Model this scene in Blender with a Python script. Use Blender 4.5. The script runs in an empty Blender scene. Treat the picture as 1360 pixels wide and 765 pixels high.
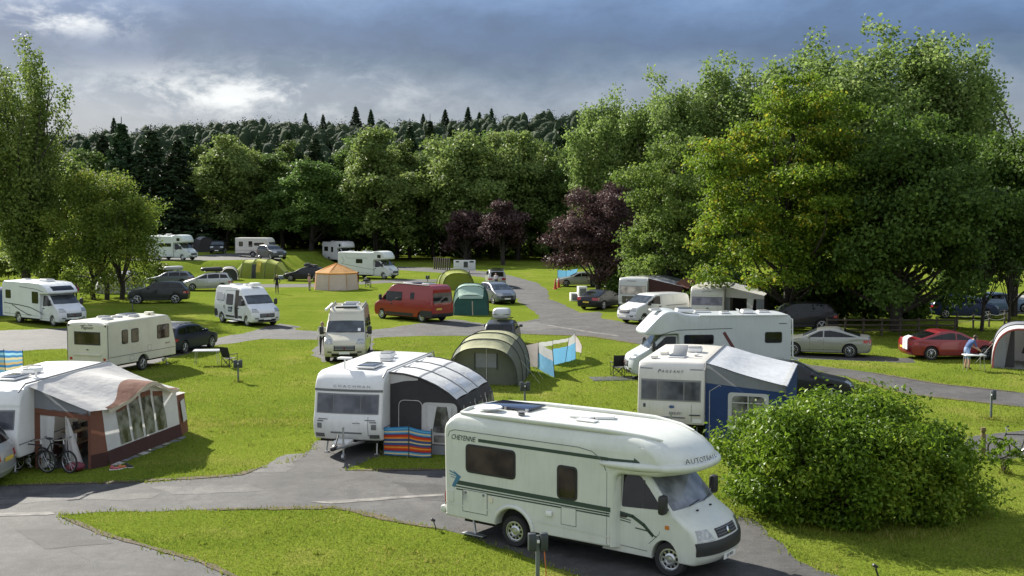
import bpy, bmesh, math, random
import numpy as np
from mathutils import Vector, Matrix
S = bpy.context.scene
COL = S.collection
random.seed(7)
PI = math.pi
R = math.radians
# ---------------------------------------------------------------- camera model (photo measured at 1360 x 765)
FPX, HCAM = 1550.0, 7.5
PITCH = math.atan((382.5 - 279) / FPX)
FW = Vector((0, math.cos(PITCH), -math.sin(PITCH)))
UP = Vector((0, math.sin(PITCH), math.cos(PITCH)))
CAM = Vector((0, 0, HCAM))
def G(px, py, z=0.0):
    """the point of the horizontal plane z seen at a pixel of the photograph"""
    d = FW + Vector((1, 0, 0)) * ((px - 680) / FPX) + UP * ((382.5 - py) / FPX)
    t = (z - HCAM) / d.z
    return CAM + d * t
def at_depth(px, py, Y):
    d = FW + Vector((1, 0, 0)) * ((px - 680) / FPX) + UP * ((382.5 - py) / FPX)
    return CAM + d * (Y / d.y)
def PJ(p):
    d = Vector(p) - CAM
    k = d.dot(FW)
    return 680 + FPX * d.x / k, 382.5 - FPX * d.dot(UP) / k
def px_per_m(py):
    return (py - 279) / HCAM

# ---------------------------------------------------------------- materials
MATS = {}
def _new(name):
    m = bpy.data.materials.new(name); m.use_nodes = True
    nt = m.node_tree
    return m, nt, nt.nodes['Principled BSDF']
def mat(name, col, rough=.5, metal=0., coat=0., var=0., vscale=3., bump=0., bscale=40., trans=0., spec=.5, streak=0.):
    """procedural surface: base colour with a soft noise variation, optional fine bump, optional light shining through (cloth)"""
    if name in MATS: return MATS[name]
    m, nt, b = _new(name)
    N = nt.nodes; L = nt.links
    b.inputs['Base Color'].default_value = (*col, 1)
    b.inputs['Roughness'].default_value = rough
    b.inputs['Metallic'].default_value = metal
    b.inputs['Coat Weight'].default_value = coat
    b.inputs['Coat Roughness'].default_value = .06
    b.inputs['Specular IOR Level'].default_value = spec
    tc = N.new('ShaderNodeTexCoord')
    src = None
    if var > 0:
        n = N.new('ShaderNodeTexNoise'); n.inputs['Scale'].default_value = vscale; n.inputs['Detail'].default_value = 5; n.inputs['Roughness'].default_value = .62
        L.new(tc.outputs['Object'], n.inputs['Vector'])
        r = N.new('ShaderNodeMapRange'); r.inputs[1].default_value = .3; r.inputs[2].default_value = .7
        r.inputs[3].default_value = 1 - var; r.inputs[4].default_value = 1 + var * .6
        L.new(n.outputs['Fac'], r.inputs[0])
        mx = N.new('ShaderNodeMix'); mx.data_type = 'RGBA'; mx.blend_type = 'MULTIPLY'; mx.inputs[0].default_value = 1
        mx.inputs[6].default_value = (*col, 1)
        L.new(r.outputs[0], mx.inputs[7])
        L.new(mx.outputs[2], b.inputs['Base Color']); src = mx.outputs[2]
        if streak > 0:      # rain streaks and road film running down the sides
            mp = N.new('ShaderNodeMapping'); mp.inputs['Scale'].default_value = (7, 7, .55); L.new(tc.outputs['Object'], mp.inputs[0])
            ns = N.new('ShaderNodeTexNoise'); ns.inputs['Scale'].default_value = 1.6; ns.inputs['Detail'].default_value = 6; ns.inputs['Roughness'].default_value = .7; L.new(mp.outputs[0], ns.inputs['Vector'])
            rs = N.new('ShaderNodeMapRange'); rs.inputs[1].default_value = .48; rs.inputs[2].default_value = .74; rs.inputs[3].default_value = 0; rs.inputs[4].default_value = streak; L.new(ns.outputs['Fac'], rs.inputs[0])
            m2 = N.new('ShaderNodeMix'); m2.data_type = 'RGBA'; L.new(rs.outputs[0], m2.inputs[0]); L.new(src, m2.inputs[6]); m2.inputs[7].default_value = (col[0] * .42, col[1] * .44, col[2] * .36, 1)
            L.new(m2.outputs[2], b.inputs['Base Color']); src = m2.outputs[2]
    if bump > 0:
        n2 = N.new('ShaderNodeTexNoise'); n2.inputs['Scale'].default_value = bscale; n2.inputs['Detail'].default_value = 3
        L.new(tc.outputs['Object'], n2.inputs['Vector'])
        bp = N.new('ShaderNodeBump'); bp.inputs['Strength'].default_value = bump; bp.inputs['Distance'].default_value = .05
        L.new(n2.outputs['Fac'], bp.inputs['Height']); L.new(bp.outputs[0], b.inputs['Normal'])
    if trans > 0:
        t = N.new('ShaderNodeBsdfTranslucent'); t.inputs['Color'].default_value = (*col, 1)
        if src: L.new(src, t.inputs['Color'])
        ms = N.new('ShaderNodeMixShader'); ms.inputs[0].default_value = trans
        L.new(b.outputs[0], ms.inputs[1]); L.new(t.outputs[0], ms.inputs[2])
        L.new(ms.outputs[0], N['Material Output'].inputs[0])
    MATS[name] = m
    return m
def hexc(h):
    """an sRGB hex triple as linear colour"""
    h = h.lstrip('#'); o = []
    for i in (0, 2, 4):
        c = int(h[i:i + 2], 16) / 255
        o.append(c / 12.92 if c <= .04045 else ((c + .055) / 1.055) ** 2.4)
    return tuple(o)
def paint(name, col, metal=0.):
    return mat(name, col, rough=.35, metal=metal, coat=.6 if max(col) > .1 else .22, var=.05, vscale=1.3, spec=.5 if max(col) > .1 else .3)
def gel(name, col, grime=.10):
    """caravan skin: satin white with faint grime running over it"""
    return mat(name, col, rough=.38, coat=.15, var=grime, vscale=1.1, streak=.16)
def glass(name, tint=(.012, .014, .016), rough=.04, mott=(.75, 1.7, 2.2)):
    if name in MATS: return MATS[name]
    m, nt, b = _new(name)
    b.inputs['Base Color'].default_value = (*tint, 1); b.inputs['Roughness'].default_value = rough
    b.inputs['Specular IOR Level'].default_value = .5
    N = nt.nodes; L = nt.links
    tc = N.new('ShaderNodeTexCoord'); n = N.new('ShaderNodeTexNoise'); n.inputs['Scale'].default_value = mott[2]; n.inputs['Detail'].default_value = 2
    L.new(tc.outputs['Object'], n.inputs['Vector'])
    cr = N.new('ShaderNodeMapRange'); cr.inputs[1].default_value = .38; cr.inputs[2].default_value = .66; cr.inputs[3].default_value = mott[0]; cr.inputs[4].default_value = mott[1]
    L.new(n.outputs['Fac'], cr.inputs[0])
    mx = N.new('ShaderNodeMix'); mx.data_type = 'RGBA'; mx.blend_type = 'MULTIPLY'; mx.inputs[0].default_value = 1; mx.inputs[6].default_value = (*tint, 1)
    L.new(cr.outputs[0], mx.inputs[7]); L.new(mx.outputs[2], b.inputs['Base Color'])
    MATS[name] = m
    return m
def leaf_mat(name, c1, c2, trans=.42, rough=.55, c3=None, f3=.12, objvar=.0):
    """foliage: hue drifts from leaf to leaf, light passes through"""
    if name in MATS: return MATS[name]
    m, nt, b = _new(name); N = nt.nodes; L = nt.links
    g = N.new('ShaderNodeNewGeometry')
    tc = N.new('ShaderNodeTexCoord'); no = N.new('ShaderNodeTexNoise'); no.inputs['Scale'].default_value = .55; no.inputs['Detail'].default_value = 2
    L.new(tc.outputs['Object'], no.inputs['Vector'])
    ad = N.new('ShaderNodeMath'); ad.operation = 'MULTIPLY_ADD'; ad.inputs[1].default_value = .55
    L.new(g.outputs['Random Per Island'], ad.inputs[0])
    sc = N.new('ShaderNodeMapRange'); sc.inputs[1].default_value = .32; sc.inputs[2].default_value = .68; sc.inputs[3].default_value = 0; sc.inputs[4].default_value = .45
    L.new(no.outputs['Fac'], sc.inputs[0]); L.new(sc.outputs[0], ad.inputs[2])
    cr = N.new('ShaderNodeValToRGB'); e = cr.color_ramp.elements
    e[0].position = .1; e[0].color = (*c1, 1); e[1].position = .85; e[1].color = (*c2, 1)
    if c3:
        x = e.new(1 - f3); x.color = (*c3, 1); e[1].position = 1 - f3 - .2; e[1].color = (*c2, 1)
    L.new(ad.outputs[0], cr.inputs[0])
    col = cr.outputs[0]
    if objvar > 0:
        oi = N.new('ShaderNodeObjectInfo'); hs = N.new('ShaderNodeHueSaturation')
        mr = N.new('ShaderNodeMapRange'); mr.inputs[3].default_value = 1 - objvar; mr.inputs[4].default_value = 1 + objvar
        mh = N.new('ShaderNodeMapRange'); mh.inputs[3].default_value = .5 - objvar * .07; mh.inputs[4].default_value = .5 + objvar * .05
        L.new(oi.outputs['Random'], mr.inputs[0]); L.new(oi.outputs['Random'], mh.inputs[0])
        L.new(mr.outputs[0], hs.inputs['Value']); L.new(mh.outputs[0], hs.inputs['Hue']); L.new(col, hs.inputs['Color'])
        col = hs.outputs[0]
    L.new(col, b.inputs['Base Color']); b.inputs['Roughness'].default_value = rough; b.inputs['Specular IOR Level'].default_value = .18
    t = N.new('ShaderNodeBsdfTranslucent'); L.new(col, t.inputs['Color'])
    ms = N.new('ShaderNodeMixShader'); ms.inputs[0].default_value = trans
    L.new(b.outputs[0], ms.inputs[1]); L.new(t.outputs[0], ms.inputs[2]); L.new(ms.outputs[0], N['Material Output'].inputs[0])
    MATS[name] = m
    return m

# ---------------------------------------------------------------- objects
THINGS = []
def tag(o, label=None, cat=None, group=None, kind=None):
    if label: o['label'] = label
    if cat: o['category'] = cat
    if group: o['group'] = group
    if kind: o['kind'] = kind
    return o
def thing(name, label, cat, loc=(0, 0, 0), rz=0., group=None, sc=1.):
    o = bpy.data.objects.new(name, None); COL.objects.link(o)
    o.empty_display_size = .2
    o.location = loc; o.rotation_euler = (0, 0, rz); o.scale = (sc, sc, sc)
    tag(o, label, cat, group); THINGS.append(o)
    return o
def link(name, me, parent=None, label=None):
    o = bpy.data.objects.new(name, me); COL.objects.link(o)
    if parent: o.parent = parent
    if label: o['label'] = label
    return o
def copy_tree(o, parent=None):
    c = o.copy(); COL.objects.link(c)
    if parent: c.parent = parent
    for ch in list(o.children): copy_tree(ch, c)
    return c
def again(o, label, loc, rz=0., sc=None):
    c = copy_tree(o); c['label'] = label; c.location = loc; c.rotation_euler = (0, 0, rz)
    if sc: c.scale = (sc, sc, sc)
    THINGS.append(c)
    return c
def leaves_of(o):
    out = [o] if o.type == 'MESH' else []
    for ch in o.children: out += leaves_of(ch)
    return out
def local_pts(o):
    """sample of a thing's vertices in its own frame"""
    pts = []
    def rec(c, M):
        if c.type == 'MESH':
            n = len(c.data.vertices)
            a = np.empty(n * 3, dtype=np.float32); c.data.vertices.foreach_get('co', a)
            a = a.reshape(-1, 3)[::max(1, n // 400)]
            A = np.array(M); pts.append(a @ A[:3, :3].T + A[:3, 3])
        for d in c.children: rec(d, M @ d.matrix_basis)
    if o.type == 'MESH': rec(o, Matrix.Identity(4))
    else:
        for d in o.children: rec(d, d.matrix_basis)
    return np.concatenate(pts)
def project_np(P):
    d = P - np.array(CAM); k = d @ np.array(FW)
    return 680 + FPX * d[:, 0] / k, 382.5 - FPX * (d @ np.array(UP)) / k
REPORT = []
def put(o, x0, x1, yb, rz, sc=1., fitw=False, ytop=None, gz=0.):
    """stand a thing on the ground so that it spans the measured pixels x0..x1 with its lowest point at yb"""
    P = local_pts(o); rz = R(rz)
    c, s = math.cos(rz), math.sin(rz); M = np.array([[c, -s, 0], [s, c, 0], [0, 0, 1]])
    Q0 = P @ M.T
    tx, ty = (x0 + x1) / 2, yb
    for it in range(14):
        g = G(tx, ty, gz); Q = Q0 * sc + np.array((g.x, g.y, gz))
        X, Y = project_np(Q)
        tx += ((x0 + x1) / 2 - (X.min() + X.max()) / 2) * .9
        ty += (yb - Y.max()) * .9
        if fitw: sc *= ((x1 - x0) / (X.max() - X.min())) ** .7
    o.location = (g.x, g.y, gz); o.rotation_euler = (0, 0, rz); o.scale = (sc, sc, sc)
    REPORT.append('%-22s want x %d-%d yb %d top %s | got x %.0f-%.0f y %.0f-%.0f sc %.2f depth %.0f' % (o.name, x0, x1, yb, ytop, X.min(), X.max(), Y.min(), Y.max(), sc, g.y))
    return o

# ---------------------------------------------------------------- mesh builder
class MB:
    def __init__(s): s.v = []; s.f = []; s.m = []; s.mi = 0
    def add(s, vs, fs, M=None):
        b = len(s.v)
        for p in vs:
            p = Vector(p); s.v.append(tuple(M @ p) if M else tuple(p))
        for f in fs: s.f.append([b + i for i in f]); s.m.append(s.mi)
        return s
    def box(s, c, d, rz=0., bev=0., rot=None):
        M = Matrix.Translation(c) @ (rot if rot else Matrix.Rotation(rz, 4, 'Z'))
        if bev > 0:
            bm = bmesh.new(); bmesh.ops.create_cube(bm, size=1)
            bmesh.ops.scale(bm, vec=d, verts=bm.verts)
            bmesh.ops.bevel(bm, geom=bm.edges[:], offset=bev, segments=2, affect='EDGES', profile=.5)
            bm.verts.index_update()
            s.add([v.co[:] for v in bm.verts], [[v.index for v in f.verts] for f in bm.faces], M); bm.free()
            return s
        x, y, z = d[0] / 2, d[1] / 2, d[2] / 2
        vs = [(-x, -y, -z), (x, -y, -z), (x, y, -z), (-x, y, -z), (-x, -y, z), (x, -y, z), (x, y, z), (-x, y, z)]
        return s.add(vs, [(0, 3, 2, 1), (4, 5, 6, 7), (0, 1, 5, 4), (1, 2, 6, 5), (2, 3, 7, 6), (3, 0, 4, 7)], M)
    def tube(s, pts, r, n=6, caps=True, flat=1.):
        pts = [Vector(p) for p in pts]; rs = r if isinstance(r, (list, tuple)) else [r] * len(pts)
        vs = []; fs = []
        ref = None
        for i, p in enumerate(pts):
            t = (pts[min(i + 1, len(pts) - 1)] - pts[max(i - 1, 0)])
            if t.length < 1e-9: t = Vector((0, 0, 1))
            t.normalize()
            if ref is None: ref = Vector((0, 0, 1)) if abs(t.z) < .9 else Vector((1, 0, 0))
            a = (ref - t * ref.dot(t)); a.normalize(); ref = a; b = t.cross(a)
            for k in range(n):
                w = 2 * PI * k / n
                vs.append(p + a * (math.cos(w) * rs[i] * flat) + b * (math.sin(w) * rs[i]))
        for i in range(len(pts) - 1):
            for k in range(n):
                fs.append((i * n + k, i * n + (k + 1) % n, (i + 1) * n + (k + 1) % n, (i + 1) * n + k))
        if caps:
            fs.append(tuple(range(n))[::-1]); fs.append(tuple((len(pts) - 1) * n + k for k in range(n)))
        return s.add(vs, fs)
    def lathe(s, prof, n=20, M=None, caps=False):
        """profile of (radius, height) turned about the local z axis"""
        vs = []; fs = []
        for r, h in prof:
            for k in range(n):
                w = 2 * PI * k / n; vs.append((r * math.cos(w), r * math.sin(w), h))
        for i in range(len(prof) - 1):
            for k in range(n):
                fs.append((i * n + k, i * n + (k + 1) % n, (i + 1) * n + (k + 1) % n, (i + 1) * n + k))
        if caps:
            fs.append(tuple(range(n))[::-1]); fs.append(tuple((len(prof) - 1) * n + k for k in range(n)))
        return s.add(vs, fs, M)
    def sheet(s, fn, nu, nv, M=None):
        """grid surface of fn(u, v), u and v in 0..1"""
        vs = [fn(i / nu, j / nv) for i in range(nu + 1) for j in range(nv + 1)]
        fs = [(i * (nv + 1) + j, (i + 1) * (nv + 1) + j, (i + 1) * (nv + 1) + j + 1, i * (nv + 1) + j + 1) for i in range(nu) for j in range(nv)]
        return s.add(vs, fs, M)
    def quad(s, a, b, c, d, n=1, m=1, sag=0., sagdir=(0, 0, -1), wob=0.):
        a, b, c, d = map(Vector, (a, b, c, d)); sd = Vector(sagdir)
        def fn(u, v):
            p = a.lerp(b, u).lerp(d.lerp(c, u), v)
            if sag: p = p + sd * (sag * 16 * u * (1 - u) * v * (1 - v))
            if wob: p = p + Vector((math.sin(p.x * 7 + p.z * 5), math.sin(p.y * 8 + p.x * 3), math.sin(p.x * 6 + p.y * 9))) * wob
            return p
        return s.sheet(fn, n, m)
    def prism(s, poly, y0, y1, fn=None):
        """polygon in x,z drawn out from y0 to y1"""
        n = len(poly)
        vs = [(x, y0, z) for x, z in poly] + [(x, y1, z) for x, z in poly]
        if fn: vs = [fn(*p) for p in vs]
        fs = [tuple(range(n))[::-1], tuple(range(n, 2 * n))] + [(i, (i + 1) % n, n + (i + 1) % n, n + i) for i in range(n)]
        return s.add(vs, fs)
    def ell(s, c, r, n=12, m=8, M=None):
        T = Matrix.Translation(c) @ (M if M else Matrix.Identity(4))
        pr = []
        return s.lathe_ell(r, n, m, T)
    def lathe_ell(s, r, n, m, T):
        vs = []; fs = []
        for i in range(m + 1):
            a = -PI / 2 + PI * i / m
            for k in range(n):
                w = 2 * PI * k / n
                vs.append((r[0] * math.cos(a) * math.cos(w), r[1] * math.cos(a) * math.sin(w), r[2] * math.sin(a)))
        for i in range(m):
            for k in range(n):
                fs.append((i * n + k, i * n + (k + 1) % n, (i + 1) * n + (k + 1) % n, (i + 1) * n + k))
        return s.add(vs, fs, T)
    def mesh(s, name, mats, ang=38, recalc=True):
        me = bpy.data.meshes.new(name)
        me.from_pydata(s.v, [], s.f)
        for m in (mats if isinstance(mats, (list, tuple)) else [mats]): me.materials.append(m)
        me.polygons.foreach_set('material_index', s.m)
        if recalc:
            bm = bmesh.new(); bm.from_mesh(me)
            bmesh.ops.remove_doubles(bm, verts=bm.verts, dist=1e-5)
            bmesh.ops.recalc_face_normals(bm, faces=bm.faces); bm.to_mesh(me); bm.free()
        me.polygons.foreach_set('use_smooth', [True] * len(me.polygons))
        me.set_sharp_from_angle(angle=R(ang)); me.update()
        return me
    def build(s, name, mats, parent=None, ang=38, label=None, recalc=True):
        return link(name, s.mesh(name, mats, ang, recalc), parent, label)

def rnd(pts, r=.06, n=4):
    """round the corners of a closed polygon; a point may carry its own radius as third value"""
    out = []
    N = len(pts)
    for i in range(N):
        p = Vector(pts[i][:2]); rr = pts[i][2] if len(pts[i]) > 2 else r
        a = Vector(pts[i - 1][:2]); b = Vector(pts[(i + 1) % N][:2])
        if rr <= 0: out.append(tuple(p)); continue
        da, db = a - p, b - p
        ka, kb = min(rr, da.length * .48), min(rr, db.length * .48)
        A, B = p + da.normalized() * ka, p + db.normalized() * kb
        for k in range(n + 1):
            t = k / n
            out.append(tuple(A * (1 - t) ** 2 + p * 2 * t * (1 - t) + B * t * t))
    return out
def arch(xc, r, zb, n=10, zc=None):
    """wheel arch cut into an underside that runs at height zb, drawn from +x to -x"""
    zc = r * .9 if zc is None else zc
    a0 = math.asin(max(-1, min(1, (zb - zc) / r)))
    return [(xc + r * math.cos(a0 + (PI - 2 * a0) * k / n), zc + r * math.sin(a0 + (PI - 2 * a0) * k / n), 0) for k in range(n + 1)]
def inset(poly, d):
    N = len(poly); P = [Vector(p) for p in poly]; dl = d if isinstance(d, list) else [d] * N
    area = sum(P[i].x * P[(i + 1) % N].y - P[(i + 1) % N].x * P[i].y for i in range(N))
    sg = 1 if area > 0 else -1
    out = []
    for i in range(N):
        e0 = P[i] - P[i - 1]; e1 = P[(i + 1) % N] - P[i]
        if e0.length < 1e-9: e0 = e1
        if e1.length < 1e-9: e1 = e0
        n0 = Vector((-e0.y, e0.x)).normalized() * sg; n1 = Vector((-e1.y, e1.x)).normalized() * sg
        m = n0 + n1
        if m.length < 1e-6: m = n0
        m.normalize()
        out.append(P[i] + m * (dl[i] / max(.5, m.dot(n0))))
    return out
def side_fill(ring, gx, gz):
    """triangulated flat fill of a polygon cut by a grid, as (verts2d, faces)"""
    bm = bmesh.new()
    vs = [bm.verts.new((p[0], 0, p[1])) for p in ring]
    f = bm.faces.new(vs); f.normal_update()
    bmesh.ops.triangulate(bm, faces=[f], ngon_method='EAR_CLIP')
    xs = [p[0] for p in ring]; zs = [p[1] for p in ring]
    def cut(co, no):
        bmesh.ops.bisect_plane(bm, geom=bm.verts[:] + bm.edges[:] + bm.faces[:], dist=1e-4, plane_co=co, plane_no=no)
    if gx:
        k = math.ceil(min(xs) / gx) * gx
        while k < max(xs): cut((k, 0, 0), (1, 0, 0)); k += gx
    for z in gz: 
        if min(zs) < z < max(zs): cut((0, 0, z), (0, 0, 1))
    bm.verts.index_update()
    r = [(v.co.x, v.co.z) for v in bm.verts], [[v.index for v in f.verts] for f in bm.faces]
    bm.free()
    return r
class Shell:
    """a vehicle body: side outline, half width as a function of (x, z), and a final deformation"""
    def __init__(s, outline, W, r=.06, deform=None, gx=.35, gz=(), ny=8, nb=3):
        s.o = outline; s.W = W; s.D = deform or (lambda x, y, z: (x, y, z)); s.gx = gx; s.gz = gz; s.r = r; s.ny = ny; s.nb = nb
    def body(s, mb):
        o = s.o; N = len(o); D = s.D
        ar = sum(o[i][0] * o[(i + 1) % N][1] - o[(i + 1) % N][0] * o[i][1] for i in range(N)); sgn = 1 if ar > 0 else -1
        def conc(i):
            a, b, c = o[i - 1], o[i], o[(i + 1) % N]
            return ((b[0] - a[0]) * (c[1] - b[1]) - (b[1] - a[1]) * (c[0] - b[0])) * sgn < -1e-7 and b[1] < 1.0
        cc = [conc(i) for i in range(N)]
        def curv(i):
            a, b, c = Vector(o[i - 1]), Vector(o[i]), Vector(o[(i + 1) % N]); e0, e1 = b - a, c - b
            if min(e0.length, e1.length) < 1e-6: return .01
            t = abs(e0.angle(e1)); return min(e0.length, e1.length) / max(t, 1e-3)
        rv = [.012 if cc[i] or cc[i - 1] or cc[(i + 1) % N] else min(s.r, .7 * curv(i)) for i in range(N)]      # crisp edges round the wheel arches
        rv = [min(rv[i], max(.012, (rv[i - 1] + rv[(i + 1) % N]) * .5 + .012)) for i in range(N)]
        rings = []
        for k in range(s.nb + 1):
            a = k / s.nb * PI / 2
            rings.append((inset(o, [q * (1 - math.sin(a)) for q in rv]), [q * (1 - math.cos(a)) for q in rv]))
        cols = []
        for ring, yo in rings: cols.append([(p[0], (s.W(p[0], p[1]) - yo[i]), p[1]) for i, p in enumerate(ring)])
        top = cols[-1]
        allc = list(cols)
        for j in range(1, s.ny): allc.append([(x, y * (1 - 2 * j / s.ny), z) for x, y, z in top])
        for c in reversed(cols): allc.append([(x, -y, z) for x, y, z in c])
        vs = [D(*p) for c in allc for p in c]
        fs = []
        for j in range(len(allc) - 1):
            for i in range(N):
                fs.append((j * N + i, j * N + (i + 1) % N, (j + 1) * N + (i + 1) % N, (j + 1) * N + i))
        mb.add(vs, fs)
        sv, sf = side_fill(rings[0][0], s.gx, s.gz)
        for sg in (1, -1): mb.add([D(x, sg * s.W(x, z), z) for x, z in sv], [f if sg < 0 else f[::-1] for f in sf])
        return mb
    def side(s, mb, poly, sg, off=.004, back=.012, sub=True):
        """a panel lying on the side of the body, sg = +1 left or -1 right"""
        sv, sf = side_fill([p[:2] for p in poly], s.gx if sub else None, s.gz if sub else ())
        D = s.D
        mb.add([D(x, sg * (s.W(x, z) + off), z) for x, z in sv], sf)
        n = len(poly)
        vs = [D(p[0], sg * (s.W(p[0], p[1]) + off), p[1]) for p in poly] + [D(p[0], sg * (s.W(p[0], p[1]) - back), p[1]) for p in poly]
        mb.add(vs, [(i, (i + 1) % n, n + (i + 1) % n, n + i) for i in range(n)])
        return mb
    def side_line(s, mb, pts, sg, w=.012, off=.003):
        for a, b in zip(pts[:-1], pts[1:]):
            a, b = Vector(a), Vector(b); t = (b - a)
            if t.length < 1e-6: continue
            t.normalize(); n = Vector((-t.y, t.x)) * w / 2
            q = [a - n - t * w * .3, b - n + t * w * .3, b + n + t * w * .3, a + n - t * w * .3]
            k = max(1, int((b - a).length / .3)); D = s.D
            def fn(u, v):
                p = q[0].lerp(q[1], u).lerp(q[3].lerp(q[2], u), v)
                return D(p.x, sg * (s.W(p.x, p.y) + off), p.y)
            mb.sheet(fn, k, 1)
        return mb
    def across(s, mb, pts, yw, off=.005, ny=10, y0=None, back=.015):
        """a panel lying across the body along a run of (x, z) points of the outline; yw half widths (or with y0: from y0 to yw)"""
        P = [Vector(p) for p in pts]; n = len(P); D = s.D
        nor = []
        for i in range(n):
            t = (P[min(i + 1, n - 1)] - P[max(i - 1, 0)]).normalized()
            m = Vector((t.y, -t.x))
            nor.append(m)
        cx = Vector((sum(p[0] for p in s.o) / len(s.o), sum(p[1] for p in s.o) / len(s.o)))
        if (P[n // 2] - cx).dot(nor[n // 2]) < 0: nor = [-m for m in nor]
        def row(i, o):
            p = P[i] + nor[i] * o
            a = yw[i] if isinstance(yw, (list, tuple)) else yw
            b = -a if y0 is None else (y0[i] if isinstance(y0, (list, tuple)) else y0)
            return [D(p.x, b + (a - b) * j / ny, p.y) for j in range(ny + 1)]
        vs = []
        for i in range(n): vs += row(i, off)
        m = ny + 1
        fs = [(i * m + j, (i + 1) * m + j, (i + 1) * m + j + 1, i * m + j + 1) for i in range(n - 1) for j in range(ny)]
        mb.add(vs, fs)
        lo = []
        for i in range(n): lo += row(i, -back)
        ed = [i * m for i in range(n)] + [(n - 1) * m + j for j in range(1, m)] + [i * m + ny for i in range(n - 2, -1, -1)] + [j for j in range(ny - 1, 0, -1)]
        k = len(ed)
        mb.add([vs[e] for e in ed] + [lo[e] for e in ed], [(i, (i + 1) % k, k + (i + 1) % k, k + i) for i in range(k)])
        return mb
def seg(o, pA, pB, n=8, f0=0., f1=1.):
    """the stretch of an outline between the places nearest to two points, evenly resampled"""
    dn = []
    N = len(o)
    for i in range(N):
        a, b = o[i], o[(i + 1) % N]
        k = max(1, int(math.hypot(b[0] - a[0], b[1] - a[1]) / .02))
        for j in range(k): dn.append((a[0] + (b[0] - a[0]) * j / k, a[1] + (b[1] - a[1]) * j / k))
    ia = min(range(len(dn)), key=lambda i: (dn[i][0] - pA[0]) ** 2 + (dn[i][1] - pA[1]) ** 2)
    ib = min(range(len(dn)), key=lambda i: (dn[i][0] - pB[0]) ** 2 + (dn[i][1] - pB[1]) ** 2)
    M_ = len(dn)
    fwd = [dn[(ia + k) % M_] for k in range((ib - ia) % M_ + 1)]; bwd = [dn[(ia - k) % M_] for k in range((ia - ib) % M_ + 1)]
    P = fwd if len(fwd) <= len(bwd) else bwd
    if len(P) < 2: P = [pA, pB]
    q = interp(P, 60); q = q[int(60 * f0):int(60 * f1) + 1]
    return [tuple(p) for p in interp(q, n)]
def interp(pts, n):
    """resample a run of points evenly"""
    P = [Vector(p) for p in pts]; L = [0]
    for a, b in zip(P[:-1], P[1:]): L.append(L[-1] + (b - a).length)
    out = []
    for k in range(n + 1):
        d = L[-1] * k / n
        for i in range(len(P) - 1):
            if d <= L[i + 1] + 1e-9:
                out.append(P[i].lerp(P[i + 1], (d - L[i]) / max(1e-9, L[i + 1] - L[i]))); break
    return out
def clip_x(poly, x0, x1):
    def half(pl, f, x):
        o = []
        for i in range(len(pl)):
            a, b = pl[i - 1], pl[i]
            ia, ib = f(a[0]), f(b[0])
            if ia != ib:
                t = (x - a[0]) / (b[0] - a[0]); o.append((x, a[1] + (b[1] - a[1]) * t))
            if ib: o.append(b)
        return o
    p = half(poly, lambda v: v >= x0, x0)
    return half(p, lambda v: v <= x1, x1) if p else p
def well(xc, r, zb, zc, w, n=12):
    """dark lining of a wheel arch"""
    a = arch(xc, r - .006, zb + .002, n, zc)
    return MB().prism([(p[0], p[1]) for p in a], -w, w)
def rrect(x0, z0, x1, z1, r=.06):
    return rnd([(x0, z0), (x1, z0), (x1, z1), (x0, z1)], r)
TXT = {}
def lettering(body, size, M, m, parent, name='lettering', shear=0., align='CENTER', depth=.002, sx=1., spacing=1., bold=0.):
    cu = bpy.data.curves.new(name, 'FONT'); cu.body = body; cu.size = size; cu.shear = shear; cu.align_x = align; cu.align_y = 'CENTER'
    cu.extrude = depth; cu.space_character = spacing; cu.resolution_u = 2; cu.offset = bold
    t = bpy.data.objects.new(name, cu); COL.objects.link(t)
    dg = bpy.context.evaluated_depsgraph_get()
    me = bpy.data.meshes.new_from_object(t.evaluated_get(dg)); me.name = name
    bpy.data.objects.remove(t); bpy.data.curves.remove(cu)
    me.transform(M @ Matrix.Diagonal((sx, 1, 1, 1))); me.materials.clear(); me.materials.append(m)
    return link(name, me, parent)
def on_side(x, z, y, sg):
    """frame for writing on a vehicle's side: text reads correctly when seen from outside"""
    if sg < 0: return Matrix(((1, 0, 0, x), (0, 0, -1, -y), (0, 1, 0, z), (0, 0, 0, 1)))
    return Matrix(((-1, 0, 0, x), (0, 0, 1, y), (0, 1, 0, z), (0, 0, 0, 1)))
def on_front(x, y, z, tilt=0., back=False):
    """frame for writing on a front (facing +x) or rear (facing -x)"""
    M = Matrix(((0, 0, 1, x), (1, 0, 0, y), (0, 1, 0, z), (0, 0, 0, 1))) if not back else Matrix(((0, 0, -1, x), (-1, 0, 0, y), (0, 1, 0, z), (0, 0, 0, 1)))
    return M @ Matrix.Rotation(-tilt, 4, 'X')
# ================================================================ shared finishes
M_TYRE = mat('tyre rubber', (.018, .018, .019), rough=.85, bump=.3, bscale=60)
M_BLACK = mat('black plastic', (.02, .02, .021), rough=.55, var=.15, vscale=8)
M_GREYP = mat('grey plastic', (.14, .145, .15), rough=.5, var=.1)
M_UNDER = mat('underbody', (.012, .012, .012), rough=.9)  # near black; also for boxes added beneath vehicles to block light
M_ALLOY = mat('alloy', (.52, .53, .54), rough=.3, metal=.85)
M_STEEL = mat('galvanised steel', (.42, .43, .44), rough=.42, metal=.8, var=.15, vscale=6)
M_CHROME = mat('bright metal', (.7, .7, .7), rough=.15, metal=1)
M_WHITEP = mat('white plastic', (.74, .74, .72), rough=.42, var=.05)
M_CREAMP = mat('cream plastic', (.62, .58, .46), rough=.45, var=.05)
M_GLASS = glass('dark window', (.007, .008, .008)); M_GLASS.node_tree.nodes['Principled BSDF'].inputs['Specular IOR Level'].default_value = .36
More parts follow.
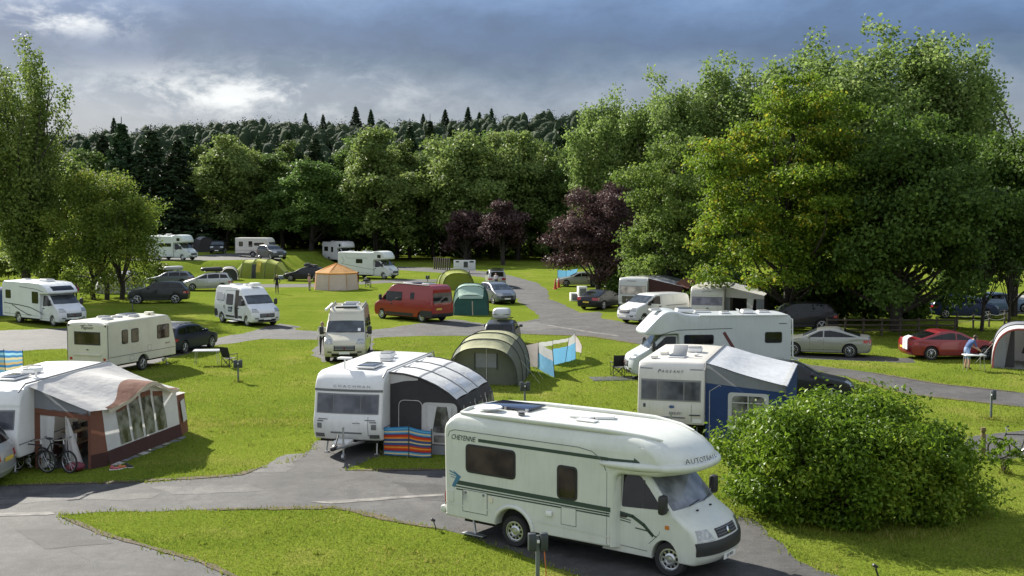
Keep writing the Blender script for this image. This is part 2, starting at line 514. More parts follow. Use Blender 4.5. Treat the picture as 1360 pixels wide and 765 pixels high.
M_BRONZE = glass('bronze window', (.032, .024, .018), .04, (.55, 1.8, 1.7))
M_GREYGL = glass('grey acrylic window', (.06, .063, .075), rough=.08)
M_SCREEN = glass('windscreen', (.035, .042, .048), rough=.03)
M_LAMP = mat('clear lamp', (.36, .37, .35), rough=.14, metal=.5, coat=.8, var=.5, vscale=14)
M_LAMPD = mat('smoked lamp', (.1, .1, .1), rough=.12, coat=.8, var=.5, vscale=14)
M_RED = mat('red lamp', (.32, .012, .012), rough=.2, coat=.6)
M_AMBER = mat('amber lamp', (.5, .16, .03), rough=.25, coat=.5)
M_PLATEW = mat('white number plate', (.7, .7, .66), rough=.4)
M_PLATEY = mat('yellow number plate', (.62, .45, .06), rough=.4)
M_INK = mat('dark lettering', (.035, .04, .042), rough=.5)
M_SEAM = mat('panel gap', (.05, .05, .05), rough=.8)
M_RAIL = mat('awning rail', (.2, .2, .2), rough=.5)
M_SOLAR = mat('solar panel', (.02, .028, .06), rough=.12, coat=.6, var=.2, vscale=4)
M_HATCH = mat('tinted rooflight', (.30, .30, .29), rough=.25, coat=.3, var=.1, vscale=5)
M_HATCHD = mat('smoked rooflight', (.10, .11, .13), rough=.2, coat=.4)
WH = {}
def wheel(parent, x, y, r=.34, w=.22, style='alloy'):
    key = (r, w, style)
    if key not in WH:
        mb = MB()
        T = Matrix.Rotation(-PI / 2, 4, 'X')      # local z -> +y, outside of the wheel
        h = w / 2; ri = r * (.66 if style != 'suv' else .72)
        mb.lathe([(ri, -h * .9), (r * .93, -h), (r * .99, -h * .72), (r, -h * .3), (r, h * .3), (r * .99, h * .72), (r * .93, h), (ri * 1.03, h * .92), (ri, h * .7), (ri * .98, h * .2), (.02, h * .1)], 28, T)
        mb.mi = 0
        tyre = mb.mesh('wheel', M_TYRE, 50)
        rb = MB()
        if style == 'plate':      # pressed steel wheel with round vents
            rb.lathe([(ri * 1.0, h * .3), (ri * 1.0, h * .88), (ri * .90, h * .9), (ri * .86, h * .62), (ri * .80, h * .58)], 28, T)
            n = 10
            for k in range(n):
                a0 = 2 * PI * k / n
                for (aa, bb, r0, r1) in ((a0 + .19, a0 + .44, ri * .56, ri * .82),):
                    q = [T @ Vector((rr * math.cos(a), rr * math.sin(a), h * .6)) for rr, a in ((r0, aa), (r1, aa), (r1, bb), (r0, bb))]
                    rb.add(q, [(0, 1, 2, 3)])
            rb.lathe([(ri * .58, h * .5), (ri * .56, h * .66), (ri * .40, h * .82), (ri * .36, h * .72), (ri * .2, h * .72), (ri * .19, h * .86), (.001, h * .9)], 24, T)
        else:
            rb.lathe([(ri * 1.0, h * .3), (ri * 1.02, h * .9), (ri * .93, h * .92), (ri * .9, h * .5)], 28, T)
            n = {'alloy': 5, 'suv': 5, 'multi': 9}.get(style, 5)
            for k in range(n):
                for da in ((-.13, .13) if n == 5 else (0,)):
                    a = 2 * PI * k / n
                    p0 = T @ Vector((ri * .16 * math.cos(a), ri * .16 * math.sin(a), h * .86))
                    p1 = T @ Vector((ri * .92 * math.cos(a + da), ri * .92 * math.sin(a + da), h * .74))
                    rb.tube([p0, p1], [ri * .075, ri * .06], 5)
            rb.lathe([(ri * .22, h * .5), (ri * .22, h * .86), (ri * .12, h * .95), (.001, h * .95)], 14, T)
        WH[key] = (tyre, rb.mesh('rim', M_ALLOY, 40))
    o = link('wheel', WH[key][0], parent); o.location = (x, y, r); o.rotation_euler = (0, 0, 0 if y > 0 else PI)
    o.rotation_euler.y = random.uniform(0, 1) if y > 0 else random.uniform(0, 1)
    rim = link('rim', WH[key][1], o)
    return o
def run(o, front, z0, z1, n=8):
    """points of an outline's front (or rear) between two heights, from low to high"""
    N = len(o); pts = []
    xs_ = [p[0] for p in o]; xm = max(xs_) - .5 if front else min(xs_) + .42
    for i in range(N):
        a, b = o[i], o[(i + 1) % N]
        kk = max(1, int(math.hypot(b[0] - a[0], b[1] - a[1]) / .004))
        for t in [q / kk for q in range(kk)]:
            x, z = a[0] + (b[0] - a[0]) * t, a[1] + (b[1] - a[1]) * t
            if z0 <= z <= z1 and ((x > xm) if front else (x < xm)): pts.append((x, z))
    pts.sort(key=lambda p: p[1])
    if len(pts) < 2: return pts
    return [tuple(p) for p in interp(pts, n)]
def smooth(a, b, x):
    t = max(0., min(1., (x - a) / (b - a))); return t * t * (3 - 2 * t)

# ================================================================ cars
KINDS = {   # L, W, H, wheelbase, front overhang, wheel radius, profile builder
 'sedan': dict(L=4.80, W=1.83, H=1.44, wb=2.72, fo=.92, r=.33, cowl=(1.30, .98), wt=(2.10, 1.37), roof=(2.6, 1.44), rt=(-1.55, 1.36), rb=(-.62, 1.05), deck=(-.08, 1.0), nose=(.70, .66, .80), pil=(-.02,)),
 'fast': dict(L=4.86, W=1.87, H=1.46, wb=2.80, fo=.95, r=.34, cowl=(1.35, 1.0), wt=(2.15, 1.38), roof=(2.65, 1.46), rt=(-1.5, 1.36), rb=(-.50, 1.08), deck=(-.10, 1.05), nose=(.70, .68, .82), pil=(-.02,)),
 'estate': dict(L=4.75, W=1.80, H=1.49, wb=2.70, fo=.95, r=.33, cowl=(1.30, 1.0), wt=(2.05, 1.41), roof=(2.6, 1.49), rt=(-.62, 1.42), rb=(-.20, 1.02), deck=(-.10, .96), nose=(.70, .66, .80), pil=(.05, -1.05)),
 'suv': dict(L=4.90, W=1.95, H=1.76, wb=2.95, fo=.88, r=.39, cowl=(1.35, 1.22), wt=(2.05, 1.65), roof=(2.6, 1.74), rt=(-.62, 1.69), rb=(-.20, 1.22), deck=(-.08, 1.12), nose=(.85, .9, 1.05), pil=(.05, -1.0)),
 'mpv': dict(L=4.62, W=1.82, H=1.66, wb=2.72, fo=.92, r=.33, cowl=(.98, 1.12), wt=(2.0, 1.56), roof=(2.5, 1.65), rt=(-.5, 1.58), rb=(-.15, 1.10), deck=(-.06, 1.0), nose=(.75, .74, .90), pil=(.0, -1.1)),
 'pickup': dict(L=5.1, W=1.85, H=1.80, wb=3.05, fo=.9, r=.39, cowl=(1.35, 1.22), wt=(1.95, 1.68), roof=(2.4, 1.78), rt=(-.62, 1.74), rb=(-.25, 1.25), deck=(-.06, 1.15), nose=(.85, .92, 1.08), pil=(.0, -.95)),
}
def car(name, label, kind, body_mat, group=None, cat='car', plate=M_PLATEW, rplate=M_PLATEY, style='alloy', glassm=None, lowplastic=False, boot_open=False, bars=False):
    k = KINDS[kind]; L, W, H = k['L'], k['W'] / 2, k['H']; h = L / 2; r = k['r']
    gm = glassm or M_GLASS
    t = thing(name, label, cat, group=group)
    xf = h - k['fo']; xr = xf - k['wb']; sill = .24 if kind not in ('suv', 'pickup') else .32
    n0, n1, n2 = k['nose']
    cx, cz = h - k['cowl'][0], k['cowl'][1]; wx, wz = h - k['wt'][0], k['wt'][1]
    rtx, rtz = -h - k['rt'][0], k['rt'][1]; rbx, rbz = -h - k['rb'][0], k['rb'][1]; dx, dz = -h - k['deck'][0], k['deck'][1]
    o = [(h - .14, sill, .05), (h - .03, sill + .12, .06), (h, .48, .06), (h - .02, n1, .06), (h - .18, n2, .12), (cx, cz, .10), (wx, wz, .18), (h - k['roof'][0], H, .35), ((h - k['roof'][0] + rtx) / 2 - .2, H - .005, .4), (rtx, rtz, .22), (rbx, rbz, .08), (dx, dz, .06), (-h, .72, .1), (-h + .02, .42, .06), (-h + .12, sill, .05)]
    o += [(p[0], p[1], 0) for p in reversed(arch(xr, r + .055, sill, 12, r))] + [(p[0], p[1], 0) for p in reversed(arch(xf, r + .055, sill, 12, r))]
    o = rnd(o, .05)
    belt = cz - .02
    def Wf(x, z):
        e = max(0, (abs(x) / h - .55) / .45)
        w = W * (1 - .10 * e ** 3)
        w *= 1 - .035 * max(0, (.55 - z) / .4)
        if z > belt: w -= (z - belt) * .36 + .012
        else: w -= .03 * (1 - smooth(.0, .28, belt - z)) * .6
        return w
    def D(x, y, z):
        u = (abs(y) / W)
        if x > 0: x -= .26 * u ** 2.4 * smooth(h - 1.0, h, x)
        else: x += .15 * u ** 2.4 * smooth(h - .9, h, -x)
        if z > .75: z -= .035 * u * u
        return x, y, z
    sh = Shell(o, Wf, .05, D, .3, [.4, .55, .7, belt, belt + .15, belt + .3], 8, 3)
    b = MB(); sh.body(b); b.build('body', body_mat, t, 40)
    for xx in (xf, xr): well(xx, r + .055, sill, r, W - .22).build('wheel_well', M_UNDER, t)
    MB().box(((xf + xr) / 2, 0, sill + .0), (k['wb'] + 1.0, W * 1.6, .1)).build('underbody', M_UNDER, t)  # dark box added under the floor, stops light passing between the wheels
    # side windows
    A, B = (cx - .30, belt + .05), (wx - .10, wz - .055); C, E = (rtx + (.12 if kind != 'sedan' else .1), rtz - .065), (rbx + (.30 if kind in ('sedan', 'fast') else .16), belt + .10)
    mid = ((wx + rtx) / 2, H - .085)
    poly = [A, E, C, mid, B]
    pil = [p for p in k['pil']]
    xs = [E[0] - .5] + sorted(pil) + [A[0] + .5]
    for sg in (1, -1):
        for i in range(len(xs) - 1):
            q = clip_x(poly, xs[i] + .03, xs[i + 1] - .03)
            if len(q) > 2:
                m = MB(); sh.side(m, rnd(q, .03, 2), sg, .004); m.build('side_window', gm, t, 30)
        m = MB()
        for x in pil + [cx - .42]:
            sh.side_line(m, [(x, sill + .08), (x, belt)], sg, .012)
        sh.side_line(m, [(xf - r - .12, sill + .13), (xr + r + .12, sill + .13)], sg, .02)
        m.build('door_gap', M_SEAM, t)
        m = MB()
        for x in pil: m.box((x + .16, sg * (Wf(x, belt - .12) + .012), belt - .13), (.18, .025, .03), bev=.008)
        m.build('door_handle', body_mat, t)
        m = MB(); mx = cx - .38
        m.box((mx, sg * (W + .09), belt + .08), (.12, .2, .15), bev=.04); m.box((mx, sg * (W + .0), belt + .03), (.06, .12, .04))
        m.build('door_mirror', body_mat, t)
        if lowplastic:
            m = MB(); sh.side(m, [(xf - r - .07, sill), (xr + r + .07, sill), (xr + r + .07, sill + .14), (xf - r - .07, sill + .14)], sg, .012); m.build('sill_trim', M_BLACK, t)
        for xx in (xf, xr): wheel(t, xx, sg * (W - .10), r, .22, style)
    # front and rear glass
    def line(a, b, f0, f1, n=6): return [(a[0] + (b[0] - a[0]) * (f0 + (f1 - f0) * i / n), a[1] + (b[1] - a[1]) * (f0 + (f1 - f0) * i / n)) for i in range(n + 1)]
    p = seg(o, (cx, cz), (wx, wz), 8, .06, .94); m = MB(); sh.across(m, p, [Wf(*q) - .075 for q in p], .006); m.build('windscreen', M_SCREEN, t, 30)
    p = seg(o, (rbx, rbz), (rtx, rtz), 8, .10, .92); m = MB()
    if not boot_open:
        sh.across(m, p, [Wf(*q) - .10 for q in p], .006); m.build('rear_window', gm, t, 30)
    # face
    for sg in (1, -1):
        q = run(o, True, n1 - .04, n2 + .02, 5); m = MB(); sh.across(m, q, sg * (W - .10), .008, 5, sg * (W - .52)); m.build('headlight', M_LAMP, t, 30)
        q = run(o, False, min(dz, rbz) - .28, min(dz, rbz) - .08, 4); m = MB(); sh.across(m, q, sg * (W - .08), .01, 5, sg * (W - .46)); m.build('tail_light', M_RED, t, 30)
        m = MB(); sh.side(m, rrect(-h + .10, min(dz, rbz) - .26, -h + .36, min(dz, rbz) - .1, .03), sg, .014); m.build('tail_light', M_RED, t, 30)
    q = run(o, True, .50, n1 - .05, 4); m = MB(); sh.across(m, q, .52, .01); m.build('grille', M_BLACK, t)
    q = run(o, True, sill + .03, .40, 4); m = MB(); sh.across(m, q, W * .72, .01); m.build('lower_grille', M_BLACK, t)
    m = MB(); m.box((h + .012, 0, .47), (.012, .52, .11)); m.build('number_plate', plate, t)
    m = MB(); m.box((-h - .012, 0, .62 if kind in ('sedan', 'fast') else .74), (.012, .52, .11)); m.build('number_plate', rplate, t)
    q = run(o, False, sill + .02, .44, 4); m = MB(); sh.across(m, q, W * .8, .012); m.build('rear_bumper', M_BLACK if lowplastic else body_mat, t)
    if bars:
        for sg in (1, -1):
            m = MB(); yy = sg * (Wf(0, H) - .04)
            m.tube([(wx - .35, yy, H - .02), (wx - .45, yy, H + .05), (rtx + .3, yy, H + .04), (rtx + .15, yy, H - .04)], .018, 6); m.build('roof_rail', M_BLACK, t)
        m = MB()
        for x in (wx - .75, rtx + .75): m.box((x, 0, H + .075), (.07, 2 * (Wf(0, H) + .02), .035), bev=.01)
        m.build('roof_bar', M_STEEL, t)
    t['dims'] = (h, W, H, wx, rtx, Wf(0, H - .02), rbx, rbz, rtz)
    return t
def info(t):
    d = list(t['dims']); del t['dims']; return d
def roof_box(label, m, x, z, L=1.9, W=.8, H=.40, group=None):
    """a roof box is a thing that rides on the car: it is parented to nothing and placed afterwards"""
    t = thing('roof_box', label, 'roof box', group=group)
    b = MB()
    def fn(u, v):
        a = -1 + 2 * u; w = 2 * PI * v
        c, s_ = math.cos(w), math.sin(w)
        e = (1 - abs(a) ** 5) ** .5 if abs(a) < 1 else 0
        yy = math.copysign(abs(c) ** .5, c) * W / 2 * (e if e > 0 else 0) ** .6
        zz = math.copysign(abs(s_) ** .6, s_) * H / 2 * (e ** .8) * (1 - .18 * a)
        return (a * L / 2, yy, H / 2 + zz)
    b.sheet(fn, 18, 20); b.build('shell', m, t, 60)
    s = MB(); s.box((0, 0, H * .45), (L * .96, W * 1.005, .02), bev=.008); s.build('lid_seam', M_SEAM, t)
    f = MB()
    for q in (-.45, .45): f.box((q, 0, -.03), (.06, W + .25, .05), bev=.01)
    f.build('roof_bar', M_BLACK, t)
    return t
def ride(o, carrier, x, y, z):
    """set a thing down on a carrier that already stands in place"""
    c, s = math.cos(carrier.rotation_euler.z), math.sin(carrier.rotation_euler.z); k = carrier.scale[0]
    o.location = (carrier.location.x + k * (c * x - s * y), carrier.location.y + k * (s * x + c * y), carrier.location.z + k * z)
    o.rotation_euler = (0, 0, carrier.rotation_euler.z); o.scale = (k, k, k)
    return o

# ================================================================ vans and cabs
def cab_shell(xf, xb, gen, top, W, roofline=None, arch_r=None):
    r = arch_r or .395
    if gen == 2:
        o = [(xf + .78, .30, .06), (xf + .90, .44, .08), (xf + .91, .70, .06), (xf + .84, .88, .08), (xf + .74, 1.04, .12), (xf + .20, 1.32, .10), (xf - .60, top - .02, .12)]
    elif gen == 3:
        o = [(xf + .80, .28, .06), (xf + .93, .44, .10), (xf + .95, .72, .08), (xf + .90, .98, .10), (xf + .80, 1.10, .14), (xf + .16, 1.40, .10), (xf - .58, min(top, 2.02), .18)]
    else:   # trafic
        o = [(xf + .78, .26, .06), (xf + .92, .42, .10), (xf + .93, .72, .10), (xf + .86, .96, .12), (xf + .72, 1.10, .14), (xf - .12, 1.34, .10), (xf - .95, 1.86, .22)]
    o += roofline or [(xb, top, .05)]
    if not roofline: o += [(xb, .32, .03)]
    o += [(p[0], p[1], 0) for p in reversed(arch(xf, r, .32, 14, .35))]
    return o
def ducato_face(t, sh, o, xf, W, gen, plate=M_PLATEW, bumper=None, glassm=None):
    """windscreen, lights, grille, bumper, mirrors and wheels of a van's front"""
    if gen == 2: a, b, f0, f1 = (xf + .20, 1.32), (xf - .60, 2.05), .05, .97
    elif gen == 3: a, b, f0, f1 = (xf + .16, 1.40), (xf - .58, 2.02), .06, .93
    else: a, b, f0, f1 = (xf - .12, 1.34), (xf - .95, 1.86), .06, .92
    p = seg(o, a, b, 8, f0, f1)
    m = MB(); sh.across(m, p, [sh.W(*q) - .055 for q in p], .006, 14); m.build('windscreen', glassm or M_SCREEN, t, 30)
    m = MB()
    for y in (-.45, .18):
        q0 = Vector(sh.D(p[0][0] + .02, y, p[0][1] + .02)); q1 = Vector(sh.D(p[1][0] + .03, y + .55, p[1][1] - .06))
        m.tube([q0 + Vector((.03, 0, .02)), q1 + Vector((.03, 0, .02))], .012, 5)
    m.build('wiper', M_BLACK, t)
    z0, z1 = {2: (.80, 1.02), 3: (.93, 1.16), 4: (.86, 1.08)}[gen]
    for sg in (1, -1):
        q = run(o, True, z0, z1, 6); m = MB()
        sh.across(m, q, [sg * (W - .04 - .05 * i / 6) for i in range(7)], .010, 6, [sg * (W - .46 + .10 * i / 6) for i in range(7)]); m.build('headlight', M_LAMP, t, 30)
        if gen != 2:
            q = run(o, True, .50, .58, 3); m = MB(); sh.across(m, q, sg * (W - .18), .010, 4, sg * (W - .40)); m.build('fog_light', M_LAMPD, t, 30)
    if gen == 2:
        q = run(o, True, .52, .79, 8); m = MB(); sh.across(m, q, W + .005, .02, 14); m.build('bumper', M_BLACK, t, 40)
        q = run(o, True, .82, 1.0, 5); m = MB(); sh.across(m, q, .42, .012, 8); g = m.build('grille', M_BLACK, t)
        mm = MB()
        for z in (.86, .91, .96):
            q = run(o, True, z, z + .018, 2); sh.across(mm, q, .40, .022, 6)
        mm.build('grille_bar', M_GREYP, g)
        q = run(o, True, .88, .96, 3); c = Vector(q[1]); mm = MB(); mm.lathe([(.065, 0), (.065, .02), (.05, .028), (.001, .028)], 20, Matrix.Translation((c.x + .02, 0, .915)) @ Matrix.Rotation(PI / 2 - .35, 4, 'Y')); mm.build('badge', M_CHROME, t)
    else:
        zz = (.60, .86) if gen == 3 else (.72, .98)
        q = run(o, True, *zz, 5); m = MB(); sh.across(m, q, .52, .012, 10); g = m.build('grille', M_BLACK, t)
        mm = MB()
        for f in (.3, .55, .8):
            z = zz[0] + (zz[1] - zz[0]) * f; q = run(o, True, z, z + .02, 2); sh.across(mm, q, .46, .024, 6)
        mm.build('grille_bar', M_STEEL, g)
        if gen == 3:
            q = run(o, True, .68, .80, 2); mm = MB(); mm.lathe([(.052, 0), (.052, .02), (.04, .028), (.001, .028)], 18, Matrix.Translation((q[1][0] + .02, 0, .73)) @ Matrix.Rotation(PI / 2, 4, 'Y')); mm.build('badge', mat('red badge', (.16, .02, .02), rough=.35), t)
        q = run(o, True, .34, .48, 4) if gen == 3 else run(o, True, .30, .60, 6); m = MB(); sh.across(m, q, W * (.62 if gen == 3 else .99), .02, 12); m.build('lower_grille', M_BLACK, t)
    if plate:
        q = run(o, True, .36, .52, 2); m = MB(); m.box((q[1][0] + .03, 0, .43 if gen == 2 else .50), (.014, .52, .11)); pl = m.build('number_plate', plate, t)
    for sg in (1, -1):
        m = MB(); mx = {2: xf - .05, 3: xf - .12, 4: xf - .35}[gen]
        m.box((mx, sg * (W + .17), 1.52 if gen != 4 else 1.38), (.16, .22, .40 if gen != 4 else .3), bev=.06); m.tube([(mx, sg * (W - .03), 1.38 if gen != 4 else 1.28), (mx, sg * (W + .12), 1.42 if gen != 4 else 1.3)], .035, 6)
        mo = m.build('door_mirror', M_BLACK, t)
        wheel(t, xf, sg * (W - .13), .35 if gen != 4 else .33, .22, 'plate')
    return t
def cab_door(t, sh, xf, W, gen, body_mat, sides=(1, -1)):
    for sg in sides:
        if gen == 2: poly = [(xf - .10, 1.36), (xf - 1.12, 1.30), (xf - 1.12, 1.98), (xf - .72, 1.98)]
        elif gen == 3: poly = [(xf - .10, 1.42), (xf - .85, 1.26), (xf - 1.15, 1.26), (xf - 1.15, 1.96), (xf - .72, 1.96)]
        else: poly = [(xf - .42, 1.36), (xf - 1.45, 1.26), (xf - 1.45, 1.80), (xf - 1.08, 1.80)]
        m = MB(); sh.side(m, rnd(poly, .05, 3), sg, .005); w = m.build('door_window', M_GLASS, t, 30)
        m = MB(); z0 = poly[1][1] if gen != 3 else 1.30
        sx = xf - (.62 if gen != 4 else .85)
        sh.side_line(m, [(sx, z0 + .05), (sx, 1.9 if gen != 4 else 1.7)], sg, .03, .008); m.build('window_bar', M_SEAM, w)
        m = MB(); xb, x1 = xf - (1.22 if gen != 4 else 1.55), xf - (.05 if gen != 4 else .2)
        sh.side_line(m, [(xb, .48), (xb, 2.02 if gen != 4 else 1.83)], sg, .012); sh.side_line(m, [(x1, 1.36 if gen != 4 else 1.3), (x1 - .12, .85), (xf - .45, .62)], sg, .012)
        sh.side_line(m, [(xb, .48), (xf - .5, .45)], sg, .012); m.build('door_gap', M_SEAM, t)
        m = MB(); m.box((xb + .16, sg * (W + .012), 1.12), (.16, .03, .07), bev=.012); m.build('door_handle', M_BLACK, t)
def van_W(W, beltz=1.25, tum=.13):
    def Wf(x, z):
        w = W
        if z > beltz: w -= (z - beltz) * tum
        return w - .02 * max(0, (.6 - z) / .4)
    return Wf
def nose_D(xf, W, k=.20, crown=.03):
    def D(x, y, z):
        u = min(1.2, abs(y) / W)
        x -= k * u ** 2.6 * smooth(xf - .6, xf + .9, x)
        if z > 1.9: z -= crown * u * u
        return x, y, z
    return D
def panel_van(name, label, col, L=5.41, H=2.52, wb=3.45, W=1.02, gen=3, group=None, cat='van', rear_windows=True, bumper_dark=True, plate=M_PLATEW, rplate=M_PLATEY):
    t = thing(name, label, cat, group=group)
    h = L / 2; xf = h - (.95 if gen != 4 else .93); xr = xf - wb
    if gen == 3: roof = [(xf - .95, H - .14, .35), (xf - 1.5, H, .5), (-h + .35, H - .03, .15), (-h + .06, H - .22, .2), (-h, 1.3, .2), (-h, .46, .06), (-h + .06, .34, .04)]
    else: roof = [(xf - 1.5, H, .4), (-h + .3, H - .03, .15), (-h + .05, H - .2, .15), (-h, 1.1, .2), (-h, .44, .06), (-h + .06, .34, .04)]
    roof += [(p[0], p[1], 0) for p in reversed(arch(xr, .40, .32, 14, .35))]
    o = rnd(cab_shell(xf, 0, gen, H, W, roof), .05)
    Wf = van_W(W, 1.2, .115 if gen == 3 else .13)
    sh = Shell(o, Wf, .07, nose_D(xf, W, .22), .35, [.6, .9, 1.2, 1.5, 1.8, 2.1, 2.35], 8, 3)
    b = MB(); sh.body(b); b.build('body', col, t, 40)
    for xx in (xf, xr): well(xx, .40 if xx == xr else .395, .32, .35, W - .24).build('wheel_well', M_UNDER, t)
    MB().box(((xf + xr) / 2, 0, .30), (wb + 1.0, W * 1.6, .14)).build('underbody', M_UNDER, t)
    ducato_face(t, sh, o, xf, W, gen, plate)
    cab_door(t, sh, xf, W, gen, col)
    for sg in (1, -1): wheel(t, xr, sg * (W - .13), .35 if gen != 4 else .33, .22, 'plate')
    if rear_windows:
        for sg in (1, -1):
            m = MB(); sh.across(m, run(o, False, 1.35, 1.95, 5), sg * .78, .006, 5, sg * .06); m.build('rear_window', M_GLASS, t, 30)
    for sg in (1, -1):
        m = MB(); sh.across(m, run(o, False, .82, 1.42 if gen == 4 else 1.2, 4), sg * (W - .05), .012, 3, sg * (W - .2)); m.build('tail_light', M_RED, t, 30)
    m = MB(); sh.across(m, run(o, False, .36, .60, 3), W - .04, .03, 8); m.build('rear_bumper', M_BLACK if bumper_dark else col, t)
    m = MB(); m.box((-h - .015, .35, .90), (.014, .5, .11)); m.build('number_plate', rplate, t)
    m = MB()
    sh.across(m, run(o, False, .62, H - .3, 8), .006, .004, 2, -.006); m.build('door_gap', M_SEAM, t)
    t['dims'] = (h, W, H, xf, xr)
    return t, sh, o
def rooflight(t, x, y, z, lx=.55, ly=.55, h=.07, m=None, name='rooflight'):
    b = MB(); b.box((x, y, z + h / 2), (lx, ly, h), bev=.03); f = b.build(name, M_WHITEP, t)
    b = MB(); b.box((x, y, z + h + .012), (lx * .86, ly * .86, .05), bev=.02); b.build('lid', m or M_HATCH, f)
    return f
def side_window(t, sh, x0, z0, x1, z1, sg, gm=None, fm=None, r=.06, fw=.035):
    m = MB(); sh.side(m, rrect(x0 - fw, z0 - fw, x1 + fw, z1 + fw, r + fw), sg, .012); f = m.build('window', fm or M_BLACK, t, 30)
    m = MB(); sh.side(m, rrect(x0, z0, x1, z1, r), sg, .020); m.build('pane', gm or M_BRONZE, f, 30)
    return f
def flap(t, sh, x0, z0, x1, z1, sg, col, name='locker_door'):
    m = MB(); sh.side(m, rrect(x0, z0, x1, z1, .03), sg, .006); f = m.build(name, col, t, 30)
    m = MB(); sh.side_line(m, [(x0, z0), (x1, z0), (x1, z1), (x0, z1), (x0, z0)], sg, .012, .008); m.build('door_gap', M_SEAM if name == 'locker_door' else M_GREYP, f)
    return f
def motorhome(name, label, col, L, H, W=1.14, gen=3, style='luton', wb=3.8, windows=(), stripes=(), group=None, roh=None, cabcol=None, noseW=.9, plate=M_PLATEW, lutonwin=True, frontwin=False, stripe_mat=None):
    """coachbuilt motorhome; windows: (x0, z0, x1, z1, side)"""
    t = thing(name, label, 'motorhome', group=group)
    cabcol = cabcol or col
    h = L / 2; xf = h - (.95 if gen == 3 else .91); xr = xf - wb; xb = xf - 1.32
    cw = .99
    co = rnd(cab_shell(xf, xb - .3, gen, 2.08, cw), .05)
    cs = Shell(co, van_W(cw, 1.2, .12), .06, nose_D(xf, cw, .22, 0), .35, [.6, .9, 1.2, 1.5, 1.8], 8, 3)
    b = MB(); cs.body(b); b.build('cab', cabcol, t, 40)
    ducato_face(t, cs, co, xf, cw, gen, plate)
    cab_door(t, cs, xf, cw, gen, cabcol)
    if style == 'slope':
        o = [(-h, .42, .05), (-h, H - .12, .14), (-h + .14, H - .02, .1), (xb - .9, H - .03, .3), (xb - .2, H + .0, .3), (xb + .25, H + .16, .4), (xf - .45, H + .12, .5), (xf + .42, 2.16, .10), (xf + .36, 2.02, .08), (xf - .3, 2.04, .3), (xb + .10, 2.10, .1), (xb, .42, .06)]
    elif style == 'luton':
        o = [(-h, .42, .05), (-h, H - .12, .14), (-h + .14, H - .02, .1), (xb - .5, H - .05, .3), (xb - .1, H + .0, .3), (xb + .35, H + .14, .4), (xf + .02, H + .02, .3), (xf + .36, H - .62, .12), (xf + .30, 2.12, .10), (xb + .10, 2.06, .1), (xb, .42, .06)]
    else:
        o = [(-h, .42, .05), (-h, H - .2, .2), (-h + .22, H, .12), (xb - .4, H, .4), (xb + .3, H - .06, .4), (xf - .3, H - .42, .3), (xf - .12, H - .62, .10), (xf - .2, 2.06, .08), (xb + .08, 2.05, .1), (xb, .42, .06)]
    o += [(p[0], p[1], 0) for p in arch(xr, .43, .42, 12, .36)]
    o = rnd(o, .05)
    def D(x, y, z):
        u = abs(y) / W
        if x > xb: x = xb + (x - xb) * (1 - (.16 if style != 'lowprofile' else .24) * u ** 3)
        return x, y, z - (.03 * u * u if z > H - .3 else 0)
    def Wf(x, z): return W - (.10 * smooth(xb, xf + .3, x))
    sh = Shell(o, Wf, .06, D, .5, [.8, 1.4, 2.0, 2.5], 8, 3)
    b = MB(); sh.body(b); b.build('body', col, t, 40)
    well(xf, .395, .32, .35, cw - .24).build('wheel_well', M_UNDER, t); well(xr, .43, .42, .36, W - .26).build('wheel_well', M_UNDER, t)
    MB().box(((xf + xr) / 2 - .3, 0, .36), (wb + 1.2, W * 1.5, .2)).build('underbody', M_UNDER, t)
    for sg in (1, -1): wheel(t, xr, sg * (W - .16), .35, .22, 'plate')
    for w in windows: side_window(t, sh, *w, gm=M_GLASS)
    for (pts, sg, wd) in stripes:
        m = MB(); sh.side_line(m, pts, sg, wd, .004); m.build('stripe', stripe_mat or M_INK, t)
    for sg in (1, -1):
        flap(t, sh, -h + .35, .62, -h + .95, 1.0, sg, col)
        m = MB(); sh.side_line(m, [(-h + .1, .60), (xb - .05, .60)], sg, .02); m.build('skirt_seam', M_GREYP, t)
    if style == 'luton' and lutonwin:
        for sg in (1, -1): side_window(t, sh, xf - .62, H - .62, xf - .22, H - .30, sg, gm=M_GLASS, r=.05)
    if frontwin:
        q = run(o, True, H - .52, H - .16, 6); m = MB(); sh.across(m, q, W - .38, .008, 8); m.build('sky_window', M_GLASS, t, 30)
    for sg in (1, -1):
        m = MB(); sh.across(m, run(o, False, .62, .95, 3), sg * (W - .06), .012, 3, sg * (W - .22)); m.build('tail_light', M_RED, t)
    rooflight(t, -h + 1.0, .1, H - .02, .5, .5); rooflight(t, xb - 1.2, -.15, H - .02, .75, .55); rooflight(t, xb - 2.1, .45, H - .02, .4, .4)
    t['dims'] = (h, W, H, xf, xr, xb)
    return t, sh, o
